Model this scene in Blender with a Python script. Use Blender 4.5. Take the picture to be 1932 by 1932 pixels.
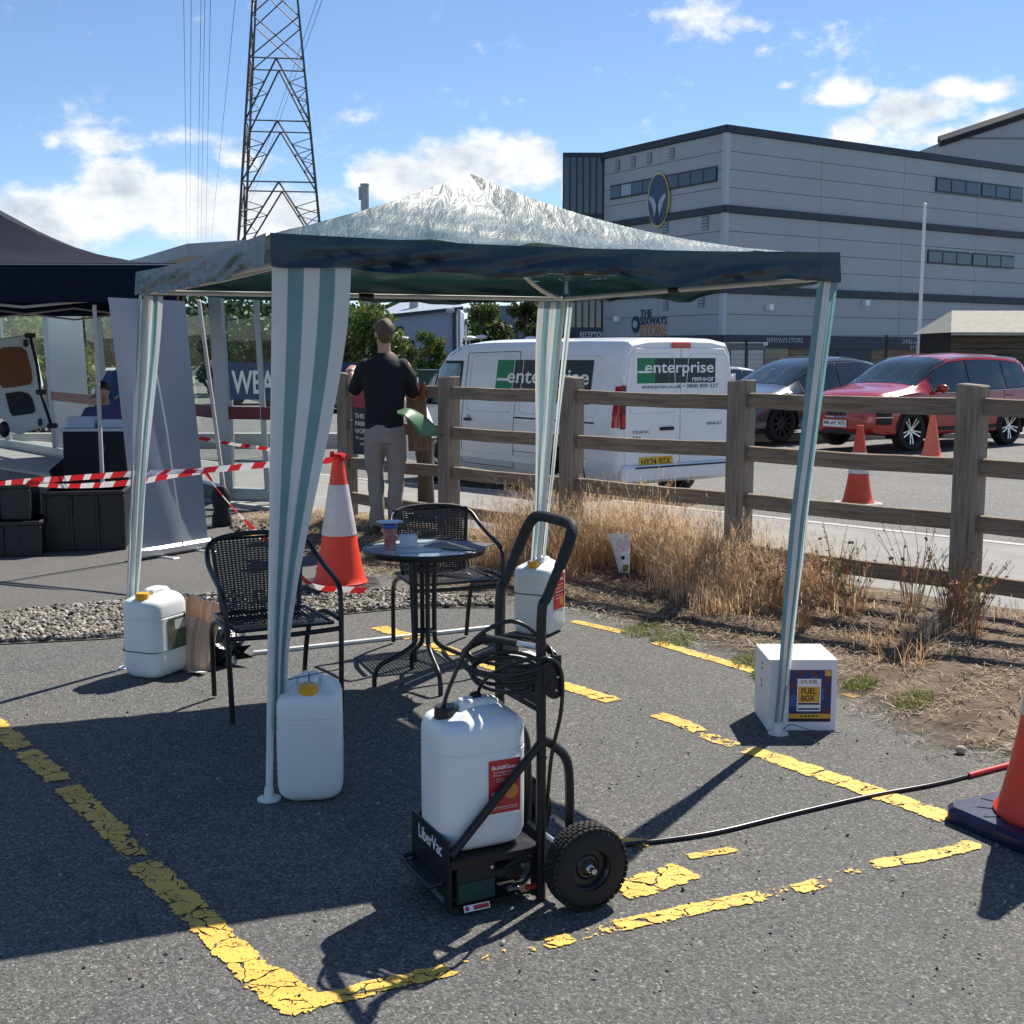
import bpy, bmesh, math, random
from math import sin, cos, pi, radians as R
from mathutils import Vector as V, Matrix as MX
from mathutils import noise as NZ
random.seed(7)
for o in list(bpy.data.objects): bpy.data.objects.remove(o)
scn = bpy.context.scene
C = scn.collection
# ------------------------------------------------------------------ camera
FOC, EYE = 2300.0, 1.65                      # focal length in pixels of a 1932 px wide picture, eye height
PITCH = math.atan(291/FOC)
cd = bpy.data.cameras.new('camera'); cam = bpy.data.objects.new('camera', cd); C.objects.link(cam)
cam.location = (0, 0, EYE); cam.rotation_euler = (pi/2-PITCH, 0, 0)
cd.sensor_width = 36; cd.lens = 36*FOC/1932; cd.clip_start = .05; cd.clip_end = 3000
scn.camera = cam
# ------------------------------------------------------------------ sky and sun
SUN_EL, SUN_AZ = R(50.5), math.atan2(.589, .81)
sd = bpy.data.lights.new('sun', 'SUN'); so = bpy.data.objects.new('sun', sd); C.objects.link(so)
sd.energy = 5.0; sd.angle = R(.53); sd.color = (1, .93, .82)
so.rotation_euler = V((cos(SUN_EL)*sin(SUN_AZ), cos(SUN_EL)*cos(SUN_AZ), sin(SUN_EL))).to_track_quat('Z', 'Y').to_euler()
so.location = (30, 40, 60)
scn.view_settings.view_transform = 'Standard'
scn.view_settings.look = 'None'
scn.view_settings.exposure = 0.68
scn.view_settings.gamma = 1
scn.cycles.max_bounces = 6; scn.cycles.diffuse_bounces = 3; scn.cycles.glossy_bounces = 3; scn.cycles.transmission_bounces = 4; scn.cycles.transparent_max_bounces = 12
def pray(u, v):
    x = (u-966)/FOC; y = -(v-966)/FOC
    return V((x, cos(PITCH)+y*sin(PITCH), -sin(PITCH)+y*cos(PITCH)))
def P(u, v, z=0.0):                          # picture point -> point on the level plane z
    d = pray(u, v); t = (z-EYE)/d.z; return V((d.x*t, d.y*t, z))
def A(u, v, Y):                              # picture point -> point at depth Y
    d = pray(u, v); t = Y/d.y; return V((d.x*t, Y, EYE+d.z*t))

wd = bpy.data.worlds.new('World'); scn.world = wd; wd.use_nodes = True
def build_sky():
    nt = wd.node_tree; N = nt.nodes; L = nt.links; N.clear()
    out = N.new('ShaderNodeOutputWorld'); bg = N.new('ShaderNodeBackground'); bg.inputs[1].default_value = .092
    sky = N.new('ShaderNodeTexSky'); sky.sky_type = 'NISHITA'; sky.sun_disc = False
    sky.sun_elevation = SUN_EL; sky.sun_rotation = SUN_AZ; sky.air_density = 1.0; sky.dust_density = .0; sky.ozone_density = 5; sky.altitude = 1500
    tc = N.new('ShaderNodeTexCoord'); sep = N.new('ShaderNodeSeparateXYZ'); L.new(tc.outputs['Generated'], sep.inputs[0])
    def m(op, a, b=None, c=None, clamp=False):
        n = N.new('ShaderNodeMath'); n.operation = op; n.use_clamp = clamp
        for i, q in enumerate((a, b, c)):
            if q is None: continue
            if isinstance(q, (int, float)): n.inputs[i].default_value = q
            else: L.new(q, n.inputs[i])
        return n.outputs[0]
    az = m('ARCTAN2', sep.outputs[0], sep.outputs[1]); el = m('ARCSINE', sep.outputs[2])
    cmb = N.new('ShaderNodeCombineXYZ'); L.new(az, cmb.inputs[0]); L.new(el, cmb.inputs[1])
    def noise(sc, det, ro, off=(0, 0, 0), st=(1, 1.5, 1)):
        mp = N.new('ShaderNodeMapping'); mp.inputs[1].default_value = off; mp.inputs[3].default_value = st; L.new(cmb.outputs[0], mp.inputs[0])
        n = N.new('ShaderNodeTexNoise'); n.inputs['Scale'].default_value = sc; n.inputs['Detail'].default_value = det; n.inputs['Roughness'].default_value = ro
        L.new(mp.outputs[0], n.inputs[0]); return n.outputs[0]
    nz = noise(13, 6, .62); nz2 = noise(13, 4, .6, (-.012, -.02, 0)); fine = noise(60, 3, .6, (3, 1, 0))
    # one soft ellipse per cumulus of the picture: centre u, v and half axes in pixels, weight
    blobs = [(110,405,210,55,1),(235,350,80,55,1),(330,390,150,70,1),(470,400,170,60,.9),(600,390,90,40,.6),(210,275,75,26,.5),(375,262,110,22,.42),(480,300,140,30,.4),
             (760,335,110,45,.9),(890,310,130,60,1),(985,305,80,52,1),(840,345,150,40,1),(1300,38,85,42,.62),(1380,45,45,18,.4),(1478,162,30,16,.5),(1570,180,70,28,.62),(1620,185,40,18,.5),
             (1730,205,95,38,.9),(1790,170,60,30,.7),(1600,245,50,24,.8),(1880,170,70,22,.55),(1790,255,120,30,.6),(1890,235,80,30,.6),(90,440,150,40,1),(1440,95,20,14,.3),(98,270,20,12,.25)]
    best = None
    for (u, v, ru, rv, wt) in blobs:
        d = pray(u, v).normalized(); a0 = math.atan2(d.x, d.y); e0 = math.asin(d.z)
        s1 = N.new('ShaderNodeVectorMath'); s1.operation = 'SUBTRACT'; L.new(cmb.outputs[0], s1.inputs[0]); s1.inputs[1].default_value = (a0, e0, 0)
        s2 = N.new('ShaderNodeVectorMath'); s2.operation = 'MULTIPLY'; L.new(s1.outputs[0], s2.inputs[0]); s2.inputs[1].default_value = (FOC/ru, FOC/rv, 0)
        s3 = N.new('ShaderNodeVectorMath'); s3.operation = 'LENGTH'; L.new(s2.outputs[0], s3.inputs[0])
        mk = m('MULTIPLY', m('SUBTRACT', 1.25, s3.outputs['Value'], clamp=False), wt)
        best = mk if best is None else m('MAXIMUM', best, mk)
    # the same kind of cumulus all round, outside the picture
    wide = noise(3.2, 3, .5, (5, 2, 0), (1, 2.2, 1))
    outside = m('MULTIPLY', m('GREATER_THAN', m('ABSOLUTE', az), .46), m('MULTIPLY', m('SUBTRACT', wide, .5), 3.2))
    lowel = m('SUBTRACT', 1.0, m('MULTIPLY', m('ABSOLUTE', m('SUBTRACT', el, .2)), 4.0))
    outside = m('MULTIPLY', outside, m('MAXIMUM', lowel, 0))
    best = m('MAXIMUM', m('MAXIMUM', best, outside), -.62)
    def dens(n):
        q = m('ADD', m('MULTIPLY', best, .78), m('MULTIPLY', m('SUBTRACT', n, .5), 1.7))
        q = m('ADD', q, m('MULTIPLY', m('SUBTRACT', fine, .5), .25))
        return q
    d1 = dens(nz)
    mr = N.new('ShaderNodeMapRange'); mr.interpolation_type = 'SMOOTHSTEP'; L.new(d1, mr.inputs[0]); mr.inputs[1].default_value = .10; mr.inputs[2].default_value = .50; mr.inputs[4].default_value = .94
    # shaded undersides: thick parts are greyer, the side towards the sun is lighter
    lit = m('ADD', .80, m('MULTIPLY', m('SUBTRACT', nz, nz2), 3.2), clamp=True)
    lit = m('SUBTRACT', lit, m('MULTIPLY', m('SUBTRACT', d1, .45, clamp=True), .16))
    cr = N.new('ShaderNodeMix'); cr.data_type = 'RGBA'; cr.inputs[6].default_value = (3.9, 4.4, 5.0, 1); cr.inputs[7].default_value = (7.2, 7.3, 7.3, 1); L.new(lit, cr.inputs[0])
    mix = N.new('ShaderNodeMix'); mix.data_type = 'RGBA'; L.new(mr.outputs[0], mix.inputs[0]); hs = N.new('ShaderNodeHueSaturation'); hs.inputs['Saturation'].default_value = .98; hs.inputs['Value'].default_value = .97; L.new(sky.outputs[0], hs.inputs['Color']); L.new(hs.outputs[0], mix.inputs[6]); L.new(cr.outputs[2], mix.inputs[7])
    L.new(mix.outputs[2], bg.inputs[0]); L.new(bg.outputs[0], out.inputs[0])
build_sky()
wd.cycles.sampling_method = 'MANUAL'; wd.cycles.sample_map_resolution = 256
# ------------------------------------------------------------------ helpers: meshes
class MB:
    def __init__(s): s.v = []; s.f = []; s.mi = []; s.col = []
    def add(s, vs, fs, mi=0, M=None, col=None):
        n = len(s.v)
        for q in vs: s.v.append(tuple(M @ V(q)) if M else tuple(q))
        for q in fs: s.f.append(tuple(i+n for i in q)); s.mi.append(mi)
        s.col.extend([col or (1, 1, 1)]*len(vs)); return s
    def box(s, c, d, mi=0, M=None, bev=0, col=None):
        hx, hy, hz = d[0]/2, d[1]/2, d[2]/2; x, y, z = c
        if not bev:
            vs = [(x+a*hx, y+b*hy, z+e*hz) for a in (-1, 1) for b in (-1, 1) for e in (-1, 1)]
            fs = [(0,1,3,2),(4,6,7,5),(0,4,5,1),(2,3,7,6),(0,2,6,4),(1,5,7,3)]
        else:
            b = min(bev, hx*.95, hy*.95, hz*.95); vs = []; ix = {}
            for a in (-1, 1):
                for q in (-1, 1):
                    for e in (-1, 1):
                        for k in range(3):
                            o = [b]*3; o[k] = 0; ix[a, q, e, k] = len(vs)
                            vs.append((x+a*(hx-o[0]), y+q*(hy-o[1]), z+e*(hz-o[2])))
            fs = []
            for a in (-1, 1):
                fs.append([ix[a,-1,-1,0], ix[a,1,-1,0], ix[a,1,1,0], ix[a,-1,1,0]][::a])
                fs.append([ix[-1,a,-1,1], ix[-1,a,1,1], ix[1,a,1,1], ix[1,a,-1,1]][::a])
                fs.append([ix[-1,-1,a,2], ix[1,-1,a,2], ix[1,1,a,2], ix[-1,1,a,2]][::a])
                for q in (-1, 1):
                    fs.append([ix[a,q,-1,0], ix[a,q,-1,1], ix[a,q,1,1], ix[a,q,1,0]][::a*q])
                    fs.append([ix[a,-1,q,0], ix[a,1,q,0], ix[a,1,q,2], ix[a,-1,q,2]][::a*q])
                    fs.append([ix[-1,a,q,1], ix[-1,a,q,2], ix[1,a,q,2], ix[1,a,q,1]][::a*q])
                    for e in (-1, 1): fs.append([ix[a,q,e,0], ix[a,q,e,1], ix[a,q,e,2]][::a*q*e])
        return s.add(vs, fs, mi, M, col)
    def tube(s, pts, r, seg=8, mi=0, M=None, closed=False, caps=True, col=None, flat=None):
        pts = [V(p) for p in pts]; n = len(pts); rs = r if isinstance(r, (list, tuple)) else [r]*n
        T = []
        for i in range(n):
            a = pts[i-1] if (i > 0 or closed) else pts[i]; b = pts[(i+1) % n] if (i < n-1 or closed) else pts[i]
            t = b-a; T.append(t.normalized() if t.length > 1e-9 else V((0, 0, 1)))
        u = T[0].orthogonal().normalized()
        if abs(T[0].z) < .95: u = T[0].cross(V((0, 0, 1))).normalized()
        vs = []
        for i in range(n):
            u = (u - T[i]*u.dot(T[i])).normalized(); w = T[i].cross(u)
            for k in range(seg):
                an = 2*pi*k/seg; fl = flat if flat else 1
                vs.append(pts[i]+u*(rs[i]*cos(an))+w*(rs[i]*fl*sin(an)))
        fs = []
        for i in range(n if closed else n-1):
            j = (i+1) % n
            for k in range(seg): l = (k+1) % seg; fs.append((i*seg+k, i*seg+l, j*seg+l, j*seg+k))
        if caps and not closed: fs.append(tuple(range(seg))[::-1]); fs.append(tuple((n-1)*seg+k for k in range(seg)))
        return s.add(vs, fs, mi, M, col)
    def lathe(s, prof, seg=24, mi=0, M=None, caps=True, col=None):
        vs = []; fs = []
        for (r, z) in prof:
            for k in range(seg): vs.append((r*cos(2*pi*k/seg), r*sin(2*pi*k/seg), z))
        for i in range(len(prof)-1):
            for k in range(seg): l = (k+1) % seg; fs.append((i*seg+k, i*seg+l, (i+1)*seg+l, (i+1)*seg+k))
        if caps:
            if prof[0][0] > 1e-4: fs.append(tuple(range(seg))[::-1])
            if prof[-1][0] > 1e-4: fs.append(tuple((len(prof)-1)*seg+k for k in range(seg)))
        return s.add(vs, fs, mi, M, col)
    def loft(s, rings, mi=0, M=None, caps=True, closed=True, col=None):
        n = len(rings[0]); vs = [p for r in rings for p in r]; fs = []
        for i in range(len(rings)-1):
            for k in range(n if closed else n-1): l = (k+1) % n; fs.append((i*n+k, i*n+l, (i+1)*n+l, (i+1)*n+k))
        if caps and closed: fs.append(tuple(range(n))[::-1]); fs.append(tuple((len(rings)-1)*n+k for k in range(n)))
        return s.add(vs, fs, mi, M, col)
    def prism(s, poly, z0, z1, mi=0, M=None, col=None):
        return s.loft([[(x, y, z0) for x, y in poly], [(x, y, z1) for x, y in poly]], mi, M, col=col)
    def grid(s, nu, nv, fn, mi=0, M=None, col=None, keep=None):
        vs = [fn(i/nu, j/nv) for j in range(nv+1) for i in range(nu+1)]
        fs = [(j*(nu+1)+i, j*(nu+1)+i+1, (j+1)*(nu+1)+i+1, (j+1)*(nu+1)+i) for j in range(nv) for i in range(nu) if keep is None or keep(i, j)]
        return s.add(vs, fs, mi, M, col)
    def ball(s, c, r, su=12, sv=8, mi=0, M=None, col=None):
        r = r if isinstance(r, (list, tuple)) else (r, r, r)
        pr = [(max(1e-5, sin(pi*i/sv)), -cos(pi*i/sv)) for i in range(sv+1)]
        Q = MX.Translation(c) @ MX.Diagonal((r[0], r[1], r[2], 1))
        return s.lathe(pr, su, mi, (M @ Q) if M else Q, caps=False, col=col)
def mesh(name, mb, mats, smooth=35, usecol=False):
    me = bpy.data.meshes.new(name); me.from_pydata(mb.v, [], mb.f)
    for q in (mats if isinstance(mats, (list, tuple)) else [mats]): me.materials.append(q)
    if any(mb.mi): me.polygons.foreach_set('material_index', mb.mi)
    if usecol:
        ca = me.color_attributes.new('col', 'FLOAT_COLOR', 'POINT'); fl = []
        for q in mb.col: fl.extend((q[0], q[1], q[2], 1))
        ca.data.foreach_set('color', fl)
    me.update()
    if smooth:
        me.polygons.foreach_set('use_smooth', [True]*len(me.polygons)); me.set_sharp_from_angle(angle=R(smooth))
    return me
def obj(name, mb, mats, parent=None, smooth=35, loc=None, rz=0, usecol=False, M=None):
    me = mesh(name, mb, mats, smooth, usecol) if isinstance(mb, MB) else mb
    o = bpy.data.objects.new(name, me); C.objects.link(o)
    if parent: o.parent = parent
    if loc is not None: o.location = loc
    if rz: o.rotation_euler.z = rz
    if M is not None: o.matrix_local = M
    return o
def tag(o, label, cat, group=None, kind=None):
    o['label'] = label; o['category'] = cat
    if group: o['group'] = group
    if kind: o['kind'] = kind
    return o
def thing(name, label, cat, loc=(0, 0, 0), rz=0, group=None):
    o = bpy.data.objects.new(name, None); C.objects.link(o); o.location = loc; o.rotation_euler = (0, 0, rz); o.empty_display_size = .1
    return tag(o, label, cat, group)
def struct(name, mb, m, smooth=35, usecol=False):
    o = obj(name, mb, m, None, smooth, usecol=usecol); o['kind'] = 'structure'; return o
def copy_tree(o, parent=None):
    c = o.copy(); C.objects.link(c); c.parent = parent
    for ch in list(o.children): copy_tree(ch, c)
    return c
def bez(pts, n=8):                            # Catmull-Rom through the points
    pts = [V(p) for p in pts]; out = []
    for i in range(len(pts)-1):
        a = pts[max(i-1, 0)]; b = pts[i]; c_ = pts[i+1]; d = pts[min(i+2, len(pts)-1)]
        for k in range(n):
            t = k/n; out.append(.5*((2*b)+(c_-a)*t+(2*a-5*b+4*c_-d)*t*t+(3*b-a-3*c_+d)*t**3))
    out.append(pts[-1]); return out
def rrect(w, h, r, n=4, cx=0, cy=0):          # rounded rectangle outline, counter-clockwise
    out = []
    for (sx, sy, a0) in ((1, -1, -90), (1, 1, 0), (-1, 1, 90), (-1, -1, 180)):
        for k in range(n+1):
            a = R(a0+90*k/n); out.append((cx+sx*(w/2-r)+r*cos(a), cy+sy*(h/2-r)+r*sin(a)))
    return out
def text_mesh(s, size, width=None, height=None, bold=0.0, extrude=.001):
    cu = bpy.data.curves.new('t', 'FONT'); cu.body = s; cu.size = size; cu.align_x = 'CENTER'; cu.align_y = 'CENTER'; cu.offset = bold*size; cu.extrude = extrude; cu.resolution_u = 3
    o = bpy.data.objects.new('t', cu); me = bpy.data.meshes.new_from_object(o); bpy.data.objects.remove(o); bpy.data.curves.remove(cu)
    if me.vertices:
        xs = [q.co.x for q in me.vertices]; ys = [q.co.y for q in me.vertices]
        cx, cy = (min(xs)+max(xs))/2, (min(ys)+max(ys))/2; fx = width/(max(xs)-min(xs)) if width else 1; fy = height/(max(ys)-min(ys)) if height else fx
        if not width: fx = fy
        for q in me.vertices: q.co.x = (q.co.x-cx)*fx; q.co.y = (q.co.y-cy)*fy
    return me
def text(name, s, m, parent, M, width=None, height=None, bold=0.0, extrude=.001):
    me = text_mesh(s, .2, width, height, bold, extrude); me.materials.append(m); me.name = name
    return obj(name, me, m, parent, M=M)
def face_M(o, xdir, up=V((0, 0, 1))):         # matrix whose local x runs along xdir, y along up, z out of the face
    x = V(xdir).normalized(); y = V(up).normalized(); z = x.cross(y).normalized(); y = z.cross(x)
    return MX(((x.x, y.x, z.x, o[0]), (x.y, y.y, z.y, o[1]), (x.z, y.z, z.z, o[2]), (0, 0, 0, 1)))
# ------------------------------------------------------------------ helpers: materials
MATS = {}
def mat(name, col=(.5, .5, .5), rough=.5, metal=0.0, spec=.5, var=0.0, vscale=6, bump=0.0, bscale=60, coat=0, trans=0.0, vcol=None, vmap=None, sss=0, usecol=False, ior=1.45, alpha=None, stretch=None, det=5, rvar=0):
    if name in MATS: return MATS[name]
    m = bpy.data.materials.new(name); m.use_nodes = True; MATS[name] = m
    nt = m.node_tree; N = nt.nodes; L = nt.links; b = N['Principled BSDF']
    b.inputs['Base Color'].default_value = (*col, 1); b.inputs['Roughness'].default_value = rough; b.inputs['Metallic'].default_value = metal
    b.inputs['Specular IOR Level'].default_value = spec; b.inputs['IOR'].default_value = ior
    if coat: b.inputs['Coat Weight'].default_value = coat; b.inputs['Coat Roughness'].default_value = .04
    if sss: b.inputs['Subsurface Weight'].default_value = sss; b.inputs['Subsurface Radius'].default_value = (.05, .05, .045)
    if alpha is not None: b.inputs['Alpha'].default_value = alpha
    src = None
    if var or bump or rvar:
        tc = N.new('ShaderNodeTexCoord'); co = tc.outputs['Object']
        if stretch: mp = N.new('ShaderNodeMapping'); mp.inputs[3].default_value = stretch; L.new(co, mp.inputs[0]); co = mp.outputs[0]
    if usecol:
        at = N.new('ShaderNodeAttribute'); at.attribute_name = 'col'; src = at.outputs['Color']
    if var:
        n = N.new('ShaderNodeTexNoise'); n.inputs['Scale'].default_value = vscale; n.inputs['Detail'].default_value = det; n.inputs['Roughness'].default_value = .6; L.new(co, n.inputs[0])
        mr = N.new('ShaderNodeMapRange'); mr.inputs[1].default_value = .28; mr.inputs[2].default_value = .72; L.new(n.outputs[0], mr.inputs[0])
        mx = N.new('ShaderNodeMix'); mx.data_type = 'RGBA'; L.new(mr.outputs[0], mx.inputs[0])
        if usecol:
            mx.blend_type = 'MULTIPLY'; mx.inputs[0].default_value = 1; sc = N.new('ShaderNodeMapRange'); L.new(n.outputs[0], sc.inputs[0]); sc.inputs[1].default_value = .25; sc.inputs[2].default_value = .75; sc.inputs[3].default_value = 1-var; sc.inputs[4].default_value = 1+var
            for l in list(mx.inputs[0].links): L.remove(l)
            L.new(src, mx.inputs[6]); L.new(sc.outputs[0], mx.inputs[7])
        else:
            c2 = vcol or tuple(min(1, q*(1+var)) for q in col); c1 = col if vcol else tuple(q*(1-var) for q in col)
            mx.inputs[6].default_value = (*c1, 1); mx.inputs[7].default_value = (*c2, 1)
        src = mx.outputs[2]
    if src is not None: L.new(src, b.inputs['Base Color'])
    if rvar:
        n = N.new('ShaderNodeTexNoise'); n.inputs['Scale'].default_value = vscale*1.7; n.inputs['Detail'].default_value = 4; L.new(co, n.inputs[0])
        mr = N.new('ShaderNodeMapRange'); mr.inputs[1].default_value = .3; mr.inputs[2].default_value = .7; mr.inputs[3].default_value = max(.02, rough-rvar); mr.inputs[4].default_value = min(1, rough+rvar); L.new(n.outputs[0], mr.inputs[0]); L.new(mr.outputs[0], b.inputs['Roughness'])
    if bump:
        n = N.new('ShaderNodeTexNoise'); n.inputs['Scale'].default_value = bscale; n.inputs['Detail'].default_value = 4; L.new(co, n.inputs[0])
        bp = N.new('ShaderNodeBump'); bp.inputs['Strength'].default_value = min(1, bump); bp.inputs['Distance'].default_value = .01*max(1, bump); L.new(n.outputs[0], bp.inputs['Height']); L.new(bp.outputs[0], b.inputs['Normal'])
    if trans:
        tr = N.new('ShaderNodeBsdfTranslucent'); ms = N.new('ShaderNodeMixShader'); ms.inputs[0].default_value = trans
        tr.inputs[0].default_value = (*col, 1)
        if src is not None: L.new(src, tr.inputs[0])
        o = N['Material Output']; L.new(b.outputs[0], ms.inputs[1]); L.new(tr.outputs[0], ms.inputs[2]); L.new(ms.outputs[0], o.inputs[0])
    return m
def glass(name, tint=(.8, .9, .9), alpha=.25, rough=.02):   # a thin pane: mirror-like reflection over a see-through tint
    if name in MATS: return MATS[name]
    m = bpy.data.materials.new(name); m.use_nodes = True; MATS[name] = m
    nt = m.node_tree; N = nt.nodes; L = nt.links; N.remove(N['Principled BSDF'])
    gl = N.new('ShaderNodeBsdfGlossy'); gl.inputs['Roughness'].default_value = rough; gl.inputs[0].default_value = (.9, .95, 1, 1)
    tr = N.new('ShaderNodeBsdfTransparent'); tr.inputs[0].default_value = (*tint, 1)
    fr = N.new('ShaderNodeFresnel'); fr.inputs[0].default_value = 1.5
    ad = N.new('ShaderNodeMath'); ad.operation = 'ADD'; ad.use_clamp = True; ad.operation = 'MULTIPLY_ADD'; ad.inputs[1].default_value = .5; ad.inputs[2].default_value = alpha; L.new(fr.outputs[0], ad.inputs[0])
    ms = N.new('ShaderNodeMixShader'); L.new(ad.outputs[0], ms.inputs[0]); L.new(tr.outputs[0], ms.inputs[1]); L.new(gl.outputs[0], ms.inputs[2]); L.new(ms.outputs[0], N['Material Output'].inputs[0])
    return m
def asphalt(name, base, fleck, warm, sc=1.0):
    m = bpy.data.materials.new(name); m.use_nodes = True; MATS[name] = m
    nt = m.node_tree; N = nt.nodes; L = nt.links; b = N['Principled BSDF']; b.inputs['Roughness'].default_value = .85; b.inputs['Specular IOR Level'].default_value = .35
    tc = N.new('ShaderNodeTexCoord'); co = tc.outputs['Object']
    vo = N.new('ShaderNodeTexVoronoi'); vo.inputs['Scale'].default_value = 130*sc; L.new(co, vo.inputs[0])
    wn = N.new('ShaderNodeTexWhiteNoise'); L.new(vo.outputs['Position'], wn.inputs[0])
    rp = N.new('ShaderNodeValToRGB'); L.new(wn.outputs[0], rp.inputs[0]); e = rp.color_ramp.elements
    e[0].position = 0; e[0].color = (*[q*.45 for q in base], 1); e[1].position = 1; e[1].color = (*fleck, 1)
    for p, q in ((.35, [x*.8 for x in base]), (.75, [x*1.25 for x in base]), (.93, [x*1.7 for x in base])): k = e.new(p); k.color = (*q, 1)
    n = N.new('ShaderNodeTexNoise'); n.inputs['Scale'].default_value = .7; n.inputs['Detail'].default_value = 8; n.inputs['Roughness'].default_value = .65; L.new(co, n.inputs[0])
    mr = N.new('ShaderNodeMapRange'); mr.inputs[1].default_value = .3; mr.inputs[2].default_value = .7; L.new(n.outputs[0], mr.inputs[0])
    mx = N.new('ShaderNodeMix'); mx.data_type = 'RGBA'; mx.blend_type = 'MULTIPLY'; mx.inputs[0].default_value = 1
    tn = N.new('ShaderNodeMix'); tn.data_type = 'RGBA'; L.new(mr.outputs[0], tn.inputs[0]); tn.inputs[6].default_value = (.82, .84, .86, 1); tn.inputs[7].default_value = (*warm, 1)
    L.new(rp.outputs[0], mx.inputs[6]); L.new(tn.outputs[2], mx.inputs[7]); L.new(mx.outputs[2], b.inputs['Base Color'])
    n3 = N.new('ShaderNodeTexNoise'); n3.inputs['Scale'].default_value = 2.3; n3.inputs['Detail'].default_value = 3; n3.inputs['Distortion'].default_value = 1.2; L.new(co, n3.inputs[0])
    st = N.new('ShaderNodeMapRange'); L.new(n3.outputs[0], st.inputs[0]); st.inputs[1].default_value = .60; st.inputs[2].default_value = .74; st.inputs[3].default_value = 1; st.inputs[4].default_value = .80
    sx_ = N.new('ShaderNodeMix'); sx_.data_type = 'RGBA'; sx_.blend_type = 'MULTIPLY'; sx_.inputs[0].default_value = 1; L.new(mx.outputs[2], sx_.inputs[6]); L.new(st.outputs[0], sx_.inputs[7]); L.new(sx_.outputs[2], b.inputs['Base Color'])
    ed = N.new('ShaderNodeTexVoronoi'); ed.feature = 'DISTANCE_TO_EDGE'; ed.inputs['Scale'].default_value = 130*sc; L.new(co, ed.inputs[0])
    ht = N.new('ShaderNodeMath'); ht.operation = 'MULTIPLY'; L.new(wn.outputs[0], ht.inputs[0]); L.new(ed.outputs[0], ht.inputs[1])
    bp = N.new('ShaderNodeBump'); bp.inputs['Strength'].default_value = .9; bp.inputs['Distance'].default_value = .009; L.new(ht.outputs[0], bp.inputs['Height']); L.new(bp.outputs[0], b.inputs['Normal'])
    return m
# ------------------------------------------------------------------ palette
white_paint = mat('white_paint', (.78, .79, .80), .28, coat=.5, var=.03, vscale=2)
black_metal = mat('black_metal', (.012, .012, .014), .38, rvar=.1, var=.2, vscale=12, bump=.04, bscale=300)
black_plastic = mat('black_plastic', (.018, .018, .02), .5, bump=.08, bscale=200, var=.2)
steel = mat('steel', (.62, .63, .64), .3, .9, rvar=.1)
galv = mat('galvanised_steel', (.36, .37, .39), .5, .4, var=.15, vscale=4)
white_tube = mat('white_tube', (.72, .73, .72), .35, var=.08, vscale=9)
rubber = mat('rubber', (.017, .017, .017), .75, var=.35, vscale=14, bump=.1, bscale=120)
dark_glass = mat('dark_glass', (.012, .018, .024), .05, spec=.9, coat=.3)
white_ink = mat('white_ink', (.82, .82, .82), .5)
black_ink = mat('black_ink', (.015, .015, .02), .5)
orange_plastic = mat('orange_plastic', (.78, .055, .025), .42, var=.12, vscale=5, bump=.05, bscale=90, sss=.05)
reflective = mat('reflective_sleeve', (.62, .60, .60), .4, var=.12, vscale=10, bump=.1, bscale=160)
red_lamp = mat('red_lamp', (.42, .008, .012), .12, coat=.6)
navy_cloth = mat('navy_cloth', (.006, .009, .024), .85, spec=.25, var=.25, vscale=3, bump=.25, bscale=25, trans=.04)

# ------------------------------------------------------------------ ground
FE = P(1817, 1152, .13); FA = P(657, 975, .13); FE.z = FA.z = 0
FD = (FA-FE).normalized(); FN = V((-FD.y, FD.x, 0)); FN = FN if FN.y > 0 else -FN; FLEN = (FA-FE).length
def fence_xy(s, off, z=0): q = FE+FD*s+FN*off; return V((q.x, q.y, z))
def so_(p): q = V((p[0], p[1], 0))-FE; return q.dot(FD), q.dot(FN)
edge_px = [(2600, 1560), (1932, 1450), (1770, 1428), (1610, 1340), (1440, 1266), (1250, 1200), (1080, 1153), (940, 1132), (720, 1092), (570, 1045), (500, 1000)]
edge_so = sorted(so_(P(u, v)) for u, v in edge_px)
def edge_off(s):
    if s <= edge_so[0][0]: return edge_so[0][1]
    for (a, b) in zip(edge_so, edge_so[1:]):
        if s <= b[0]: t = (s-a[0])/(b[0]-a[0]); return a[1]+(b[1]-a[1])*t
    return edge_so[-1][1]
def sm(a, b, x): t = max(0, min(1, (x-a)/(b-a))); return t*t*(3-2*t)
PAV0, PAV1 = .25, 3.0
def road_z(x): return max(-.13, min(.07, -.10+.02*x))
def pav_z(s): return .10-.085*sm(FLEN+.3, FLEN+3, s)
def verge_z(s, off):
    e = edge_off(s); t = sm(0, 1, (off-e)/max(.25, min(1.6, (-.15-e))))
    return .125*t*(1-sm(FLEN+.4, FLEN+1.6, s))+.004
def gz(x, y):
    s, o = so_((x, y))
    if o > PAV1+.12: return road_z(x)
    if o > PAV0: return pav_z(s)
    if s < FLEN+1.6 and o > edge_off(s): return verge_z(s, o)
    return 0.0
m_park = asphalt('car_park_asphalt', (.112, .113, .110), (.31, .305, .285), (1.07, 1.03, .98))
m_road = asphalt('road_asphalt', (.15, .15, .145), (.42, .40, .37), (1.08, 1.04, 1.0), .8)
m_path = asphalt('smooth_asphalt', (.13, .13, .128), (.22, .21, .2), (1.06, 1.02, .97), 1.6)
m_pave = mat('pavement_tarmac', (.24, .235, .225), .9, var=.16, vscale=3, bump=.3, bscale=150)
m_kerb = mat('kerb_concrete', (.40, .39, .37), .85, var=.14, vscale=5, bump=.2, bscale=90)
m_soil = mat('dry_soil', (.075, .050, .035), .95, var=1, vcol=(.185, .135, .095), vscale=5, bump=1.0, bscale=70)
m_far = mat('far_ground', (.13, .14, .09), .95, var=.3, vscale=.2)

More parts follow.
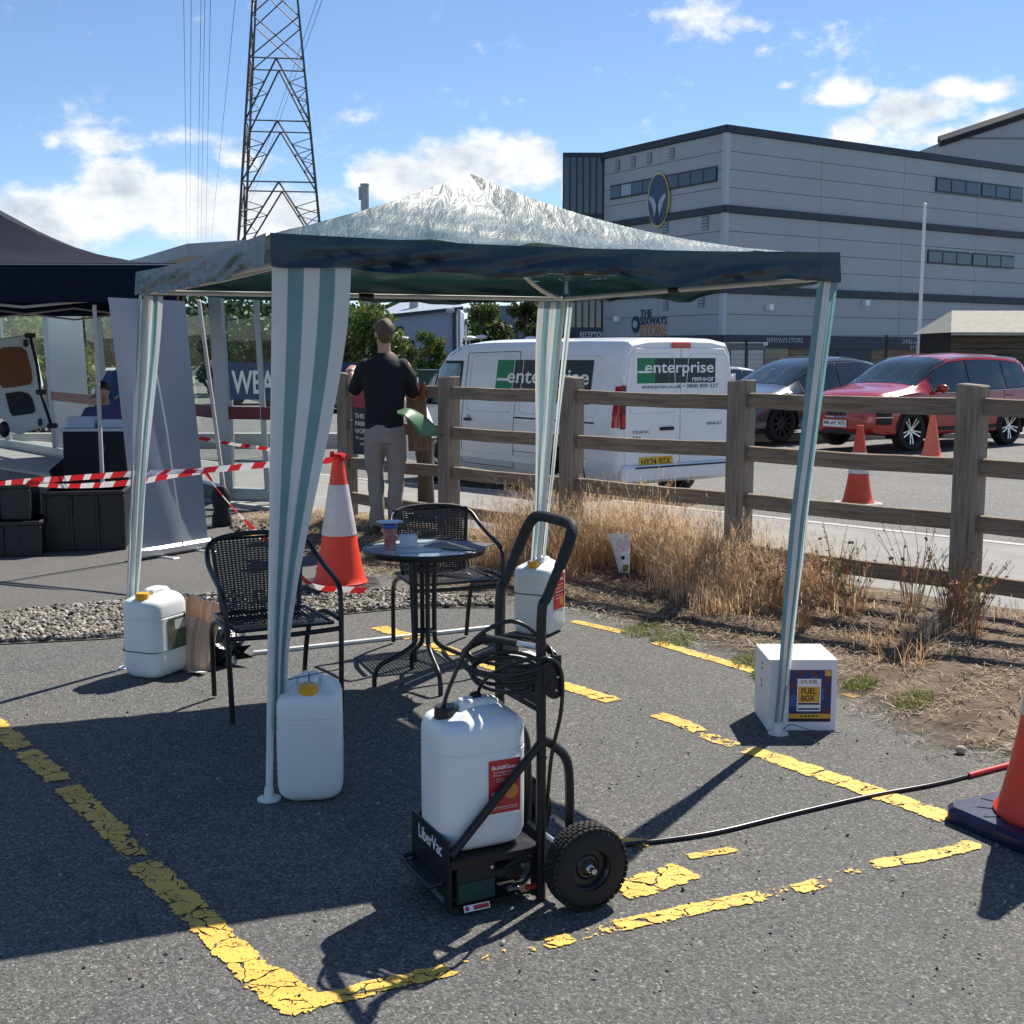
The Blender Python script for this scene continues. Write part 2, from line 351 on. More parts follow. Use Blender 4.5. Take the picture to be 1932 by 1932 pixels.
b = MB(); b.grid(24, 24, lambda u, v: (-900+1800*u, -300+1800*v, -.45)); struct('ground', b, m_far, None)
b = MB(); b.add([(-60, -10, 0), (17, -10, 0)] + [tuple(fence_xy(s, .27)) for s in (-20, FLEN+60)], [(0, 1, 2, 3)]); struct('car_park', b, m_park, None)
# verge of dry earth between the car park and the fence
b = MB(); vcols = []
def vg(u, v):
    s = -6+(FLEN+7.8)*u; e = edge_off(s)+.10*NZ.noise((s*3, 0, 0))+.05*NZ.noise((s*11, 3, 0)); off = e+(PAV0+.02-e)*v
    p = fence_xy(s, off); z = verge_z(s, off)
    if v > 0: z += .014*NZ.noise((p.x*4, p.y*4, 0))*min(1, v*4)+.006*NZ.noise((p.x*18, p.y*18, 0))*min(1, v*5)
    k = max(0, (off-e)/.9); vcols.append((min(1, k), 0, 0))
    return (p.x, p.y, z+.004 if v > 0 else .003)
b.grid(200, 36, vg); b.col = vcols
def fade_soil(m):                           # thin dust at the asphalt edge, full cover further in
    nt = m.node_tree; N = nt.nodes; L = nt.links; at = N.new('ShaderNodeAttribute'); at.attribute_name = 'col'; sp_ = N.new('ShaderNodeSeparateColor'); L.new(at.outputs['Color'], sp_.inputs[0])
    tc = N.new('ShaderNodeTexCoord'); n = N.new('ShaderNodeTexNoise'); n.inputs['Scale'].default_value = 5; n.inputs['Detail'].default_value = 8; n.inputs['Roughness'].default_value = .75; L.new(tc.outputs['Object'], n.inputs[0])
    a = N.new('ShaderNodeMath'); a.operation = 'MULTIPLY_ADD'; L.new(n.outputs[0], a.inputs[0]); a.inputs[1].default_value = 1.3; L.new(sp_.outputs[0], a.inputs[2])
    mr = N.new('ShaderNodeMapRange'); L.new(a.outputs[0], mr.inputs[0]); mr.inputs[1].default_value = .68; mr.inputs[2].default_value = 1.12
    tr = N.new('ShaderNodeBsdfTransparent'); ms = N.new('ShaderNodeMixShader'); L.new(mr.outputs[0], ms.inputs[0]); L.new(tr.outputs[0], ms.inputs[1]); L.new(N['Principled BSDF'].outputs[0], ms.inputs[2]); L.new(ms.outputs[0], N['Material Output'].inputs[0])
fade_soil(m_soil); struct('verge', b, m_soil, usecol=True)
b = MB(); b.grid(80, 3, lambda u, v: (lambda s, off: tuple(fence_xy(s, off, pav_z(s))))(-40+(FLEN+80)*u, PAV0+(PAV1-PAV0)*v)); struct('pavement', b, m_pave, None)
b = MB(); prof = [(PAV0-.03, -.1), (PAV0-.03, .002), (PAV0+.045, .002), (PAV0+.045, -.1)]
b.loft([[tuple(fence_xy(s, o_, pav_z(s)+z)) for o_, z in prof] for s in [-40+q*2 for q in range(44)]]); struct('pavement_edging', b, m_kerb)
b = MB(); prof = [(PAV1-.002, -.5), (PAV1-.002, .004), (PAV1+.105, .004), (PAV1+.125, -.016), (PAV1+.125, -.5)]
b.loft([[tuple(fence_xy(s, o_, pav_z(s)+z)) for o_, z in prof] for s in [-40+q*2 for q in range(44)]]); struct('kerb', b, m_kerb)
b = MB(); b.grid(50, 40, lambda u, v: (lambda q: (q.x, q.y, road_z(q.x)))(fence_xy(-70+(FLEN+130)*u, PAV1+.10+95*v*v))); struct('road', b, m_road, None)
# pale slab-like path on the left, beyond the gravel
path_px = [(-700, 1230), (0, 1163), (231, 1139), (425, 1122), (640, 1098), (640, 1010), (560, 985), (300, 955), (-900, 940)]
b = MB(); b.add([tuple(P(u, v, .004)) for u, v in path_px], [tuple(range(len(path_px)))]); struct('path', b, m_path, None)

# yellow bay lines: thin ragged ribbons of paint, chipped and cracked
def worn_paint():
    m = mat('yellow_road_paint', (.70, .43, .075), .6, var=.16, vscale=7, bump=.3, bscale=120)
    nt = m.node_tree; N = nt.nodes; L = nt.links; bs = N['Principled BSDF']
    at = N.new('ShaderNodeAttribute'); at.attribute_name = 'col'; sp_ = N.new('ShaderNodeSeparateColor'); L.new(at.outputs['Color'], sp_.inputs[0]); tc = N.new('ShaderNodeTexCoord')
    def mt(op, a, b=None, clamp=False):
        n = N.new('ShaderNodeMath'); n.operation = op; n.use_clamp = clamp
        for i, q in enumerate((a, b)):
            if q is None: continue
            if isinstance(q, (int, float)): n.inputs[i].default_value = q
            else: L.new(q, n.inputs[i])
        return n.outputs[0]
    def nz_(sc, det): n = N.new('ShaderNodeTexNoise'); n.inputs['Scale'].default_value = sc; n.inputs['Detail'].default_value = det; n.inputs['Roughness'].default_value = .6; L.new(tc.outputs['Object'], n.inputs[0]); return n.outputs[0]
    n1, n2 = nz_(16, 5), nz_(75, 3)
    rag = mt('ADD', mt('MULTIPLY', mt('SUBTRACT', n1, .5), 2.0), mt('MULTIPLY', mt('SUBTRACT', n2, .5), .9))
    edge = mt('ADD', mt('ABSOLUTE', mt('SUBTRACT', mt('MULTIPLY', sp_.outputs[0], 2), 1)), mt('MULTIPLY', rag, .52))      # across: 0 centre, 1 rim
    solid = mt('LESS_THAN', edge, .80)
    wear = mt('GREATER_THAN', mt('ADD', sp_.outputs[1], mt('MULTIPLY', rag, .95)), .50)                                     # how much paint is left along the line
    vo = N.new('ShaderNodeTexVoronoi'); vo.feature = 'DISTANCE_TO_EDGE'; vo.inputs['Scale'].default_value = 8
    mp = N.new('ShaderNodeMapping'); mp.inputs[3].default_value = (1, 1.6, 1); wp = N.new('ShaderNodeVectorMath'); wp.operation = 'MULTIPLY_ADD'
    nc_ = N.new('ShaderNodeTexNoise'); nc_.inputs['Scale'].default_value = 12; L.new(tc.outputs['Object'], nc_.inputs[0]); L.new(nc_.outputs['Color'], wp.inputs[0]); wp.inputs[1].default_value = (.09, .09, 0); L.new(tc.outputs['Object'], wp.inputs[2]); L.new(wp.outputs[0], mp.inputs[0]); L.new(mp.outputs[0], vo.inputs[0])
    crack = mt('GREATER_THAN', vo.outputs[0], mt('MULTIPLY', mt('SUBTRACT', n1, .36, True), .12))
    pit = mt('LESS_THAN', mt('ADD', nz_(120, 2), mt('MULTIPLY', n1, .35)), .82)
    al = mt('MULTIPLY', mt('MULTIPLY', mt('MULTIPLY', solid, wear), crack), pit)
    tr = N.new('ShaderNodeBsdfTransparent'); ms = N.new('ShaderNodeMixShader'); L.new(al, ms.inputs[0]); L.new(tr.outputs[0], ms.inputs[1]); L.new(bs.outputs[0], ms.inputs[2]); L.new(ms.outputs[0], N['Material Output'].inputs[0])
    return m
m_yel = worn_paint()
def paint(pts, width, runs):
    g = [P(u, v) for u, v in pts]; seg = [(g[i], g[i+1]) for i in range(len(g)-1)]; tot = sum((q-p).length for p, q in seg); b = MB(); n = max(4, int(tot/.025)); x = 0
    pos = []
    for p, q in seg:
        L_ = (q-p).length; k = max(1, int(L_/.025))
        for j in range(k): pos.append((p.lerp(q, j/k), (q-p).normalized(), (x+L_*j/k)/tot))
        x += L_
    pos.append((seg[-1][1], (seg[-1][1]-seg[-1][0]).normalized(), 1.0))
    vs = []; cols = []
    for p, d, t in pos:
        cov = 0; wd_ = 1
        for (t0, t1, w) in runs:
            e = .05/tot; f = min(1, max(0, (t-t0)/e+.5))*min(1, max(0, (t1-t)/e+.5)); k = f*(.34+.66*min(1, w)); 
            if k > cov: cov = k; wd_ = w
        nn = V((-d.y, d.x, 0))*width*.66*max(.8, wd_)
        for k in range(3): q = p+nn*(k-1); vs.append((q.x, q.y, .0045 if k == 1 else .004)); cols.append((k/2, cov, 0))
    m_ = len(pos); b.add(vs, [(3*i+k, 3*i+k+3, 3*i+k+4, 3*i+k+1) for i in range(m_-1) for k in (0, 1)]); b.col = cols
    struct('painted_line', b, m_yel, 60, usecol=True)
paint([(-60, 1325), (8, 1383), (62, 1430), (130, 1490), (205, 1560), (265, 1625), (335, 1690), (402, 1757), (470, 1825), (550, 1884), (588, 1900)], .09, [(0, .255, 1), (.27, .40, 1), (.425, .60, 1), (.60, .66, .5), (.675, .80, 1.05), (.805, .93, 1), (.93, 1.02, 1.25)])
paint([(565, 1900), (700, 1865), (830, 1835), (1020, 1785), (1200, 1740), (1390, 1700), (1520, 1675), (1640, 1635), (1780, 1610), (1870, 1585)], .075, [(-.02, .175, .85), (.18, .29, .08), (.29, .33, .6), (.33, .39, .10), (.39, .60, .85), (.60, .64, .1), (.64, .70, .6), (.70, .79, .06), (.79, .97, .85)])
paint([(712, 1184), (760, 1198), (830, 1222), (940, 1262), (1070, 1296), (1180, 1330), (1285, 1364), (1350, 1396), (1450, 1427), (1560, 1466), (1680, 1506), (1792, 1546)], .105, [(0, .10, 1), (.14, .22, 1), (.27, .53, .95), (.60, .68, .7), (.69, .74, .35), (.755, 1, 1)])
paint([(1078, 1172), (1160, 1190), (1290, 1228), (1420, 1266), (1450, 1276)], .09, [(0, .28, .5), (.45, 1, .9)])
paint([(1590, 1308), (1620, 1318)], .07, [(0, 1, .6)])
paint([(1160, 1588), (1225, 1592)], .06, [(0, 1, 1)])
paint([(1298, 1618), (1388, 1603)], .05, [(0, 1, .8)])
paint([(1165, 1684), (1235, 1664), (1298, 1642)], .12, [(0, 1, 1)])
paint([(-120, 842), (0, 874), (118, 908)], .12, [(0, 1, 1)])
paint([(455, 1000), (500, 1018), (545, 1040)], .10, [(0, .9, .8)])

# gravel strip
def inpoly(x, y, poly):
    c = False; j = len(poly)-1
    for i in range(len(poly)):
        (xi, yi), (xj, yj) = poly[i], poly[j]
        if (yi > y) != (yj > y) and x < (xj-xi)*(y-yi)/(yj-yi)+xi: c = not c
        j = i
    return c
def stones(name, poly_px, n, label, r0=.009, r1=.024, z=.0):
    g = [P(u, v) for u, v in poly_px]; poly = [(q.x, q.y) for q in g]; b = MB()
    x0, x1 = min(q[0] for q in poly), max(q[0] for q in poly); y0, y1 = min(q[1] for q in poly), max(q[1] for q in poly); k = 0
    while k < n:
        x, y = random.uniform(x0, x1), random.uniform(y0, y1)
        if not inpoly(x, y, poly): continue
        k += 1; r = random.uniform(r0, r1); c = random.choice([(.27, .245, .21), (.19, .18, .16), (.33, .30, .26), (.12, .115, .11), (.24, .20, .15), (.42, .39, .35)])
        Mx = MX.Translation((x, y, z+r*.35+random.uniform(0, .02))) @ MX.Rotation(random.uniform(0, 6), 4, V((random.random(), random.random(), random.random()+.1))) @ MX.Diagonal((r*random.uniform(.8, 1.4), r*random.uniform(.7, 1.1), r*random.uniform(.5, .8), 1))
        t = [(0, 0, 1), (.89, 0, .45), (.28, .85, .45), (-.72, .53, .45), (-.72, -.53, .45), (.28, -.85, .45), (.72, .53, -.45), (-.28, .85, -.45), (-.89, 0, -.45), (-.28, -.85, -.45), (.72, -.53, -.45), (0, 0, -1)]
        f = [(0,1,2),(0,2,3),(0,3,4),(0,4,5),(0,5,1),(1,6,2),(2,7,3),(3,8,4),(4,9,5),(5,10,1),(2,6,7),(3,7,8),(4,8,9),(5,9,10),(1,10,6)]
        b.add(t, f, 0, Mx, c)
    o = obj(name, b, mat('pebble', (.3, .3, .3), .85, usecol=True, var=.25, vscale=60), None, None, usecol=True); return tag(o, label, 'gravel', None, 'stuff')
grav_px = [(-60, 1222), (0, 1215), (195, 1205), (425, 1180), (553, 1168), (776, 1146), (935, 1146), (935, 1132), (776, 1122), (700, 1112), (560, 1112), (425, 1124), (231, 1139), (0, 1162), (-60, 1168)]
b = MB(); gp_ = [P(u, v, .0065) for u, v in grav_px]; b.add([tuple(q) for q in gp_], [tuple(range(len(gp_)))]); struct('gravel_bed', b, mat('gravel_bed', (.12, .11, .095), .95, var=.4, vscale=30, bump=1, bscale=90), None)
stones('gravel', grav_px, 15000, 'strip of loose brown and grey pebbles across the car park')
stones('gravel', [(560, 940), (640, 955), (650, 985), (600, 1000), (440, 1005), (430, 985), (520, 965)], 2200, 'small patch of grey gravel by the glass wall')

stones('grit', [(-50, 1300), (1932, 1300), (2000, 1900), (-50, 1950)], 420, 'tiny loose stones scattered over the bay', .003, .008)
# ------------------------------------------------------------------ post and rail fence
def wood(name, c1, c2, stretch):
    return mat(name, c1, .9, var=1, vcol=c2, vscale=9, bump=.5, bscale=38, stretch=stretch, det=8)
m_post = wood('weathered_post', (.135, .108, .082), (.34, .29, .235), (6, 6, .35))
m_rail = wood('weathered_rail', (.12, .093, .064), (.34, .27, .20), (.35, 6, 6))
fence = thing('post_and_rail_fence', 'weathered timber fence of square posts and four rails along the dry grass verge', 'fence', tuple(fence_xy(0, 0)))
def col_s(px_, py):                        # where the picture column meets the fence line
    d = pray(px_, py); n = V((-d.y, d.x, 0)); return -FE.dot(n)/FD.dot(n)
posts = [col_s(u, v) for u, v in ((1817, 1152), (1392, 1000), (1077, 960), (847, 965), (657, 975))]
posts.insert(0, 2*posts[0]-posts[1])
fang = math.atan2(FD.y, FD.x)
for i, s in enumerate(posts):
    p = fence_xy(s, 0)-fence_xy(0, 0); z = verge_z(s, 0); hgt = 1.372+random.uniform(-.015, .015); w = .15
    bb = MB(); bb.box((0, 0, hgt/2-.03), (w, w*.92, hgt+.06), bev=.008)
    for vi, q in enumerate(bb.v): bb.v[vi] = (q[0]+.006*NZ.noise((q[2]*3, i, 0)), q[1], q[2]+(.012*q[0]/w*(1 if i % 2 else -1) if q[2] > .5 else 0))
    o = obj('post', bb, m_post, fence, 30, loc=(p.x, p.y, z), rz=fang+random.uniform(-.03, .03)); o.rotation_euler.x = random.uniform(-.008, .008)
for i in range(len(posts)-1):
    s0, s1 = posts[i], posts[i+1]; z0, z1 = verge_z(s0, 0), verge_z(s1, 0)
    for k, h in enumerate((1.225, .88, .535, .19)):
        a = fence_xy(s0+.072, -.005)-fence_xy(0, 0); c_ = fence_xy(s1-.072, -.005)-fence_xy(0, 0); a.z = z0+h+random.uniform(-.012, .012); c_.z = z1+h+random.uniform(-.012, .012)
        L_ = (c_-a).length; bb = MB(); n = 8
        rings = []
        for q in range(n+1):
            t = q/n; x = L_*t-L_/2; sag = .008*sin(pi*t)*random.choice((1, .6)); hh = .052+.002*NZ.noise((t*5, i, k)); dd = .022
            rings.append([(x, -dd, -hh-sag), (x, dd, -hh-sag), (x, dd, hh-sag-.004), (x, dd*.6, hh-sag), (x, -dd*.6, hh-sag), (x, -dd, hh-sag-.004)])
        bb.loft(rings); dv = (c_-a).normalized()
        M_ = face_M((0, 0, 0), dv); M_ = MX((M_.col[0], -M_.col[2], M_.col[1], M_.col[3])).transposed(); M_.translation = (a+c_)/2
        obj('rail', bb, m_rail, fence, 30, M=M_)
# ------------------------------------------------------------------ striped party gazebo
def tarp():
    m = mat('green_tarpaulin', (.010, .060, .070), .40, spec=.8, var=.08, vscale=5)
    nt = m.node_tree; N = nt.nodes; L = nt.links; bs = N['Principled BSDF']
    tc = N.new('ShaderNodeTexCoord'); n1 = N.new('ShaderNodeTexNoise'); n1.inputs['Scale'].default_value = 7; n1.inputs['Detail'].default_value = 6; n1.inputs['Roughness'].default_value = .62
    if 'Distortion' in n1.inputs: n1.inputs['Distortion'].default_value = .8
    mpw = N.new('ShaderNodeMapping'); mpw.inputs[2].default_value = (0, 0, .7); mpw.inputs[3].default_value = (2.6, .55, 1); L.new(tc.outputs['Object'], mpw.inputs[0]); L.new(mpw.outputs[0], n1.inputs[0]); v = N.new('ShaderNodeTexVoronoi'); v.inputs['Scale'].default_value = 17; L.new(tc.outputs['Object'], v.inputs[0])
    ad = N.new('ShaderNodeMath'); ad.operation = 'MULTIPLY_ADD'; ad.inputs[1].default_value = .15; L.new(v.outputs[0], ad.inputs[0]); L.new(n1.outputs[0], ad.inputs[2])
    bp = N.new('ShaderNodeBump'); bp.inputs['Strength'].default_value = .27; bp.inputs['Distance'].default_value = .03; L.new(ad.outputs[0], bp.inputs['Height']); L.new(bp.outputs[0], bs.inputs['Normal'])
    bs.inputs['Coat Weight'].default_value = .2; bs.inputs['Coat Roughness'].default_value = .22
    tr = N.new('ShaderNodeBsdfTranslucent'); tr.inputs[0].default_value = (.01, .05, .045, 1); ms = N.new('ShaderNodeMixShader'); ms.inputs[0].default_value = .12
    L.new(bs.outputs[0], ms.inputs[1]); L.new(tr.outputs[0], ms.inputs[2]); L.new(ms.outputs[0], N['Material Output'].inputs[0])
    return m
m_tarp = tarp()
m_stw = mat('white_curtain', (.74, .75, .73), .5, trans=.35, bump=.3, bscale=30, var=.05)
m_stg = mat('teal_curtain', (.20, .35, .38), .5, trans=.4, bump=.3, bscale=30, var=.1)
GF, GR_, GB, GL_ = V((-.86, 4.41, 0)), V((1.37, 5.22, 0)), V((.31, 7.16, 0)), V((-1.93, 6.40, 0))
FTF, FTR, FTB, FTL = P(508, 1508), P(1468, 1384), P(1004, 1192), P(241, 1260)
gaz = thing('party_gazebo', 'green and white striped party gazebo with crinkled shiny roof tied to jerrycans', 'gazebo', tuple((GF+GB)/2))
GO = (GF+GB)/2
peak = V((-.20, 5.80, 2.50))-GO
ez = 2.085
cor = [q-GO+V((0, 0, ez)) for q in (GF, GR_, GB, GL_)]
def nz3(p, s, a): return a*NZ.noise(V(p)*s)
# roof: four sagging panels, then the hanging valance
b = MB()
for i in range(4):
    a, c_ = cor[i], cor[(i+1) % 4]
    def fn(u, v, a=a, c_=c_, i=i):
        e = a.lerp(c_, u); q = e.lerp(peak, v); hipsag = (.02, .085, .085, .05)[i]*(1-u)+(.02, .085, .085, .05)[(i+1) % 4]*u; sag = -4*v*(1-v)*(hipsag+.03*(1-abs(2*u-1)))-.018*sin(pi*u)*(1-v)
        w = (1-v**4)*nz3((u*3+i*9, v*9+u*5, 1), 1.6, .020)+(1-v**3)*(nz3(q, 5, .018)+nz3(q, 18, .005)); k = (1-v)*min(1, 8*min(u, 1-u)+.15)
        return (q.x, q.y, q.z+sag*(1 if v < 1 else 0)+w*k)
    b.grid(48, 26, fn)
obj('roof', b, m_tarp, gaz, 60)
b = MB()
for i in range(4):
    a, c_ = cor[i], cor[(i+1) % 4]; d = (c_-a).normalized(); nrm = V((d.y, -d.x, 0))
    if nrm.dot((a+c_)/2) < 0: nrm = -nrm
    def fn(u, v, a=a, c_=c_, nrm=nrm, i=i):
        q = a.lerp(c_, u); rip = sin(u*53+i*3+3*v)*.004+nz3((u*6+v*2, v+i*5, 1), 2, .03)+nz3((u*22+v*9, v*2, i), 1, .010)
        sag = -.018*sin(pi*u)
        drop = .118+.055*NZ.noise((u*5, i*7, 2))*min(1, 6*min(u, 1-u))+.004*sin(u*40+i)+.002*sin(u*97); kk = min(1, 10*min(u, 1-u))
        return tuple(q+nrm*(.012+.012*v+rip*v*kk)+V((0, 0, sag+.004-drop*v)))
    b.grid(90, 8, fn)
m_val = m_tarp.copy(); m_val.name = 'dark_tarpaulin'
for n_ in m_val.node_tree.nodes:
    if n_.type == 'MIX': n_.inputs[6].default_value = (.004, .020, .034, 1); n_.inputs[7].default_value = (.006, .026, .042, 1)
obj('valance', b, m_val, gaz, 60)
# poles
def foot_local(q): return q-GO
legs = [(GF, FTF), (GR_, FTR), (GB, FTB), (GL_, FTL)]
for i, (top, ft) in enumerate(legs):
    t = top-GO; t = t*.975; t.z = ez-.11; f = ft-GO
    bb = MB(); bb.tube([f+V((0, 0, .006)), f.lerp(t, .5), t], .0135, 10); obj('leg', bb, white_tube, gaz)
    bb = MB(); bb.lathe([(.045, 0), (.045, .006), (.02, .012), (.016, .05)], 20, M=MX.Translation(f)); obj('foot', bb, white_tube, gaz)
cs = [V((c_.x*.975, c_.y*.975, ez-.10)) for c_ in cor]
for i in range(4):
    a, c_ = cs[i], cs[(i+1) % 4]; bb = MB(); bb.tube([a, c_], .0125, 8); obj('eave_pole', bb, white_tube, gaz)
    bb = MB(); pk = V((peak.x, peak.y, peak.z-.07)); hs2 = (.02, .085, .085, .05)[i]; bb.tube([a.lerp(pk, k/8)+V((0, 0, -.03*sin(pi*k/8)-hs2*4*(k/8)*(1-k/8))) for k in range(9)], .0125, 8); obj('rafter_pole', bb, white_tube, gaz)
    bb = MB(); md = a.lerp(c_, .5); d_ = (c_-a).normalized(); bb.tube([md-d_*.04, md+d_*.04], .016, 8); obj('pole_joint', bb, black_plastic, gaz)
# gathered striped curtains, one on every corner leg
def curtain(i, edge_dir, wid, nstr, ph, back_dir=None, bw=0, pinch=.62, t_end=.93, wmin=.05, shift=0, fold=.5, first=0):
    top, ft = legs[i]; t = (top-GO)*.985; t.z = ez-.115; f = ft-GO; e = edge_dir.normalized(); nn = V((e.y, -e.x, 0))
    if nn.dot(t) < 0: nn = -nn
    seams = []; b = MB(); nv = 46; per = 8; nu = nstr*per; g = []
    for j in range(nv+1):
        v = j/nv*t_end; c0 = t.lerp(f, v); k = sm(0, pinch, v); w = wid*(1-k)+wmin*k
        if v > pinch: w = wmin*(1-.45*sm(pinch, 1, v))
        am = fold*(wid-w)/nstr*.26
        for q in range(nu+1):
            u = q/nu; x = u*w+shift*(1-k); y = am*sin(u*nstr*2*pi*.5*1.7+ph+v*1.2)+.008*NZ.noise((u*6, v*5, i*9))
            g.append(c0+e*x+nn*(.022+y))
    fs = []; mi = []
    for j in range(nv):
        for q in range(nu): fs.append((j*(nu+1)+q, j*(nu+1)+q+1, (j+1)*(nu+1)+q+1, (j+1)*(nu+1)+q)); mi.append((q//per+first) % 2)
    n0 = len(b.v); b.add(g, fs); b.mi = mi
    obj('curtain', b, [m_stw, m_stg], gaz, 60)
curtain(0, GR_-GF, .285, 5, .4, pinch=.78, wmin=.06, t_end=.86, fold=.75, shift=-.01)
curtain(1, GF-GR_, .10, 3, 1.2, pinch=.5, wmin=.075, t_end=.97, fold=.8, first=1, shift=-.02)
curtain(1, GB-GR_, .10, 2, .2, pinch=.5, wmin=.05, t_end=.9, fold=.8)
curtain(2, GL_-GB, .15, 4, .9, pinch=.7, wmin=.05, t_end=.93, fold=.6, first=1, shift=-.0)
curtain(2, GR_-GB, .06, 3, .1, pinch=.6, wmin=.035, t_end=.9, fold=.8)
curtain(3, GF-GL_, .07, 3, 2.2, pinch=.5, wmin=.045, t_end=.95, fold=.7)
curtain(3, GB-GL_, .10, 4, .5, pinch=.6, wmin=.05, t_end=.93, fold=.8, first=1)

# ------------------------------------------------------------------ jerrycans
m_hdpe = mat('white_polyethylene', (.74, .77, .77), .33, sss=.12, var=.03, vscale=4, bump=.02, bscale=20)
m_yelcap = mat('yellow_cap', (.72, .37, .012), .38, var=.1)
m_blkcap = mat('black_cap', (.015, .015, .015), .42)
m_label_red = mat('red_label', (.46, .035, .03), .4, var=.08)
m_badge = mat('badge_orange', (.62, .22, .05), .5)
m_twine = mat('green_twine', (.02, .10, .085), .8)
def can_ring(w, d, r, z, n=5): return [(x, y, z) for x, y in rrect(w, d, r, n)]
def jerrycan(name, label, loc, rz, cap, h=.42, w=.245, d=.29, group='white jerrycans'):
    t = thing(name, label, 'jerrycan', loc, rz, group)     # cap end towards local -y
    b = MB(); e = .0
    prof = [(0, .05), (.004, .034), (.014, .018), (.03, .007), (.055, .001), (h*.35, 0), (h*.70, 0), (h*.705, .003), (h*.715, .003), (h*.72, 0), (h*.83, .001), (h*.875, .006), (h*.91, .016), (h*.94, .032), (h*.965, .055)]
    rings = [can_ring(w-2*i_, d-2*i_, max(.014, .066-i_*.5), z) for z, i_ in prof]
    rings.append(can_ring(w-.15, d-.13, .03, h*.985)); b.loft(rings)
    # low the front of the top where the neck sits
    for q in range(len(b.v)):
        x, y, z = b.v[q]
        if z > h*.9 and y < -d*.12: k = sm(-d*.1, -d*.34, y); b.v[q] = (x, y, z-(z-h*.9)*.62*k)
    obj('body', b, m_hdpe, t, 50)
    b = MB(); hz = h*.98-.022       # moulded handle along the top
    pts = [(0, -d*.15, hz-.03), (0, -d*.13, hz+.018), (0, -d*.05, hz+.026), (0, d*.16, hz+.026), (0, d*.28, hz+.014), (0, d*.34, hz-.03)]
    for sx in (-.017, .017): b.tube([(sx, y, z) for _, y, z in bez(pts, 5)], .0165, 10)
    obj('handle', b, m_hdpe, t, 60)
    b = MB(); cy = -d*.31; cz = h*.915; n = 16
    b.lathe([(.031, cz-.03), (.031, cz)], 20, M=MX.Translation((0, cy, 0))); obj('neck', b, m_hdpe, t)
    b = MB(); prof_ = []
    for z, rr in ((cz-.006, .0365), (cz+.028, .0355), (cz+.034, .032)):
        prof_.append([((rr*(1.0 if k % 2 else .955))*cos(2*pi*k/32), cy+(rr*(1.0 if k % 2 else .955))*sin(2*pi*k/32), z) for k in range(32)])
    b.loft(prof_); obj('cap', b, cap, t, 25)
    return t
def band(t, h, w, d, r, m=m_twine, rad=.0025, name='twine'):
    b = MB(); b.tube([(x, y, h) for x, y in rrect(w+.004, d+.004, r, 5)], rad, 6, closed=True); return obj(name, b, m, t)
def red_label(t, M_, wl, hl):
    b = MB(); b.box((0, 0, .0004), (wl+.006, hl+.006, .0006)); o = obj('label_sheet', b, white_ink, t, M=M_)
    b = MB(); b.box((0, 0, .0012), (wl, hl, .0006)); o = obj('label_print', b, m_label_red, t, M=M_)
    def tx(s, cx, cy, w_, h_, bold=0.0, m=white_ink): return text('lettering', s, m, t, M_ @ MX.Translation((cx*wl, cy*hl, .0018)), w_*wl, h_*hl, bold, .0002)
    tx('BuildKleen', 0, .36, .78, .075, .01); tx('Eco-friendly Cleaner', -.02, .265, .62, .035); tx('Masonry, Stone, & Brick', .0, .215, .72, .035); tx('Professional Strength', .0, .14, .5, .022); tx('Concentrate', .0, .1, .5, .02)
    tx('BIODEGRADABLE CLEANER', 0, -.39, .82, .022); tx('Keep out of reach of children', 0, -.43, .82, .02)
    b = MB(); b.lathe([(.0, .0), (.22*wl, 0), (.22*wl, .0005), (0, .0005)], 24, M=MX.Translation((.22*wl, -.12*hl, .0016))); obj('round_badge', b, mat('badge_orange', (.62, .22, .05), .5), t, M=M_)
    b = MB(); b.box((-.3*wl, -.15*hl, .0016), (.2*wl, .09*hl, .0004)); obj('barcode_panel', b, white_ink, t, M=M_)
    b = MB()
    for k in range(8): b.box((-.3*wl+(k-3.5)*.022*wl, -.15*hl, .002), (.006*wl*(1+k % 3), .075*hl, .0003))
    obj('barcode', b, black_ink, t, M=M_)['kind'] = 'stuff'
c1 = jerrycan('jerrycan', 'plain white jerrycan with yellow cap tied to the nearest gazebo leg', tuple(P(588, 1492)), R(7), m_yelcap, .45, .245, .29)
b = MB(); b.tube(bez([(-.13, -.02, .43), (-.09, -.06, .452), (.01, -.03, .465), (.12, .10, .45)], 6), .0022, 6); b.tube([(-.125, -.04, .44), (-.145, .0, .43), (-.13, .03, .44)], .003, 6); obj('twine', b, m_twine, c1)
c2 = jerrycan('jerrycan', 'white jerrycan with yellow cap and dark photo label beside a paper bag', tuple(P(296, 1270)), R(-23), m_yelcap, .45, .24, .29)
band(c2, .145, .24, .29, .055)
M_ = face_M((.1222, .03, .225), (0, 1, 0)); b = MB(); b.box((0, 0, .0005), (.16, .165, .001)); obj('label_sheet', b, mat('photo_label', (.02, .035, .018), .4, var=1, vcol=(.16, .19, .12), vscale=22), c2, M=M_)
b = MB(); b.box((.02, .045, .0014), (.09, .05, .0006)); obj('label_title', b, mat('pale_print', (.5, .53, .5), .5), c2, M=M_)
c3 = jerrycan('jerrycan', 'white jerrycan with yellow cap and small red label at the far gazebo leg', tuple(P(1018, 1192)), R(-27), m_yelcap, .45, .25, .29)
band(c3, .255, .25, .29, .055, black_plastic, .003, 'strap')
M_ = face_M((.1272, .005, .26), (0, 1, 0)); b = MB(); b.box((0, 0, .0005), (.15, .21, .001)); obj('label_sheet', b, m_label_red, c3, M=M_)
text('lettering', 'BuildKleen', white_ink, c3, M_ @ MX.Translation((0, .075, .0014)), .11, .016, .01, .0002)
for k in range(5): text('lettering', 'Masonry Stone Brick', white_ink, c3, M_ @ MX.Translation((0, .04-.02*k, .0014)), .1, .007, 0, .0002)
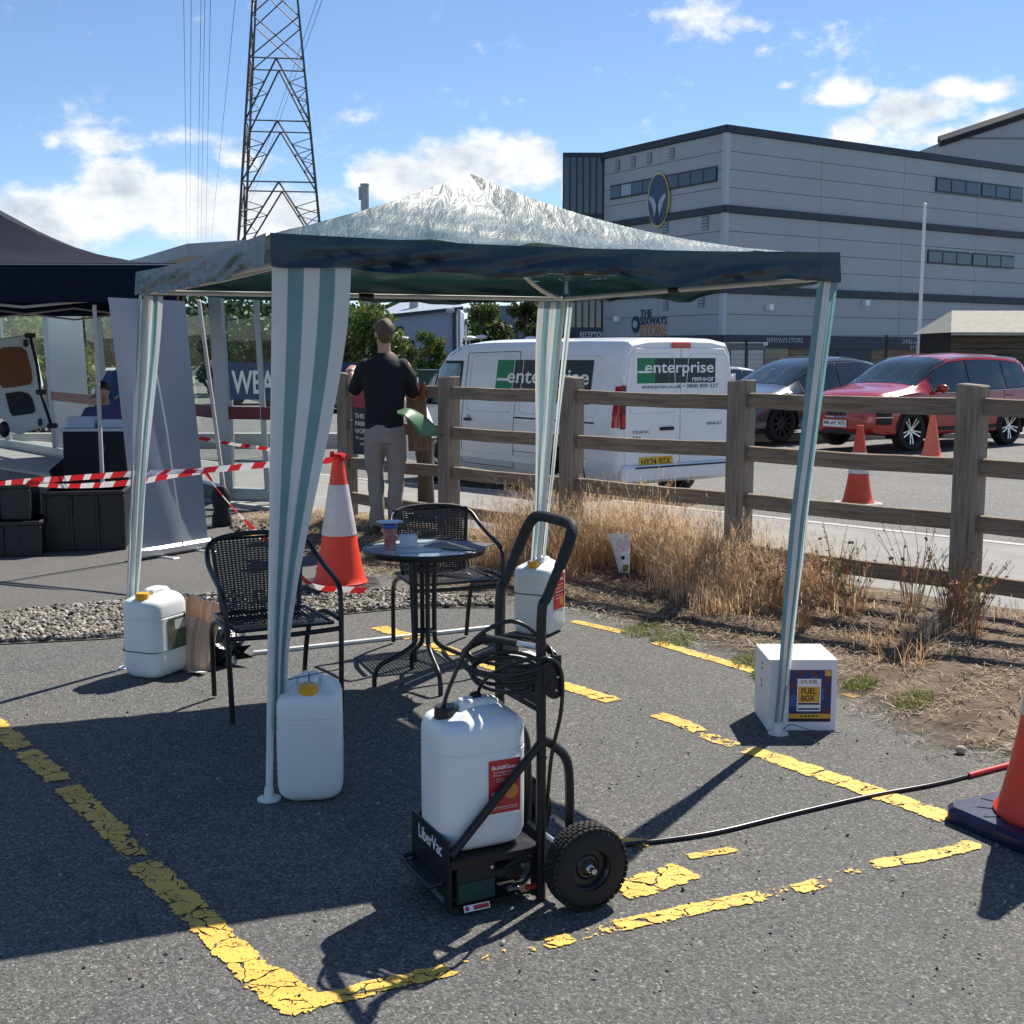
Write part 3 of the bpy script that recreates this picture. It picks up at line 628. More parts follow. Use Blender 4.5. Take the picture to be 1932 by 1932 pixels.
b = MB(); b.lathe([(0, 0), (.03, 0), (.03, .0005), (0, .0005)], 20, M=MX.Translation((.03, -.06, .0012))); obj('round_badge', b, MATS['badge_orange'], c3, M=M_)

# ------------------------------------------------------------------ carton at the right leg
box = thing('carton', 'white cardboard carton with blue and yellow fuel label at the right gazebo leg', 'box', (1.29, 5.42, 0), 0)
m_card = mat('white_card', (.78, .79, .80), .6, var=.03, vscale=3, bump=.05, bscale=15)
b = MB(); b.box((0, 0, .1625), (.305, .30, .325), bev=.003); obj('carton_body', b, m_card, box)
b = MB(); b.box((0, 0, .3257), (.302, .006, .001)); obj('flap_seam', b, mat('card_shadow_gap', (.45, .45, .45), .8), box)
b = MB()
for k, (x_, z_) in enumerate(((0, .27), (0, .245), (0, .19), (0, .165))): b.tube(bez([(-.1535, -.03+k*.006, z_+.012), (-.1535, -.012, z_), (-.1535, .004, z_+.01)], 4), .0012, 4)
obj('pen_marks', b, black_ink, box)['kind'] = 'stuff'
M_ = MX.Translation((.034, -.1512, .160)) @ MX.Rotation(pi/2, 4, 'X') @ MX.Diagonal((1.2, 1.18, 1, 1))
b = MB(); b.box((0, 0, .0004), (.155, .20, .0008)); obj('label_sheet', b, mat('label_navy', (.02, .035, .10), .45), box, M=M_)
b = MB(); b2 = MB(); b3 = MB(); random.seed(3)
for i in range(6):
    for j in range(7):
        bb = random.choice((b, b2, b3, b2)); bb.box((-.0775+.0129+.0258*i, .10-.0118-.0236*j, .0011), (.0246, .0224, .0005))
obj('label_squares', b, mat('label_blue', (.04, .11, .34), .45), box, M=M_)['kind'] = 'stuff'; obj('label_squares', b2, mat('label_deep_blue', (.025, .05, .16), .45), box, M=M_)['kind'] = 'stuff'; obj('label_squares', b3, mat('label_maroon', (.10, .035, .06), .45), box, M=M_)['kind'] = 'stuff'
b = MB(); b.box((-.005, .004, .0018), (.088, .125, .0006)); obj('label_panel', b, white_ink, box, M=M_)
b = MB(); b.box((-.005, .006, .0024), (.08, .06, .0005)); b.box((0, -.078, .0018), (.155, .018, .0006)); b.box((.064, .088, .0018), (.024, .022, .0006)); obj('label_yellow', b, mat('label_yellow', (.72, .40, .05), .45), box, M=M_)['kind'] = 'stuff'
b = MB(); b.box((0, -.093, .0018), (.155, .011, .0006)); b.box((-.005, -.030, .0024), (.08, .007, .0005)); b.box((-.005, -.05, .0024), (.08, .006, .0005)); obj('label_bar', b, black_ink, box, M=M_)['kind'] = 'stuff'
text('lettering', 'GTL FUEL', black_ink, box, M_ @ MX.Translation((-.005, .055, .0026)), .062, .013, .008, .0002)
text('lettering', 'FUEL', black_ink, box, M_ @ MX.Translation((-.005, .019, .003)), .056, .022, .02, .0002)
text('lettering', 'BOX', black_ink, box, M_ @ MX.Translation((-.008, -.008, .003)), .05, .022, .02, .0002)
b = MB()
for k in range(5): b.box((-.03+.014*k, -.078, .0023), (.008, .006+.001*(k % 2), .0004))
obj('label_icons', b, black_ink, box, M=M_)['kind'] = 'stuff'
tw = MB(); tw.tube(bez([tuple(FTR+V((.02, -.01, .02))), tuple(FTR+V((.05, -.03, .05))), tuple(FTR+V((.15, -.02, .02))), tuple(FTR+V((.27, -.01, .006)))], 6), .002, 6)
tag(obj('cord', tw, m_twine), 'thin dark cord trailing from the right leg along the carton', 'cord')

# ------------------------------------------------------------------ bistro chairs
m_wick = mat('black_wicker', (.012, .014, .02), .35, spec=.6)
def chair(label, loc, rz):
    t = thing('bistro_chair', label, 'chair', loc, rz, 'bistro chairs')   # faces local -y
    W, SH, BH = .27, .42, .79
    # continuous hoop: front leg, arm, round the top of the back, arm, front leg
    half = [(.255, -.24, .012), (.262, -.235, .30), (.268, -.22, .52), (.272, -.17, .60), (.27, .02, .655), (.262, .15, .70), (.235, .235, .76), (.15, .275, .79), (0, .285, .80)]
    full = [(x, y, z) for x, y, z in half]+[(-x, y, z) for x, y, z in half[:-1][::-1]]
    b = MB(); b.tube(bez(full, 6), .0125, 10); obj('hoop_frame', b, black_metal, t, 60)
    for s in (-1, 1):
        b = MB(); b.tube(bez([(s*.225, .27, .012), (s*.235, .235, .25), (s*.245, .18, .36), (s*.258, .02, .435), (s*.264, -.2, .44)], 6), .0125, 10); obj('leg', b, black_metal, t, 60)
    b = MB(); b.tube(bez([(.262, -.22, .405), (.24, -.235, .40), (0, -.24, .395), (-.24, -.235, .40), (-.262, -.22, .405)], 5), .0115, 8)
    b.tube(bez([(.24, .2, .36), (.2, .22, .39), (0, .23, .39), (-.2, .22, .39), (-.24, .2, .36)], 5), .0115, 8); obj('seat_rail', b, black_metal, t, 60)
    # woven seat and back: flat strips over and under
    def back(u, v):
        x = (u-.5)*2*(.19+.035*v); z = .42+.36*v; y = .215+.05*v+.03*(1-(2*u-1)**2)-.02; return V((x, y, z))
    def seat(u, v):
        x = (u-.5)*2*.225; y = -.235+.45*v; z = .425-.018*sin(pi*u)*sin(pi*min(1, v*1.05))+.006*(1-v); return V((x, y, z))
    for nm, fnc, nh, nv_ in (('woven_back', back, 34, 22), ('woven_seat', seat, 30, 24)):
        b = MB(); am = .0028
        def strip(pts, hw, thick, nrm):
            rings = []
            for i, p in enumerate(pts):
                a = pts[max(i-1, 0)]; c_ = pts[min(i+1, len(pts)-1)]; tdir = (c_-a).normalized(); sd_ = tdir.cross(nrm).normalized()
                rings.append([p-sd_*hw, p+nrm*thick, p+sd_*hw])
            b.loft(rings, closed=False, caps=False)
        nrm = V((0, -1, .12)).normalized() if nm == 'woven_back' else V((0, 0, 1))
        for i in range(nh):
            v = (i+.5)/nh
            if nm == 'woven_seat' or .0 < v < .97:
                pts = [fnc(k/(nv_*2), v)+nrm*(am*(1 if (k//1+i*2) % 4 < 2 else -1)) for k in range(nv_*2+1)]; strip(pts, .0042, .0015, nrm)
        for j in range(nv_):
            u = (j+.5)/nv_; pts = [fnc(u, k/16)+nrm*(am*.4*(1 if (k+j) % 2 else -1)) for k in range(17)]; strip(pts, .0045, .0012, nrm)
        for e_ in (0, 1): b.tube([fnc(e_, k/10) for k in range(11)], .008, 6); b.tube([fnc(k/10, e_) for k in range(11)], .008, 6)
        o = obj(nm, b, m_wick, t, 50); o['kind'] = 'stuff'
    return t
ch1 = chair('black woven bistro chair behind the striped curtain, beside the nearest leg', (-1.135, 5.66, 0), math.atan2(.23, .47))
ch2 = chair('black woven bistro chair pushed in behind the round table', (-.38, 6.78, 0), R(22))

# ------------------------------------------------------------------ round table and what stands on it
TB = P(803, 1287); TBz = .70
tab = thing('bistro_table', 'round bistro table with frosted glass top in painted sky tint and four curved black legs', 'table', tuple(TB), R(20))
b = MB(); b.lathe([(.0, .688), (.296, .688), (.296, .696), (.0, .696)], 48); obj('glass_top', b, mat('frosted_sky_tint', (.62, .75, .82), .12, spec=.8, coat=.6, var=.25, vscale=9), tab, 30)  # sky reflection is painted into the pale blue base colour of the glass
b = MB(); b.lathe([(.294, .672), (.308, .672), (.312, .682), (.312, .698), (.304, .702), (.2965, .700)], 48, caps=False); obj('rim', b, black_metal, tab, 40)
for k in range(4):
    a = pi/2*k; b = MB(); pr_ = [(.075, .672), (.055, .60), (.05, .45), (.05, .26), (.065, .20), (.15, .15), (.235, .11), (.265, .06), (.268, .004)]
    b.tube([(r_*cos(a), r_*sin(a), z_) for r_, _, z_ in bez([(r, 0, z) for r, z in pr_], 5)], .0125, 8); obj('leg', b, black_metal, tab, 60)
for z_ in (.60, .27): b = MB(); b.lathe([(0, z_-.004), (.058, z_-.004), (.058, z_+.004), (0, z_+.004)], 16); obj('collar', b, black_metal, tab)
b = MB()
for a in (pi/4, 3*pi/4): b.tube([(-.29*cos(a), -.29*sin(a), .68), (.29*cos(a), .29*sin(a), .68)], .008, 6)
obj('cross_bar', b, black_metal, tab)
tz = .6965
cup = thing('drink_cup', 'red patterned paper cup with blue rim and pale saucer lid on the table', 'cup', (A(738, 1046, TB.y-.0).x, TB.y-.05, tz))
b = MB(); b.lathe([(.026, 0), (.027, .002), (.037, .118), (.037, .12)], 24); obj('cup_body', b, mat('cup_print', (.30, .02, .03), .5, var=1, vcol=(.55, .33, .30), vscale=26), cup)
b = MB(); b.lathe([(.0385, .108), (.04, .118), (.038, .128), (.0, .130)], 24, caps=False); obj('rim', b, mat('blue_lid', (.03, .10, .40), .35), cup)
b = MB(); b.lathe([(.0, .1305), (.02, .1305), (.068, .139), (.07, .142), (.02, .136), (.0, .136)], 28, caps=False); obj('lid', b, mat('pale_lid', (.45, .60, .68), .3), cup)
cb = thing('paper_carton', 'small white folded card box behind the red cup', 'box', (A(770, 1040, TB.y).x, TB.y+.03, tz), R(12))
b = MB(); b.box((0, 0, .032), (.085, .05, .064), bev=.002); obj('carton_body', b, mat('pale_card', (.62, .66, .78), .7), cb)
b = MB(); b.box((.018, -.026, .035), (.035, .002, .05)); obj('flap', b, mat('pale_card_flap', (.7, .73, .82), .7), cb)
fo = thing('document_folder', 'closed dark grey folder overhanging the right of the table', 'folder', (A(866, 1035, TB.y).x, TB.y+.04, tz), R(-24))
b = MB(); b.box((0, 0, .0045), (.30, .215, .003), bev=.001); b.box((0, 0, .0105), (.30, .215, .003), bev=.001); b.box((0, .105, .0075), (.30, .004, .009)); obj('cover', b, mat('grey_card', (.10, .095, .085), .55, bump=.1, bscale=120), fo)
b = MB(); b.box((.002, -.004, .0075), (.285, .2, .003)); obj('pages', b, white_ink, fo)
pp = thing('paper_sheets', 'loose pale sheets lying across the table between cup and folder', 'paper', (TB.x-.03, TB.y-.09, tz), R(15))
b = MB(); b.box((0, 0, .0012), (.21, .15, .0015)); obj('sheet', b, mat('blue_white_paper', (.42, .52, .60), .6), pp); b = MB(); b.box((.02, .012, .003), (.2, .14, .0012), M=MX.Rotation(.15, 4, 'Z')); obj('sheet', b, mat('white_paper', (.66, .69, .72), .6), pp)
# ------------------------------------------------------------------ spray trolley
TH = R(26); TO = P(1020, 1697)
tr = thing('sprayer_trolley', 'black tubular hand trolley carrying a white jerrycan, with fat pneumatic wheels', 'trolley', tuple(TO), TH)
W_ = .29
hp = [(0, 0, .004), (0, 0, .5), (0, 0, .88), (.02, 0, .945), (.085, 0, 1.085), (.108, .012, 1.135), (.118, .045, 1.152), (.118, W_/2, 1.155), (.118, W_-.045, 1.152), (.108, W_-.012, 1.135), (.085, W_, 1.085), (.02, W_, .945), (0, W_, .88), (0, W_, .5), (0, W_, .004)]
b = MB(); b.tube(bez(hp, 5), .0155, 12); obj('upright_frame', b, black_metal, tr, 60)
grip = MB(); g_ = bez(hp[3:12], 5); grip.tube(g_[3:-3], .0178, 12); obj('handle_grip', grip, mat('grip_rubber', (.02, .02, .02), .7, bump=.2, bscale=150), tr, 60)
for y in (0, W_):
    b = MB(); b.tube([(.0, y-.001, .50), (-.298, y-.001, .195)], .0135, 10); obj('diagonal_brace', b, black_metal, tr, 60)
    b = MB(); b.tube(bez([(0, y+.001, .51), (.045, y+.001, .48), (.088, y+.001, .43), (.10, y+.001, .33), (.10, y+.001, .12)], 6), .0145, 10); obj('rear_brace', b, black_metal, tr, 60)
    b = MB(); b.box((.028, y-.018, .71), (.06, .005, .115), bev=.002); b.lathe([(0, -.004), (.031, -.004), (.031, .004), (0, .004)], 20, M=MX.Translation((.035, y-.018, .665)) @ MX.Rotation(pi/2, 4, 'X')); obj('side_bracket', b, black_metal, tr)
    for (bx_, bz_) in ((.042, .745), (.045, .70), (.04, .66)):
        b = MB(); b.lathe([(.0045, 0), (.0045, .003), (.003, .0045), (0, .0045)], 8, M=MX.Translation((bx_, y-.0205, bz_)) @ MX.Rotation(pi/2, 4, 'X')); obj('bolt', b, steel, tr)
b = MB(); b.box((-.004, W_/2, .66), (.006, W_-.02, .10), bev=.002); b.box((-.004, W_/2, .60), (.02, W_-.02, .012)); obj('cross_plate', b, black_metal, tr)
for y in (.05, .07, W_-.06):
    b = MB(); b.lathe([(.012, 0), (.012, .003), (.006, .004), (0, .004)], 12, M=MX.Translation((-.0072, y, .655)) @ MX.Rotation(-pi/2, 4, 'Y')); obj('grommet', b, rubber, tr)
# tray, front plate, lip
b = MB(); b.box((-.15, W_/2, .171), (.30, W_, .006), bev=.002); b.box((-.15, -.002, .163), (.30, .004, .022)); obj('tray', b, black_metal, tr)
b = MB(); b.box((-.304, W_/2, .145), (.005, W_+.006, .19), bev=.002); obj('front_plate', b, black_metal, tr)
text('lettering', 'LiberVac', white_ink, tr, face_M((-.3072, W_/2-.005, .195), (0, -1, 0)), .185, .042, .004, .0004)
b = MB(); b.box((-.16, W_/2, .028), (.29, W_-.01, .005)); b.box((-.302, .006, .095), (.012, .012, .15)); b.box((-.302, W_-.006, .095), (.012, .012, .15)); b.box((-.02, .012, .09), (.012, .012, .15)); obj('lower_shelf', b, black_metal, tr)
b = MB(); b.tube(bez([(-.305, W_-.02, .105), (-.34, W_-.02, .10), (-.355, W_-.04, .098), (-.355, .05, .098), (-.34, .03, .10), (-.305, .03, .105)], 4), .008, 8); b.box((-.325, W_/2, .094), (.035, W_-.07, .004)); obj('foot_lip', b, black_metal, tr)
for (x_, y_) in ((-.27, .03), (-.27, W_-.03)): b = MB(); b.lathe([(.018, 0), (.02, .006), (.012, .026)], 12, M=MX.Translation((x_, y_, 0))); obj('rubber_foot', b, rubber, tr)
b = MB(); b.box((-.215, .055, .094), (.125, .105, .12), bev=.004); obj('battery_box', b, black_plastic, tr)
b = MB(); b.box((-.215, .001, .072), (.118, .003, .056)); obj('battery_panel', b, mat('dark_teal', (.012, .055, .05), .35), tr)
b = MB(); b.lathe([(.005, 0), (.005, .002), (0, .002)], 10, M=MX.Translation((-.166, -.0015, .137)) @ MX.Rotation(pi/2, 4, 'X')); obj('bolt', b, steel, tr)
M_ = face_M((-.215, .0, .02), (1, 0, 0)) @ MX.Rotation(-.5, 4, 'X')
b = MB(); b.box((0, 0, .001), (.085, .019, .001)); obj('warning_sticker', b, white_ink, tr, M=M_); b = MB(); b.box((.014, 0, .0018), (.05, .013, .0006)); b.lathe([(.004, 0), (.007, 0), (.007, .0006), (.004, .0006)], 16, M=MX.Translation((-.032, 0, .0016))); obj('sticker_print', b, m_label_red, tr, M=M_)
# pump and pipework beside the battery
b = MB(); b.lathe([(.0, -.05), (.03, -.05), (.034, -.04), (.034, .04), (.03, .05), (0, .05)], 18, M=MX.Translation((-.085, .07, .085)) @ MX.Rotation(pi/2, 4, 'Y')); b.box((-.055, .07, .085), (.03, .06, .07), bev=.008); obj('pump', b, black_plastic, tr)
b = MB(); b.tube(bez([(-.05, .05, .11), (-.03, .01, .13), (-.075, -.004, .145), (-.12, .01, .12)], 6), .006, 8); b.tube(bez([(-.10, .02, .06), (-.06, -.006, .07), (-.02, .02, .10), (-.0, .08, .12)], 6), .006, 8); obj('pump_hose', b, rubber, tr)
for q, c_ in (((-.045, .012, .145), steel), ((-.09, .012, .05), steel), ((-.03, .006, .045), mat('red_fitting', (.45, .03, .02), .4))): b = MB(); b.lathe([(.009, -.018), (.009, .018)], 6, M=MX.Translation(q) @ MX.Rotation(pi/2, 4, 'Y')); obj('fitting', b, c_, tr)
b = MB(); b.tube([(.10, -.155, .13), (.10, W_+.155, .13)], .009, 10); obj('axle', b, steel, tr)
def fat_wheel(y0, side):
    Mw = MX.Translation((.10, y0, .13)) @ MX.Rotation(pi/2*(1 if side < 0 else -1), 4, 'X')     # lathe axis out of the trolley
    pr = []; n = 15; rm, hw, ri = .127, .041, .062
    for k in range(n+1):
        a = -pi/2+pi*k/n; ca, sa = cos(a), sin(a); pr.append((ri+(rm-ri)*max(0, ca)**.42, hw*math.copysign(abs(sa)**.75, sa)))
    b = MB(); b.lathe([(ri, -hw*.8)]+pr+[(ri, hw*.8)], 48, M=Mw, caps=False)
    w = obj('wheel', b, rubber, tr, 60)
    b = MB()                                                                # tread blocks
    for row, zc in enumerate((-.030, -.0150, 0, .0150, .030)):
        for k in range(40):
            a = 2*pi*(k+.5*(row % 2))/40; rr = rm+.001-(.0035 if abs(zc) > .025 else 0)
            b.box((0, 0, 0), (.0085, .0165, .0125), M=Mw @ MX.Rotation(a, 4, 'Z') @ MX.Translation((rr-.001, 0, zc)), bev=.0018)
    o = obj('tread', b, rubber, w, None); o['kind'] = 'stuff'
    b = MB(); b.lathe([(.0, .006), (.022, .008), (.026, .014), (.034, .014), (.04, .008), (.056, .010), (.062, .026), (.066, .028)], 36, M=Mw, caps=False); b.lathe([(.066, -.028), (.05, -.01), (.0, -.008)], 36, M=Mw, caps=False); obj('rim', b, mat('black_rim', (.014, .015, .018), .3, coat=.3), w, 50)
    b = MB(); b.lathe([(.014, .0), (.014, .024), (.0145, .027), (.011, .031), (0, .0325)], 20, M=Mw); obj('hub_cap', b, steel, w, 40)
fat_wheel(-.105, -1); fat_wheel(W_+.105, 1)
b = MB(); b.box((.055, W_*.72, .675), (.09, .12, .07), bev=.006); obj('control_box', b, mat('grey_box', (.20, .24, .25), .45), tr); b = MB(); b.box((.055, W_*.72, .7115), (.085, .11, .004), bev=.001); obj('control_box_lid', b, mat('pale_grey_lid', (.55, .58, .58), .4), tr)
# coiled hoses over the bracket
m_hose = mat('black_hose', (.012, .012, .013), .32, spec=.6)
random.seed(11)
for k in range(6):
    pts = []; cx, cy, cz = -.05+random.uniform(-.02, .02), .13+random.uniform(-.02, .02), .715+random.uniform(-.025, .03); ph = random.uniform(-.4, .4)
    for q in range(17):
        a = 2*pi*q/16; pts.append((cx+(.085+.015*k*.4)*cos(a+ph)*.8, cy-(.125+.012*k)*cos(a)*.75+.03*sin(a), cz+.05*sin(a)*(1 if k % 2 else .7)+.03*cos(a)*.6+.012*k-.03))
    b = MB(); b.tube(bez(pts, 4), .0062, 8); obj('hose_coil', b, m_hose, tr, 60)
b = MB(); b.tube(bez([(-.258, .145, .605), (-.235, .135, .68), (-.18, .11, .80), (-.10, .06, .865), (-.03, .03, .85), (.03, .0, .77)], 6), .0066, 8); obj('suction_hose', b, m_hose, tr, 60)
b = MB(); b.tube(bez([(-.12, .20, .58), (-.12, .16, .66), (-.07, .05, .74), (.0, -.03, .765), (.05, -.03, .72), (.055, -.025, .60), (.03, -.01, .45), (.02, .01, .25), (.0, .03, .14)], 6), .0062, 8); obj('delivery_hose', b, m_hose, tr, 60)
b = MB(); b.tube([(-.12, .18, .80), (-.04, .08, .79)], .011, 10); obj('spray_wand', b, black_plastic, tr); b = MB(); b.tube([(-.04, .08, .79), (.0, .035, .785)], .0095, 10); obj('wand_ferrule', b, steel, tr)
c4 = jerrycan('jerrycan', 'white jerrycan with black hexagonal cap and red printed label riding on the trolley', tuple(TO+V((-.1625*cos(TH)-.145*sin(TH), -.1625*sin(TH)+.145*cos(TH), .1745))), TH-pi/2, m_blkcap, .435, .25, .282)
red_label(c4, face_M((.1262, .048, .20), (0, 1, 0)), .105, .165)
b = MB(); b.lathe([(.02, 0), (.02, .012), (.014, .02), (0, .021)], 14, M=MX.Translation((-.02, .02, .435))); obj('vent_cap', b, m_blkcap, c4)
# hose across the car park
hpx = [(1092, 1600), (1168, 1594), (1260, 1584), (1360, 1568), (1500, 1534), (1640, 1502), (1760, 1480), (1830, 1463)]
hs_ = thing('garden_hose', 'black hose with red end running from the trolley to the right cone', 'hose', tuple(P(1168, 1594)))
o0 = P(1168, 1594); b = MB(); b.tube(bez([P(u, v, .009)-o0 for u, v in hpx], 8), .008, 10); obj('hose_length', b, m_hose, hs_, 60)
b = MB(); b.tube(bez([P(u, v, .012)-o0 for u, v in ((1828, 1463), (1880, 1449), (1935, 1436), (2010, 1420))], 8), .0105, 10); obj('red_end', b, mat('red_hose', (.5, .02, .03), .4), hs_, 60)

# ------------------------------------------------------------------ traffic cones
def cone(label, loc, rz=0, h=.96, rb=.175, plate=.27, plate_mat=None, band=None, group='traffic cones', body=None, octo=True, ph=.05):
    t = thing('traffic_cone', label, 'cone', loc, rz, group); body = body or orange_plastic
    b = MB(); c_ = plate*.42 if octo else plate*.15
    pl = [(plate-c_, -plate), (plate, -plate+c_), (plate, plate-c_), (plate-c_, plate), (-plate+c_, plate), (-plate, plate-c_), (-plate, -plate+c_), (-plate+c_, -plate)]
    b.loft([[(x*.985, y*.985, .0) for x, y in pl], [(x, y, .008) for x, y in pl], [(x, y, ph*.75) for x, y in pl], [(x*.95, y*.95, ph) for x, y in pl]])
    for k in range(16):
        a = 2*pi*k/16
        if k % 4 != 0: b.box((0, 0, 0), (plate*.22, .012, .004), M=MX.Rotation(a, 4, 'Z') @ MX.Translation((plate*.83, 0, ph+.001)))
    obj('base', b, plate_mat or black_plastic, t, 30)
    rt = .032; b = MB(); R_ = lambda z: rb+(rt-rb)*(z-ph)/(h-ph)
    b.lathe([(rb*1.12, ph), (rb*1.13, ph+.012), (rb*1.06, ph+.025), (rb*1.0, ph+.06*h)]+[(R_(z), z) for z in (ph+.2*h, .5*h, .8*h, h-.02)]+[(rt*1.12, h-.019), (rt*1.12, h-.002), (rt*.8, h), (rt*.75, h-.05)], 36); obj('body', b, body, t, 40)
    if band:
        z0, z1 = band; b = MB(); b.lathe([(R_(z0)+.004, z0), (R_(z0)+.0045, z0+.004), (R_(z1)+.0045, z1-.004), (R_(z1)+.004, z1)], 36, caps=False); obj('reflective_sleeve', b, reflective, t, 40)
    return t
CN = P(642, 1112)
kc = cone('red cone with white sleeve wrapped in tape beside the table', tuple(CN), R(12), .98, .175, .285, mat('dark_cone_base', (.014, .014, .016), .7, var=.3, bump=.2), (.40, .76))
rc = cone('red cone on a dark blue base cut by the right edge', tuple(P(1985, 1568)), R(27), .98, .175, .265, mat('navy_rubber', (.012, .018, .06), .38, bump=.1, bscale=60, var=.2), (.42, .76), octo=False, ph=.06)
q_ = P(1618, 952); cone('orange cone with a broad white band standing on the road behind the fence', (q_.x, q_.y, gz(q_.x, q_.y)+.0), R(20), .92, .16, .24, mat('pale_cone_base', (.4, .39, .38), .7), (.38, .62), body=mat('worn_orange', (.62, .075, .03), .55, var=.15))
q_ = A(1757, 862, 19.4); cone('plain salmon cone in front of the red car wheel', (q_.x, q_.y, gz(q_.x, q_.y)), R(5), .76, .15, .2, orange_plastic, None, body=mat('salmon_plastic', (.80, .16, .09), .5, var=.08))

# ------------------------------------------------------------------ red and white barrier tape
m_tr = mat('tape_red', (.58, .02, .025), .4, trans=.25); m_tw = mat('tape_white', (.78, .75, .74), .4, trans=.25)
def tape(label, pts, w=.045, step=.10, tw=0.5):
    g = bez([A(u, v, Y) for u, v, Y in pts], 10); b = MB(); acc = 0; prev = None; k = 0
    for i in range(len(g)-1):
        a, c_ = g[i], g[i+1]; L_ = (c_-a).length; n = max(1, int(L_/.05))
        for j in range(n):
            p, q = a.lerp(c_, j/n), a.lerp(c_, (j+1)/n); d = (q-p).normalized(); sd_ = V((0, 0, 1))-d*d.z; sd_.normalize(); nn = d.cross(sd_)
            def wv(s): an = tw*sin(s*2.1)+.3*sin(s*5.3); return sd_*(w/2*cos(an))+nn*(w/2*sin(an))
            s0, s1 = acc, acc+L_/n; sl = d*.02
            b.add([p-wv(s0)-sl, q-wv(s1)-sl, q+wv(s1)+sl, p+wv(s0)+sl], [(0, 1, 2, 3)], int(acc/step) % 2); acc = s1
    return tag(obj('barrier_tape', b, [m_tr, m_tw], None, None), label, 'tape')
tape('upper strand of red and white barrier tape stretched left from the cone top', [(-80, 920, 9.8), (0, 912, 9.6), (120, 903, 9.3), (250, 894, 9.1), (385, 887, 8.9), (500, 877, 8.7), (628, 868, 8.49)])
tape('lower slack strand of red and white tape left of the gazebo leg', [(50, 911, 9.45), (130, 917, 9.3), (250, 910, 9.1), (330, 896, 9.0), (388, 888, 8.9)])
tape('red and white tape hanging down from the strand to the cone base', [(386, 888, 8.9), (420, 935, 8.7), (470, 990, 8.5), (515, 1030, 8.4), (570, 1090, 8.30), (600, 1108, 8.25), (650, 1112, 8.22), (690, 1114, 8.25)])
tape('distant thin red and white tape along the glass wall', [(375, 826, 13.2), (440, 838, 13.2), (520, 850, 13.0), (600, 872, 12.6), (625, 868, 12.2)], .045, .11)
b = MB(); b.tube([tuple(CN+V((.045*cos(a), .045*sin(a), .955+.01*sin(3*a)))) for a in [2*pi*k/14 for k in range(14)]], .016, 6, closed=True)
for k in range(5): a = k*1.3; b.box((0, 0, 0), (.05, .004, .035), M=MX.Translation(CN+V((.05*cos(a), .05*sin(a), .95+.02*(k % 2)))) @ MX.Rotation(a, 4, 'Z') @ MX.Rotation(.5*k, 4, 'Y'))
tag(obj('tape_knot', b, m_tr), 'red tape knotted round the tip of the tall cone', 'tape')

# ------------------------------------------------------------------ loose things on the ground
a_, c_ = P(478, 1232, .012), P(945, 1181, .012); b = MB(); b.tube([(0, 0, 0), c_-a_], .0125, 10)
tag(obj('tent_pole', b, white_tube, None, loc=tuple(a_)), 'spare white tent pole lying on the asphalt behind the chair', 'pole')
bg = thing('paper_bag', 'crumpled striped kraft paper bag standing open behind the left jerrycan', 'bag', tuple(P(370, 1262)), R(-20))
m_kraft = mat('kraft_paper', (.47, .30, .215), .8, var=.08, vscale=8, bump=.2, bscale=40); m_kraft2 = mat('kraft_stripe', (.60, .45, .34), .8, var=.06)
b = MB(); rings = []; n = 80
for j in range(12):
    z = .33*j/11; ring = []
    for k in range(n):
        a = 2*pi*k/n; x = .10*math.copysign(abs(cos(a))**.45, cos(a)); y = .06*math.copysign(abs(sin(a))**.45, sin(a)); q = .007*NZ.noise((x*6, y*6, z*5))*(j/11)
        zz = z*(1+(.10*sin(a)-.16*cos(a)+.02*NZ.noise((k*.2, 1, 1)))*(j/11)); ring.append((x*(.86+.14*j/11)+q+.05*(j/11)**2, y*(.8+.3*j/11)+q, zz))
    rings.append(ring)
b.loft(rings, caps=False); b.mi = [1 if (i % n) % 2 else 0 for i in range(len(b.f))]; b.add([tuple(p) for p in rings[0]], [tuple(range(n))]); obj('bag_body', b, [m_kraft, m_kraft2], bg, 60)
b = MB(); b.grid(3, 3, lambda u, v: (.02+.1*u, -.07-.05*v, .012+.01*u*v)); obj('receipt', b, white_ink, bg)
bk = MB(); bk.ball((0, 0, .09), (.10, .085, .11), 22, 14)
for i, q in enumerate(bk.v): p = V(q); bk.v[i] = tuple(p+V((.07*NZ.noise(p*13), .07*NZ.noise(p*13+V((5, 0, 0))), .05*NZ.noise(p*11+V((0, 7, 0)))))); bk.v[i] = (bk.v[i][0], bk.v[i][1], max(.003, bk.v[i][2]))
bk.add([(.07, -.03, .10), (.19, -.06, .05), (.08, 0, .02), (.17, -.02, .11)], [(0, 1, 2), (0, 3, 2)]); tag(obj('bin_bag', bk, mat('black_film', (.008, .009, .014), .25, bump=.5, bscale=40), None, 40, loc=tuple(P(418, 1252))), 'small crumpled black plastic bag behind the left chair leg', 'bag')
cdp = P(1172, 1106, .03); ct = thing('seed_packet', 'small white printed packet stuck upright in the dry grass', 'packet', (cdp.x, cdp.y, gz(cdp.x, cdp.y)), R(14))
b = MB(); b.grid(6, 8, lambda u, v: ((u-.5)*(.07+.095*v)+.02-.02*v, .02*sin(u*4)+.05*v, .02+.28*v)); obj('packet_film', b, mat('packet_white', (.78, .80, .82), .25, var=.15, vscale=14), ct, 50)
b = MB(); b.lathe([(0, 0), (.014, 0), (.014, .001), (0, .001)], 14, M=MX.Translation((.01, -.004, .13)) @ MX.Rotation(pi/2, 4, 'X')); obj('dark_dot', b, black_ink, ct)
b = MB(); b.box((.03, -.004, .055), (.04, .002, .05)); obj('green_print', b, mat('green_print', (.16, .18, .03), .6), ct)
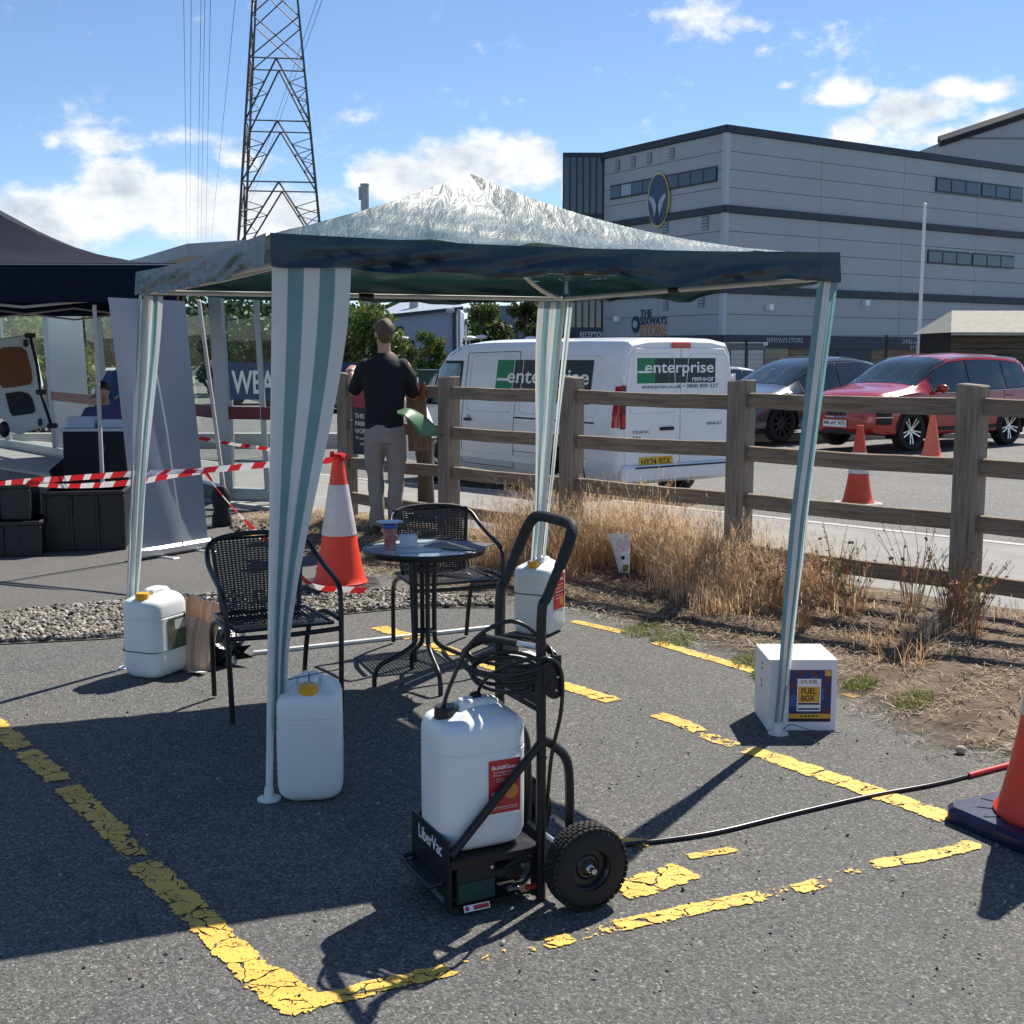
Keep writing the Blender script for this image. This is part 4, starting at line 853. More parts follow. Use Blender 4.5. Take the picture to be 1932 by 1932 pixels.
sn = MB(); sn.ball((0, 0, .018), (.025, .02, .018), 10, 7); tag(obj('stone', sn, mat('pale_stone', (.4, .36, .3), .9, var=.2, bump=.4), None, 60, loc=tuple(P(1812, 1422))), 'single pale pebble on the asphalt right of the carton', 'stone')
# ------------------------------------------------------------------ vehicles
m_tyre = mat('tyre', (.016, .016, .017), .8, var=.2); m_arch = mat('wheel_housing', (.008, .008, .009), .9)
m_gap = mat('panel_gap', (.01, .01, .012), .8); m_chrome = mat('chrome', (.7, .7, .7), .15, 1)
m_cglass = mat('car_glass', (.02, .03, .034), .04, spec=.9, coat=.4)
m_trim = mat('black_trim', (.012, .012, .013), .6)
class Shell:
    def __init__(s, keys, crown=.03, sharp=False): s.k = keys; s.crown = crown; s.L = keys[-1][0]
    def par(s, x):
        K = s.k
        for i in range(len(K)-1):
            if x <= K[i+1][0] or i == len(K)-2:
                a = K[max(i-1, 0)]; b = K[i]; c_ = K[i+1]; d = K[min(i+2, len(K)-1)]; t = max(0, min(1, (x-b[0])/(c_[0]-b[0]))); out = []
                h = c_[0]-b[0]
                for q in range(1, 7):
                    def sl(p0, p1, p2):
                        d1 = (p1[q]-p0[q])/(p1[0]-p0[0]) if p1[0] > p0[0] else None; d2 = (p2[q]-p1[q])/(p2[0]-p1[0]) if p2[0] > p1[0] else None
                        if d1 is None: return d2
                        if d2 is None: return d1
                        return 0 if d1*d2 <= 0 else 2*d1*d2/(d1+d2)
                    m0 = sl(a, b, c_)*h; m1 = sl(b, c_, d)*h; t2, t3 = t*t, t**3
                    out.append((2*t3-3*t2+1)*b[q]+(t3-2*t2+t)*m0+(-2*t3+3*t2)*c_[q]+(t3-t2)*m1)
                return out
    def half(s, x):
        zb, zl, zt, wl, wb, wr = s.par(x); g = zt-zl; c_ = s.crown
        return [(0, zb), (wl*.80, zb), (wl*.95, zb+.025), (wl*.99, zb+.10), (wl, zb+(zl-zb)*.45), (wl*.995, zb+(zl-zb)*.72), (wb+(wl-wb)*.25, zl-.05*min(1, g*6)), (wb, zl), (wb+(wr-wb)*.5, zl+g*.46), (wr+(wb-wr)*.10, zl+g*.86), (wr*.94, zl+g*.965), (wr*.62, zt+c_*.65), (wr*.3, zt+c_*.92), (0, zt+c_)]
    def pt(s, x, v):                        # v -1..1, 0 = roof centre line, sign = side
        h = s.half(x); n = len(h)-1; f = (1-abs(v))*n; i = min(n-1, int(f)); t = f-i; y = h[i][0]+(h[i+1][0]-h[i][0])*t; z = h[i][1]+(h[i+1][1]-h[i][1])*t
        return V((x, math.copysign(y, v) if v else 0, z))
    def nrm(s, x, v):
        e = .01; v1 = max(-.999, min(.999, v)); dx = s.pt(x+e, v1)-s.pt(x-e, v1); dv = s.pt(x, v1+e)-s.pt(x, v1-e); n = dv.cross(dx)
        if n.length < 1e-9: return V((0, 0, 1))
        n.normalize(); c0 = V((0, 0, .8)); return n if n.dot(s.pt(x, v1)-V((x, 0, .7))) > 0 else -n
    def v_at(s, x, z, side):
        h = s.half(x); n = len(h)-1
        for i in range(2, n):
            if h[i][1] <= z <= h[i+1][1] and h[i+1][1] > h[i][1]: return side*(1-(i+(z-h[i][1])/(h[i+1][1]-h[i][1]))/n)
        return side*.02
    def side(s, x, z, sd=1, off=0): v = s.v_at(x, z, sd); return s.pt(x, v)+s.nrm(x, v)*off
    def body(s, n=70):
        b = MB(); rings = []
        for i in range(n+1):
            t = i/n; x = s.k[0][0]+(s.L-s.k[0][0])*(t+.035*sin(2*pi*t)*-1); h = s.half(x)
            rings.append([(x, y, z) for y, z in h]+[(x, -y, z) for y, z in h[-2:0:-1]])
        b.loft(rings); return b
    def side_patch(s, x0, x1, lo, hi, off=.004, sd=1, nx=14, nz=6, slant=0):
        b = MB()
        def fn(u, w):
            x = x0+(x1-x0)*u; l_ = lo(x) if callable(lo) else lo; h_ = hi(x) if callable(hi) else hi; z = l_+(h_-l_)*w; xx = x+slant*(w-.5)
            return tuple(s.side(xx, z, sd, off))
        b.grid(nx, nz, fn); return b
    def top_patch(s, x0, x1, vm, off=.005, nx=10, nv=14):
        b = MB()
        def fn(u, w):
            x = x0+(x1-x0)*u; vv = vm(u) if callable(vm) else vm; v = -vv+2*vv*w; return tuple(s.pt(x, v)+s.nrm(x, v if abs(v) > .01 else .01)*off)
        b.grid(nx, nv, fn); return b
def cut_arches(o, spots, r, hw):
    bm_ = bmesh.new(); bm_.from_mesh(o.data); bmesh.ops.remove_doubles(bm_, verts=bm_.verts, dist=1e-4); bmesh.ops.recalc_face_normals(bm_, faces=bm_.faces); bm_.to_mesh(o.data); bm_.free()
    cut = MB()
    for x, z in spots:
        for sd in (-1, 1): cut.lathe([(r, -.30), (r, .30)], 40, M=MX.Translation((x, sd*(hw-.02), z)) @ MX.Rotation(pi/2, 4, 'X'))
    co = obj('cutter', cut, m_arch, o.parent, None); md = o.modifiers.new('b', 'BOOLEAN'); md.object = co; md.operation = 'DIFFERENCE'; md.solver = 'EXACT'; bpy.context.view_layer.update()
    dg = bpy.context.evaluated_depsgraph_get(); me = bpy.data.meshes.new_from_object(o.evaluated_get(dg)); o.modifiers.clear(); o.data = me
    bpy.data.objects.remove(co); me.polygons.foreach_set('use_smooth', [True]*len(me.polygons)); me.set_sharp_from_angle(angle=R(32))
def road_wheel(par, x, sd, hw, r, rim_r, spokes, m_rim, m_spoke=None, tw=.21, twist=0, sw=1.0):
    Mw = MX.Translation((x, sd*(hw-.02-tw/2), r)) @ MX.Rotation(-pi/2*sd, 4, 'X')
    b = MB(); h = tw/2; b.lathe([(rim_r, -h), (r*.93, -h), (r*.985, -h*.8), (r, -h*.5), (r, h*.5), (r*.985, h*.8), (r*.93, h), (rim_r+.012, h), (rim_r, h*.9)], 44, M=Mw, caps=False); w = obj('wheel', b, m_tyre, par, 40)
    b = MB(); b.lathe([(rim_r, h*.92), (rim_r*.97, h*.95), (rim_r*.93, h*.8), (rim_r*.9, -h*.3), (0, -h*.35)], 40, M=Mw, caps=False); obj('rim', b, m_trim if m_spoke else m_rim, w, 40)
    for k in range(spokes):
        a = 2*pi*k/spokes; b = MB()
        b.loft([[(.03, -.035*sw, h*.62), (.03, .035*sw, h*.62), (.03, .035*sw, h*.35), (.03, -.035*sw, h*.35)], [(rim_r*.6, -.022*sw+twist*(-1)**k, h*.82), (rim_r*.6, .022*sw+twist*(-1)**k, h*.82), (rim_r*.6, .022*sw+twist*(-1)**k, h*.4), (rim_r*.6, -.022*sw+twist*(-1)**k, h*.4)], [(rim_r*.95, -.03*sw+twist*2*(-1)**k, h*.9), (rim_r*.95, .03*sw+twist*2*(-1)**k, h*.9), (rim_r*.95, .03*sw+twist*2*(-1)**k, h*.5), (rim_r*.95, -.03*sw+twist*2*(-1)**k, h*.5)]], M=Mw @ MX.Rotation(a, 4, 'Z')); obj('spoke', b, m_spoke or m_rim, w, 30)
    b = MB(); b.lathe([(.045, h*.3), (.045, h*.66), (.03, h*.7), (0, h*.7)], 16, M=Mw); obj('hub', b, m_spoke or m_rim, w)
def arch_liner(par, x, r, hw, z):
    for sd in (-1, 1):
        b = MB(); rings = [[(x+(r-.006)*cos(a), sd*yy, z+(r-.006)*sin(a)) for a in [-.35+(pi+.7)*k/24 for k in range(25)]] for yy in (hw-.035, hw-.29)]; b.loft(rings, closed=False, caps=False); b.add(rings[1], [tuple(range(25))]); obj('wheel_housing', b, m_arch, par, 50)
def seam(S, par, x0, z0, x1, z1, sd=1, w=.007, m=m_gap, nm='door_seam', off=.0025):
    n = 12; L_ = []; 
    for k in range(n+1):
        t = k/n; x, z = x0+(x1-x0)*t, z0+(z1-z0)*t; L_.append(S.side(x, z, sd, off))
    b = MB(); b.tube(L_, w/2, 4, caps=False); return obj(nm, b, m, par)
# ---- the white hire van
S = Shell([(0, .42, 1.10, 1.90, .93, .91, .80), (.04, .30, 1.10, 1.945, .955, .935, .82), (.16, .26, 1.10, 1.955, .968, .945, .825), (1.2, .24, 1.10, 1.965, .978, .95, .83), (2.6, .24, 1.10, 1.965, .978, .95, .83), (3.35, .24, 1.09, 1.945, .978, .95, .82), (3.75, .24, 1.08, 1.86, .976, .945, .80), (4.15, .24, 1.07, 1.60, .975, .935, .78), (4.5, .24, 1.05, 1.30, .965, .915, .77), (4.68, .24, 1.02, 1.17, .95, .89, .76), (4.9, .25, .93, 1.02, .90, .83, .70), (5.03, .28, .78, .86, .80, .73, .6), (5.08, .36, .6, .7, .66, .6, .5)], .02)
HD = V((-.581, .813, 0)); vrz = math.atan2(HD.y, HD.x); vloc = V((1.98, 14.46, 0)); vloc.z = road_z(1.2)-.012
van = thing('hire_van', 'white panel van with green and black rental lettering parked behind the fence', 'van', tuple(vloc), vrz)
bo = obj('body', S.body(90), white_paint, van, 32); cut_arches(bo, ((.97, .335), (4.07, .335)), .40, .978)
for x in (.97, 4.07):
    arch_liner(van, x, .40, .978, .335)
    for sd in (-1, 1): road_wheel(van, x, sd, .975, .335, .21, 6, mat('silver_alloy', (.52, .53, .54), .3, .8), m_spoke=MATS['silver_alloy'], twist=.02)
for sd in (1, -1):
    lo = lambda x: 1.115; hi = lambda x: min(1.66, S.par(x)[2]-.115)
    obj('door_window', S.side_patch(3.38, 4.02, lo, hi, .006, sd), mat('van_side_glass', (.10, .20, .20), .05, spec=.9, coat=.3), van); obj('quarter_window', S.side_patch(4.07, 4.40, lo, lambda x: max(1.13, S.par(x)[2]-.13), .006, sd, 8, 4), m_cglass, van)
    obj('window_surround', S.side_patch(3.33, 4.46, lambda x: 1.09, lambda x: max(1.12, min(1.70, S.par(x)[2]-.085)), .003, sd, 18, 6), m_trim, van)
    for (x0, z0, x1, z1) in ((3.22, .34, 3.22, 1.80), (2.02, .34, 2.02, 1.82), (3.22, .36, 3.62, .36), (4.36, .60, 4.30, 1.08), (2.02, .34, 3.22, .34), (2.02, 1.82, 3.22, 1.80), (.55, .56, 2.02, .56)): seam(S, van, x0, z0, x1, z1, sd)
    seam(S, van, .42, .98, 2.0, .985, sd, .02, m_trim, 'sliding_rail')
    obj('side_moulding', S.side_patch(1.42, 3.62, .42, .50, .010, sd, 12, 2), white_paint, van); 
    # pressed panel recesses of the load bay
    for (x0, x1, z0, z1) in ((.38, 1.93, 1.04, 1.76), (2.12, 3.12, 1.04, 1.76)):
        b = MB(); pts = [S.side(x0+(x1-x0)*.5+ (x1-x0)*.5*a_, z0+(z1-z0)*.5+(z1-z0)*.5*c_, sd, .003) for a_, c_ in rrect(2, 2, .16, 5)]; b.tube(pts, .007, 6, closed=True); obj('panel_crease', b, white_paint, van, 60)
    for x, z in ((3.36, .92), (3.06, .92)):
        b = MB(); p = S.side(x, z, sd, .018); b.box(p, (.17, .028, .035), bev=.01); obj('door_handle', b, m_trim, van); b = MB(); p = S.side(x, z+.035, sd, .003); b.ball(p, (.05, .006, .035), 14, 8); obj('handle_cup', b, mat('cup_grey', (.45, .46, .47), .4), van)
    b = MB(); p = S.side(4.22, 1.14, sd, .0); b.box((p.x+.02, p.y+sd*.10, p.z+.03), (.09, .17, .22), bev=.035); obj('door_mirror', b, m_trim, van, 50)
    b = MB(); b.grid(6, 10, lambda u, w: tuple(S.side(.004+.10*u, .94+.47*w, sd, .008)), 0); tl = obj('tail_lamp', b, red_lamp, van, 60)
    b = MB(); b.box((-.012, sd*.885, 1.175), (.022, .085, .50), bev=.01); obj('lamp_lens', b, mat('lamp_dark', (.10, .006, .01), .12, coat=.5), tl); b = MB(); b.box((-.0255, sd*.885, 1.02), (.006, .06, .14), bev=.002); obj('lamp_lens', b, red_lamp, tl)
    b = MB(); b.box((-.012, sd*.80, .36), (.01, .10, .035)); obj('reflector', b, mat('dull_red', (.3, .03, .02), .3), van)
    # side lettering panel
    if sd == 1:
        xa, xb = .54, 2.5; obj('livery_panel', S.side_patch(xa, 2.12, 1.19, 1.71, .0065, 1, 14, 6), mat('livery_black', (.022, .026, .034), .4), van); obj('livery_green', S.side_patch(2.12, xb, 1.19, 1.71, .0065, 1, 6, 6), mat('livery_green', (.0, .19, .075), .4), van)
        p = S.side(1.42, 1.475, 1, .0085); up = (S.side(1.42, 1.5, 1)-S.side(1.42, 1.3, 1)).normalized()
        text('lettering', 'enterprise', white_ink, van, face_M(p, (-1, 0, 0), up), 1.66, .235, .012, .0008)
        p = S.side(.80, 1.27, 1, .0085); text('lettering', 'rent-a-car', white_ink, van, face_M(p, (-1, 0, 0), up), .40, .06, .01, .0008)
        p = S.side(2.36, 1.46, 1, .0085); b = MB(); b.box((0, 0, 0), (.24, .035, .001), M=face_M(p, (-1, 0, 0), up)); obj('livery_bar', b, white_ink, van)
obj('windscreen', S.top_patch(3.50, 4.60, lambda u: .285+.05*u, .006), m_cglass, van)
# rear doors
def rear(y, z, off=0): return V((-.004-off, y, z))
b = MB(); b.prism([(-.83, .52), (-.005, .52), (-.005, 1.84), (-.70, 1.84), (-.79, 1.75), (-.85, 1.12)], 0, .012, M=face_M((0, 0, 0), (0, -1, 0)) @ MX.Diagonal((-1, 1, 1, 1))); 
for nm_, sgn in (('rear_door', 1), ('rear_door', -1)):
    b = MB(); pl = [(.006, .50), (.84, .50), (.868, 1.12), (.80, 1.74), (.70, 1.85), (.006, 1.86)]
    b.loft([[(.006, sgn*y, z) for y, z in pl], [(-.010, sgn*y, z) for y, z in pl], [(-.018, sgn*(y*.985+.004), 1.18+(z-1.18)*.985) for y, z in pl]]); dr = obj(nm_, b, white_paint, van, 25)
    b = MB(); b.tube([(-.0185, sgn*(.43+.36*a_*(1-.12*(c_ > 0))), 1.44+.34*c_) for a_, c_ in rrect(2, 2, .2, 5)], .006, 6, closed=True); obj('panel_crease', b, white_paint, dr, 60)
    for hz_ in (.75, 1.5):
        b = MB(); b.box((-.006, sgn*.885, hz_), (.05, .035, .09), bev=.008); obj('hinge', b, white_paint, dr)
b = MB(); b.box((-.03, .22, .915), (.03, .22, .04), bev=.01); obj('door_handle', b, m_trim, van)
b = MB(); b.box((-.02, 0, 1.885), (.03, .30, .07), bev=.015); obj('high_brake_lamp', b, red_lamp, van)
b = MB(); b.box((-.03, 0, .40), (.10, 1.84, .20), bev=.03); obj('rear_bumper', b, white_paint, van); b = MB(); b.box((-.083, 0, .475), (.006, 1.5, .02)); obj('bumper_step', b, m_trim, van)
Mr = face_M((-.0195, .02, 0), (0, -1, 0))
b = MB(); b.box((-.25-.0, 1.59, .001), (.90-.15, .29, .001), M=Mr @ MX.Translation((.455, 0, 0))); obj('livery_panel', b, MATS['livery_black'], van); b = MB(); b.box((-.53, 1.59, .001), (.27, .29, .001), M=Mr @ MX.Translation((-.0, 0, 0))); obj('livery_green', b, MATS['livery_green'], van)
b = MB(); b.box((-.285, 1.59, .001), (.22, .29, .001), M=Mr); obj('livery_panel', b, MATS['livery_black'], van)
text('lettering', 'enterprise', white_ink, van, Mr @ MX.Translation((0, 1.605, .0022)), 1.10, .17, .012, .0006); text('lettering', 'rent-a-car', white_ink, van, Mr @ MX.Translation((.38, 1.49, .0022)), .36, .055, .012, .0006)
text('lettering', 'enterprise.co.uk • 0800 800 227', mat('grey_ink', (.06, .07, .10), .5), van, Mr @ MX.Translation((.02, 1.40, .0022)), 1.22, .06, .004, .0006)
b = MB(); b.box((-.57, 1.575, .0022), (.18, .022, .0008), M=Mr); obj('livery_bar', b, white_ink, van)
text('lettering', 'TRAFIC', mat('badge_grey', (.14, .14, .15), .3, .6), van, Mr @ MX.Translation((-.60, .885, .0022)), .27, .035, .002, .001); text('lettering', 'Extra', MATS['badge_grey'], van, Mr @ MX.Translation((-.66, .83, .0022)), .12, .028, 0, .001); text('lettering', 'RENAULT', MATS['badge_grey'], van, Mr @ MX.Translation((.58, .955, .0022)), .25, .035, .006, .001)
b = MB(); b.box((-.36, .535, .004), (.52, .115, .008), M=Mr, bev=.002); obj('number_plate', b, mat('plate_yellow', (.72, .42, .01), .4), van); text('lettering', 'HY74 BTX', black_ink, van, Mr @ MX.Translation((-.36, .535, .0092)), .46, .075, .012, .0006)
# ---- cars
def car(label, loc, rz, S, paint, hw, wheels, r, rim_r, spokes, m_rim, m_spoke, win, screen, roof_glass=None, clad=False, group='cars parked beyond the road', door_x=(), grille=None, plate=None, lamp=None, rim_twist=0, name='parked_car', z=0, screen_v=.32):
    t = thing(name, label, 'car', loc, rz, group)
    o = obj('body', S.body(80), paint, t, 30); cut_arches(o, [(x, r+.005) for x in wheels], r+.055, hw)
    for x in wheels:
        arch_liner(t, x, r+.055, hw, r+.005)
        for sd in (-1, 1): road_wheel(t, x, sd, hw, r, rim_r, spokes, m_rim, m_spoke, twist=rim_twist, sw=.5 if clad else 1)
    for sd in (1, -1):
        x0, x1, lo, hi, pil = win
        cuts = [x0]+list(pil)+[x1]
        for a, c_ in zip(cuts, cuts[1:]): obj('side_window', S.side_patch(a+.02, c_-.02, lo, hi, .0055, sd, 10, 5), m_cglass, t)
        obj('window_surround', S.side_patch(x0-.03, x1+.04, lambda x: lo(x)-.015, lambda x: hi(x)+.012, .003, sd, 24, 5), m_trim, t)
        b = MB(); b.tube([S.side(x0+(x1-x0)*k/20, lo(x0+(x1-x0)*k/20)-.022, sd, .004) for k in range(21)], .008, 6); obj('window_trim', b, m_chrome if clad else m_trim, t)
        for dx in door_x: seam(S, t, dx, .36, dx-.02, lo(dx)-.03, sd)
        for dx in door_x[:2]: b = MB(); p = S.side(dx+.17-.35, lo(dx)-.12, sd, .012); b.box(p, (.18, .02, .03), bev=.008); obj('door_handle', b, paint if clad else m_trim, t)
        if clad:
            for (a, c_) in ((wheels[0]+r+.06, wheels[1]-r-.06),): obj('sill_cladding', S.side_patch(a, c_, .265, .40, .008, sd, 12, 2), m_trim, t)
            for x in wheels:
                b = MB(); b.tube([S.side(x+(r+.065)*cos(a), max(.27, r+(r+.065)*sin(a)), sd, .004) for a in [k*pi/18 for k in range(19)]], .022, 6); obj('arch_cladding', b, m_trim, t)
        b = MB(); p = S.side(x1-.08, lo(x1-.08)+.03, sd, 0); b.ball((p.x, p.y+sd*.12, p.z+.02), (.075, .11, .075), 14, 10); b.box((p.x, p.y+sd*.03, p.z-.02), (.04, .1, .03)); obj('door_mirror', b, paint, t, 60)
        if lamp:
            xa, xb, za, zb_ = lamp; obj('headlight', S.side_patch(xa, xb, za, zb_, .005, sd, 8, 4), mat('lamp_glass', (.35, .38, .4), .08, coat=.6), t)
    obj('windscreen', S.top_patch(screen[0], screen[1], screen_v, .006), m_cglass, t)
    obj('rear_screen', S.top_patch(screen[2], screen[3], .26, .006), m_cglass, t)
    if roof_glass: obj('glass_roof', S.top_patch(roof_glass[0], roof_glass[1], .22, .005), m_cglass, t)
    return t
CH = V((-.84, -.54, 0)); crz = math.atan2(CH.y, CH.x); CLf = V((.54, -.84, 0))
SU = Shell([(0, .50, .93, 1.0, .74, .70, .62), (.06, .40, .98, 1.12, .84, .80, .64), (.16, .34, 1.02, 1.32, .90, .84, .64), (.36, .30, 1.04, 1.54, .922, .88, .66), (.9, .26, 1.02, 1.61, .928, .90, .68), (1.7, .25, 1.0, 1.635, .928, .90, .69), (2.35, .25, .985, 1.60, .928, .90, .68), (2.75, .25, .98, 1.50, .928, .90, .67), (3.15, .25, .985, 1.27, .926, .895, .68), (3.42, .25, .99, 1.11, .925, .885, .72), (3.8, .26, .96, 1.04, .92, .87, .72), (4.15, .27, .90, .985, .90, .835, .68), (4.36, .29, .80, .90, .84, .77, .62), (4.45, .33, .68, .78, .76, .69, .56), (4.48, .38, .6, .68, .68, .62, .5)], .03)
m_redcar = mat('red_car_paint', (.36, .012, .011), .22, coat=.9, spec=.6)
sp = P(1713, 853, .045); so_loc = sp-CH*3.58-CLf*.82; so_loc.z = gz(so_loc.x, so_loc.y)
suv = car('red SUV with roof rails parked at the right edge', tuple(so_loc), crz, SU, m_redcar, .928, (.90, 3.58), .345, .24, 10, m_trim, mat('cut_alloy', (.6, .6, .61), .25, .9), (.42, 3.02, lambda x: SU.par(x)[1]+.02, lambda x: max(SU.par(x)[1]+.03, SU.par(x)[2]-.10), (1.05, 2.05)), (2.55, 3.40, .10, .34), clad=True, door_x=(1.15, 2.08, 3.18), lamp=(4.02, 4.36, .80, .90), rim_twist=.018)
for sd in (1, -1): b = MB(); b.tube(bez([SU.pt(.5, sd*.30)+V((0, 0, .02)), SU.pt(.7, sd*.30)+V((0, 0, .055)), SU.pt(1.6, sd*.30)+V((0, 0, .055)), SU.pt(2.3, sd*.30)+V((0, 0, .05)), SU.pt(2.5, sd*.30)+V((0, 0, .015))], 6), .015, 6); obj('roof_rail', b, m_chrome, suv)
b = MB(); b.grid(12, 6, lambda u, w: (4.475-.10*(2*u-1)**2+.004+.02*(1-w), (u-.5)*1.1, .60+.19*w)); gr = obj('grille', b, m_trim, suv)
b = MB()
for i in range(9):
    for j in range(4): u = (i+.5*(j % 2)+.5)/9.5; b.box((4.495-.10*(2*u-1)**2+.02*(1-j/4), (u-.5)*1.06, .63+.045*j), (.006, .055, .012))
obj('grille_mesh', b, mat('grille_grey', (.12, .12, .12), .4, .5), gr)['kind'] = 'stuff'
b = MB(); b.tube([(4.49-.10*(2*u-1)**2, (u-.5)*1.16, .60-.03*sin(pi*u)) for u in [k/12 for k in range(13)]], .012, 6); obj('chrome_strip', b, m_chrome, suv)
b = MB(); b.box((4.50, 0, .46), (.015, .52, .115), bev=.002); pl_ = obj('number_plate', b, white_ink, suv); text('lettering', 'ML69 XFJ', black_ink, suv, face_M((4.509, 0, .46), (0, 1, 0)), .46, .08, .012, .0006)
b = MB(); b.grid(10, 4, lambda u, w: (4.47-.11*(2*u-1)**2, (u-.5)*1.3, .28+.13*w)); obj('lower_intake', b, m_trim, suv)
for sd in (1, -1):
    obj('fog_lamp_panel', SU.side_patch(4.12, 4.40, lambda x: .46, lambda x: .70, .007, sd, 6, 4), m_trim, suv); b = MB(); b.tube([SU.side(4.1+.3*k/6, .585, sd, .012) for k in range(7)], .012, 5); obj('fog_lamp', b, m_chrome, suv)
TS = Shell([(0, .48, .95, 1.02, .78, .74, .60), (.08, .38, 1.0, 1.12, .88, .82, .62), (.25, .32, 1.03, 1.20, .94, .86, .62), (.7, .28, 1.02, 1.38, .957, .90, .64), (1.3, .24, 1.0, 1.54, .96, .91, .66), (1.9, .23, .97, 1.60, .96, .91, .67), (2.4, .22, .955, 1.585, .96, .91, .67), (2.9, .22, .945, 1.46, .96, .905, .67), (3.4, .22, .935, 1.20, .957, .90, .69), (3.75, .22, .925, 1.02, .952, .885, .72), (4.1, .23, .87, .93, .94, .86, .72), (4.45, .25, .76, .83, .89, .80, .66), (4.68, .29, .62, .70, .78, .70, .55), (4.75, .36, .52, .6, .66, .6, .48)], .025)
m_greycar = mat('grey_car_paint', (.12, .135, .155), .24, .5, coat=.9)
tp = P(1470, 838, .02); t_loc = tp-CH*3.88-CLf*.84; t_loc.z = gz(t_loc.x, t_loc.y)
tes = car('dark grey electric hatchback with black wheels parked beside the red one', tuple(t_loc), crz, TS, m_greycar, .958, (.98, 3.88), .355, .25, 10, m_trim, mat('dark_alloy', (.03, .03, .033), .4, .5), (.75, 3.30, lambda x: TS.par(x)[1]+.015, lambda x: max(TS.par(x)[1]+.03, TS.par(x)[2]-.075), (1.25, 2.30)), (2.62, 3.62, .3, 1.1), roof_glass=(1.5, 2.55), door_x=(1.45, 2.32, 3.42), lamp=(4.25, 4.62, .66, .74))
SD = Shell([(0, .46, .88, .95, .72, .68, .56), (.1, .36, .95, 1.05, .84, .78, .6), (.7, .26, .95, 1.08, .90, .84, .62), (1.15, .23, .94, 1.25, .91, .86, .60), (1.6, .22, .93, 1.40, .91, .86, .61), (2.2, .22, .92, 1.44, .91, .86, .62), (2.7, .22, .92, 1.38, .91, .86, .62), (3.3, .22, .91, 1.08, .91, .85, .66), (3.7, .22, .88, .95, .90, .83, .66), (4.2, .25, .76, .84, .85, .76, .6), (4.5, .32, .58, .66, .72, .64, .5)], .02)
d_loc = t_loc-CLf*2.75+CH*.2; d_loc.z = gz(d_loc.x, d_loc.y)
car('dark saloon with pale roof half hidden behind the white van', tuple(d_loc), crz, SD, mat('silver_car_paint', (.34, .35, .36), .25, .6, coat=.8), .91, (.90, 3.65), .32, .21, 8, m_trim, MATS['dark_alloy'], (.95, 3.15, lambda x: SD.par(x)[1]+.012, lambda x: max(SD.par(x)[1]+.03, SD.par(x)[2]-.07), (1.9,)), (2.5, 3.25, .75, 1.25), door_x=(1.1, 1.95, 3.1))
# small far cars in the distance, seen between the man and the van and through the glass
far_paints = [mat('far_silver', (.4, .42, .44), .3, .5, coat=.6), mat('far_white', (.7, .7, .7), .3, coat=.6), mat('far_blue', (.05, .09, .16), .3, coat=.6), mat('far_dark', (.03, .035, .04), .3, coat=.6)]
def far_car(label, x, y, rz, paint):
    t = thing('distant_car', label, 'car', (x, y, gz(x, y)), rz, 'distant parked cars')
    o = obj('body', SD.body(36), paint, t, 30)
    for wx in (.9, 3.65):
        for sd in (-1, 1):
            b = MB(); b.lathe([(.0, -.1), (.3, -.1), (.32, -.06), (.32, .06), (.3, .105), (.2, .11), (0, .09)], 20, M=MX.Translation((wx, sd*.83, .32)) @ MX.Rotation(-pi/2*sd, 4, 'X')); obj('wheel', b, m_tyre, t)
    for sd in (1, -1): obj('side_window', SD.side_patch(.98, 3.1, lambda x: SD.par(x)[1]+.012, lambda x: max(SD.par(x)[1]+.03, SD.par(x)[2]-.07), .006, sd, 12, 3), m_cglass, t)
    obj('windscreen', SD.top_patch(2.5, 3.25, .32, .006), m_cglass, t)
    return t
for lab, u, Y, rz, k in (('distant blue car left of the van front, above the fence rail', 790, 44, 2.7, 2), ('distant pale silver car right of the standing man', 826, 40, 2.9, 0), ('distant silver car glimpsed between the van door and the glass wall', 80, 40, .3, 1), ('distant dark car seen through the glass left of the banner', 120, 46, .2, 3), ('distant white car seen through the glass behind the large letters', 470, 42, .1, 1), ('distant dark blue car behind the glass right of the roll-up banner', 400, 47, .2, 2)):
    q = A(u, 690, Y); far_car(lab, q.x, Y, rz, far_paints[k])
# ------------------------------------------------------------------ left side: navy canopy, banner, crates, counter
def quad_thing_tube(par, nm, pts, r, m, seg=8): b = MB(); b.tube(pts, r, seg); return obj(nm, b, m, par, 60)
NC = [V((-3.12, 11.55, 0)), V((-8.9, 11.4, 0)), V((-8.9, 15.2, 0)), V((-4.3, 15.4, 0))]
nv = thing('navy_canopy', 'dark navy pop-up canopy with sagging roof at the left edge', 'canopy', (-6, 13.3, 0)); NO = V((-6, 13.3, 0))
npk = V((-6.2, 13.2, 3.72))-NO; nc = [q-NO+V((0, 0, 2.52)) for q in NC]
b = MB()
for i in range(4):
    a, c_ = nc[i], nc[(i+1) % 4]
    def fn(u, v, a=a, c_=c_): e = a.lerp(c_, u); q = e.lerp(npk, v); return (q.x, q.y, q.z-.30*4*v*(1-v)*.9*(1-.35*(1-abs(2*u-1)))+nz3(q, 3, .02)*(1-v))
    b.grid(26, 20, fn)
obj('roof', b, navy_cloth, nv, 60)
b = MB()
for i in range(4):
    a, c_ = nc[i], nc[(i+1) % 4]; d = (c_-a).normalized(); n_ = V((d.y, -d.x, 0)); n_ = n_ if n_.dot(a+c_) > 0 else -n_
    b.grid(40, 6, lambda u, v: tuple(a.lerp(c_, u)+n_*(.01+.03*v+nz3((u*8, v, i), 2, .03)*v)+V((0, 0, .003-.36*v))))
obj('valance', b, navy_cloth, nv, 60)
b = MB()
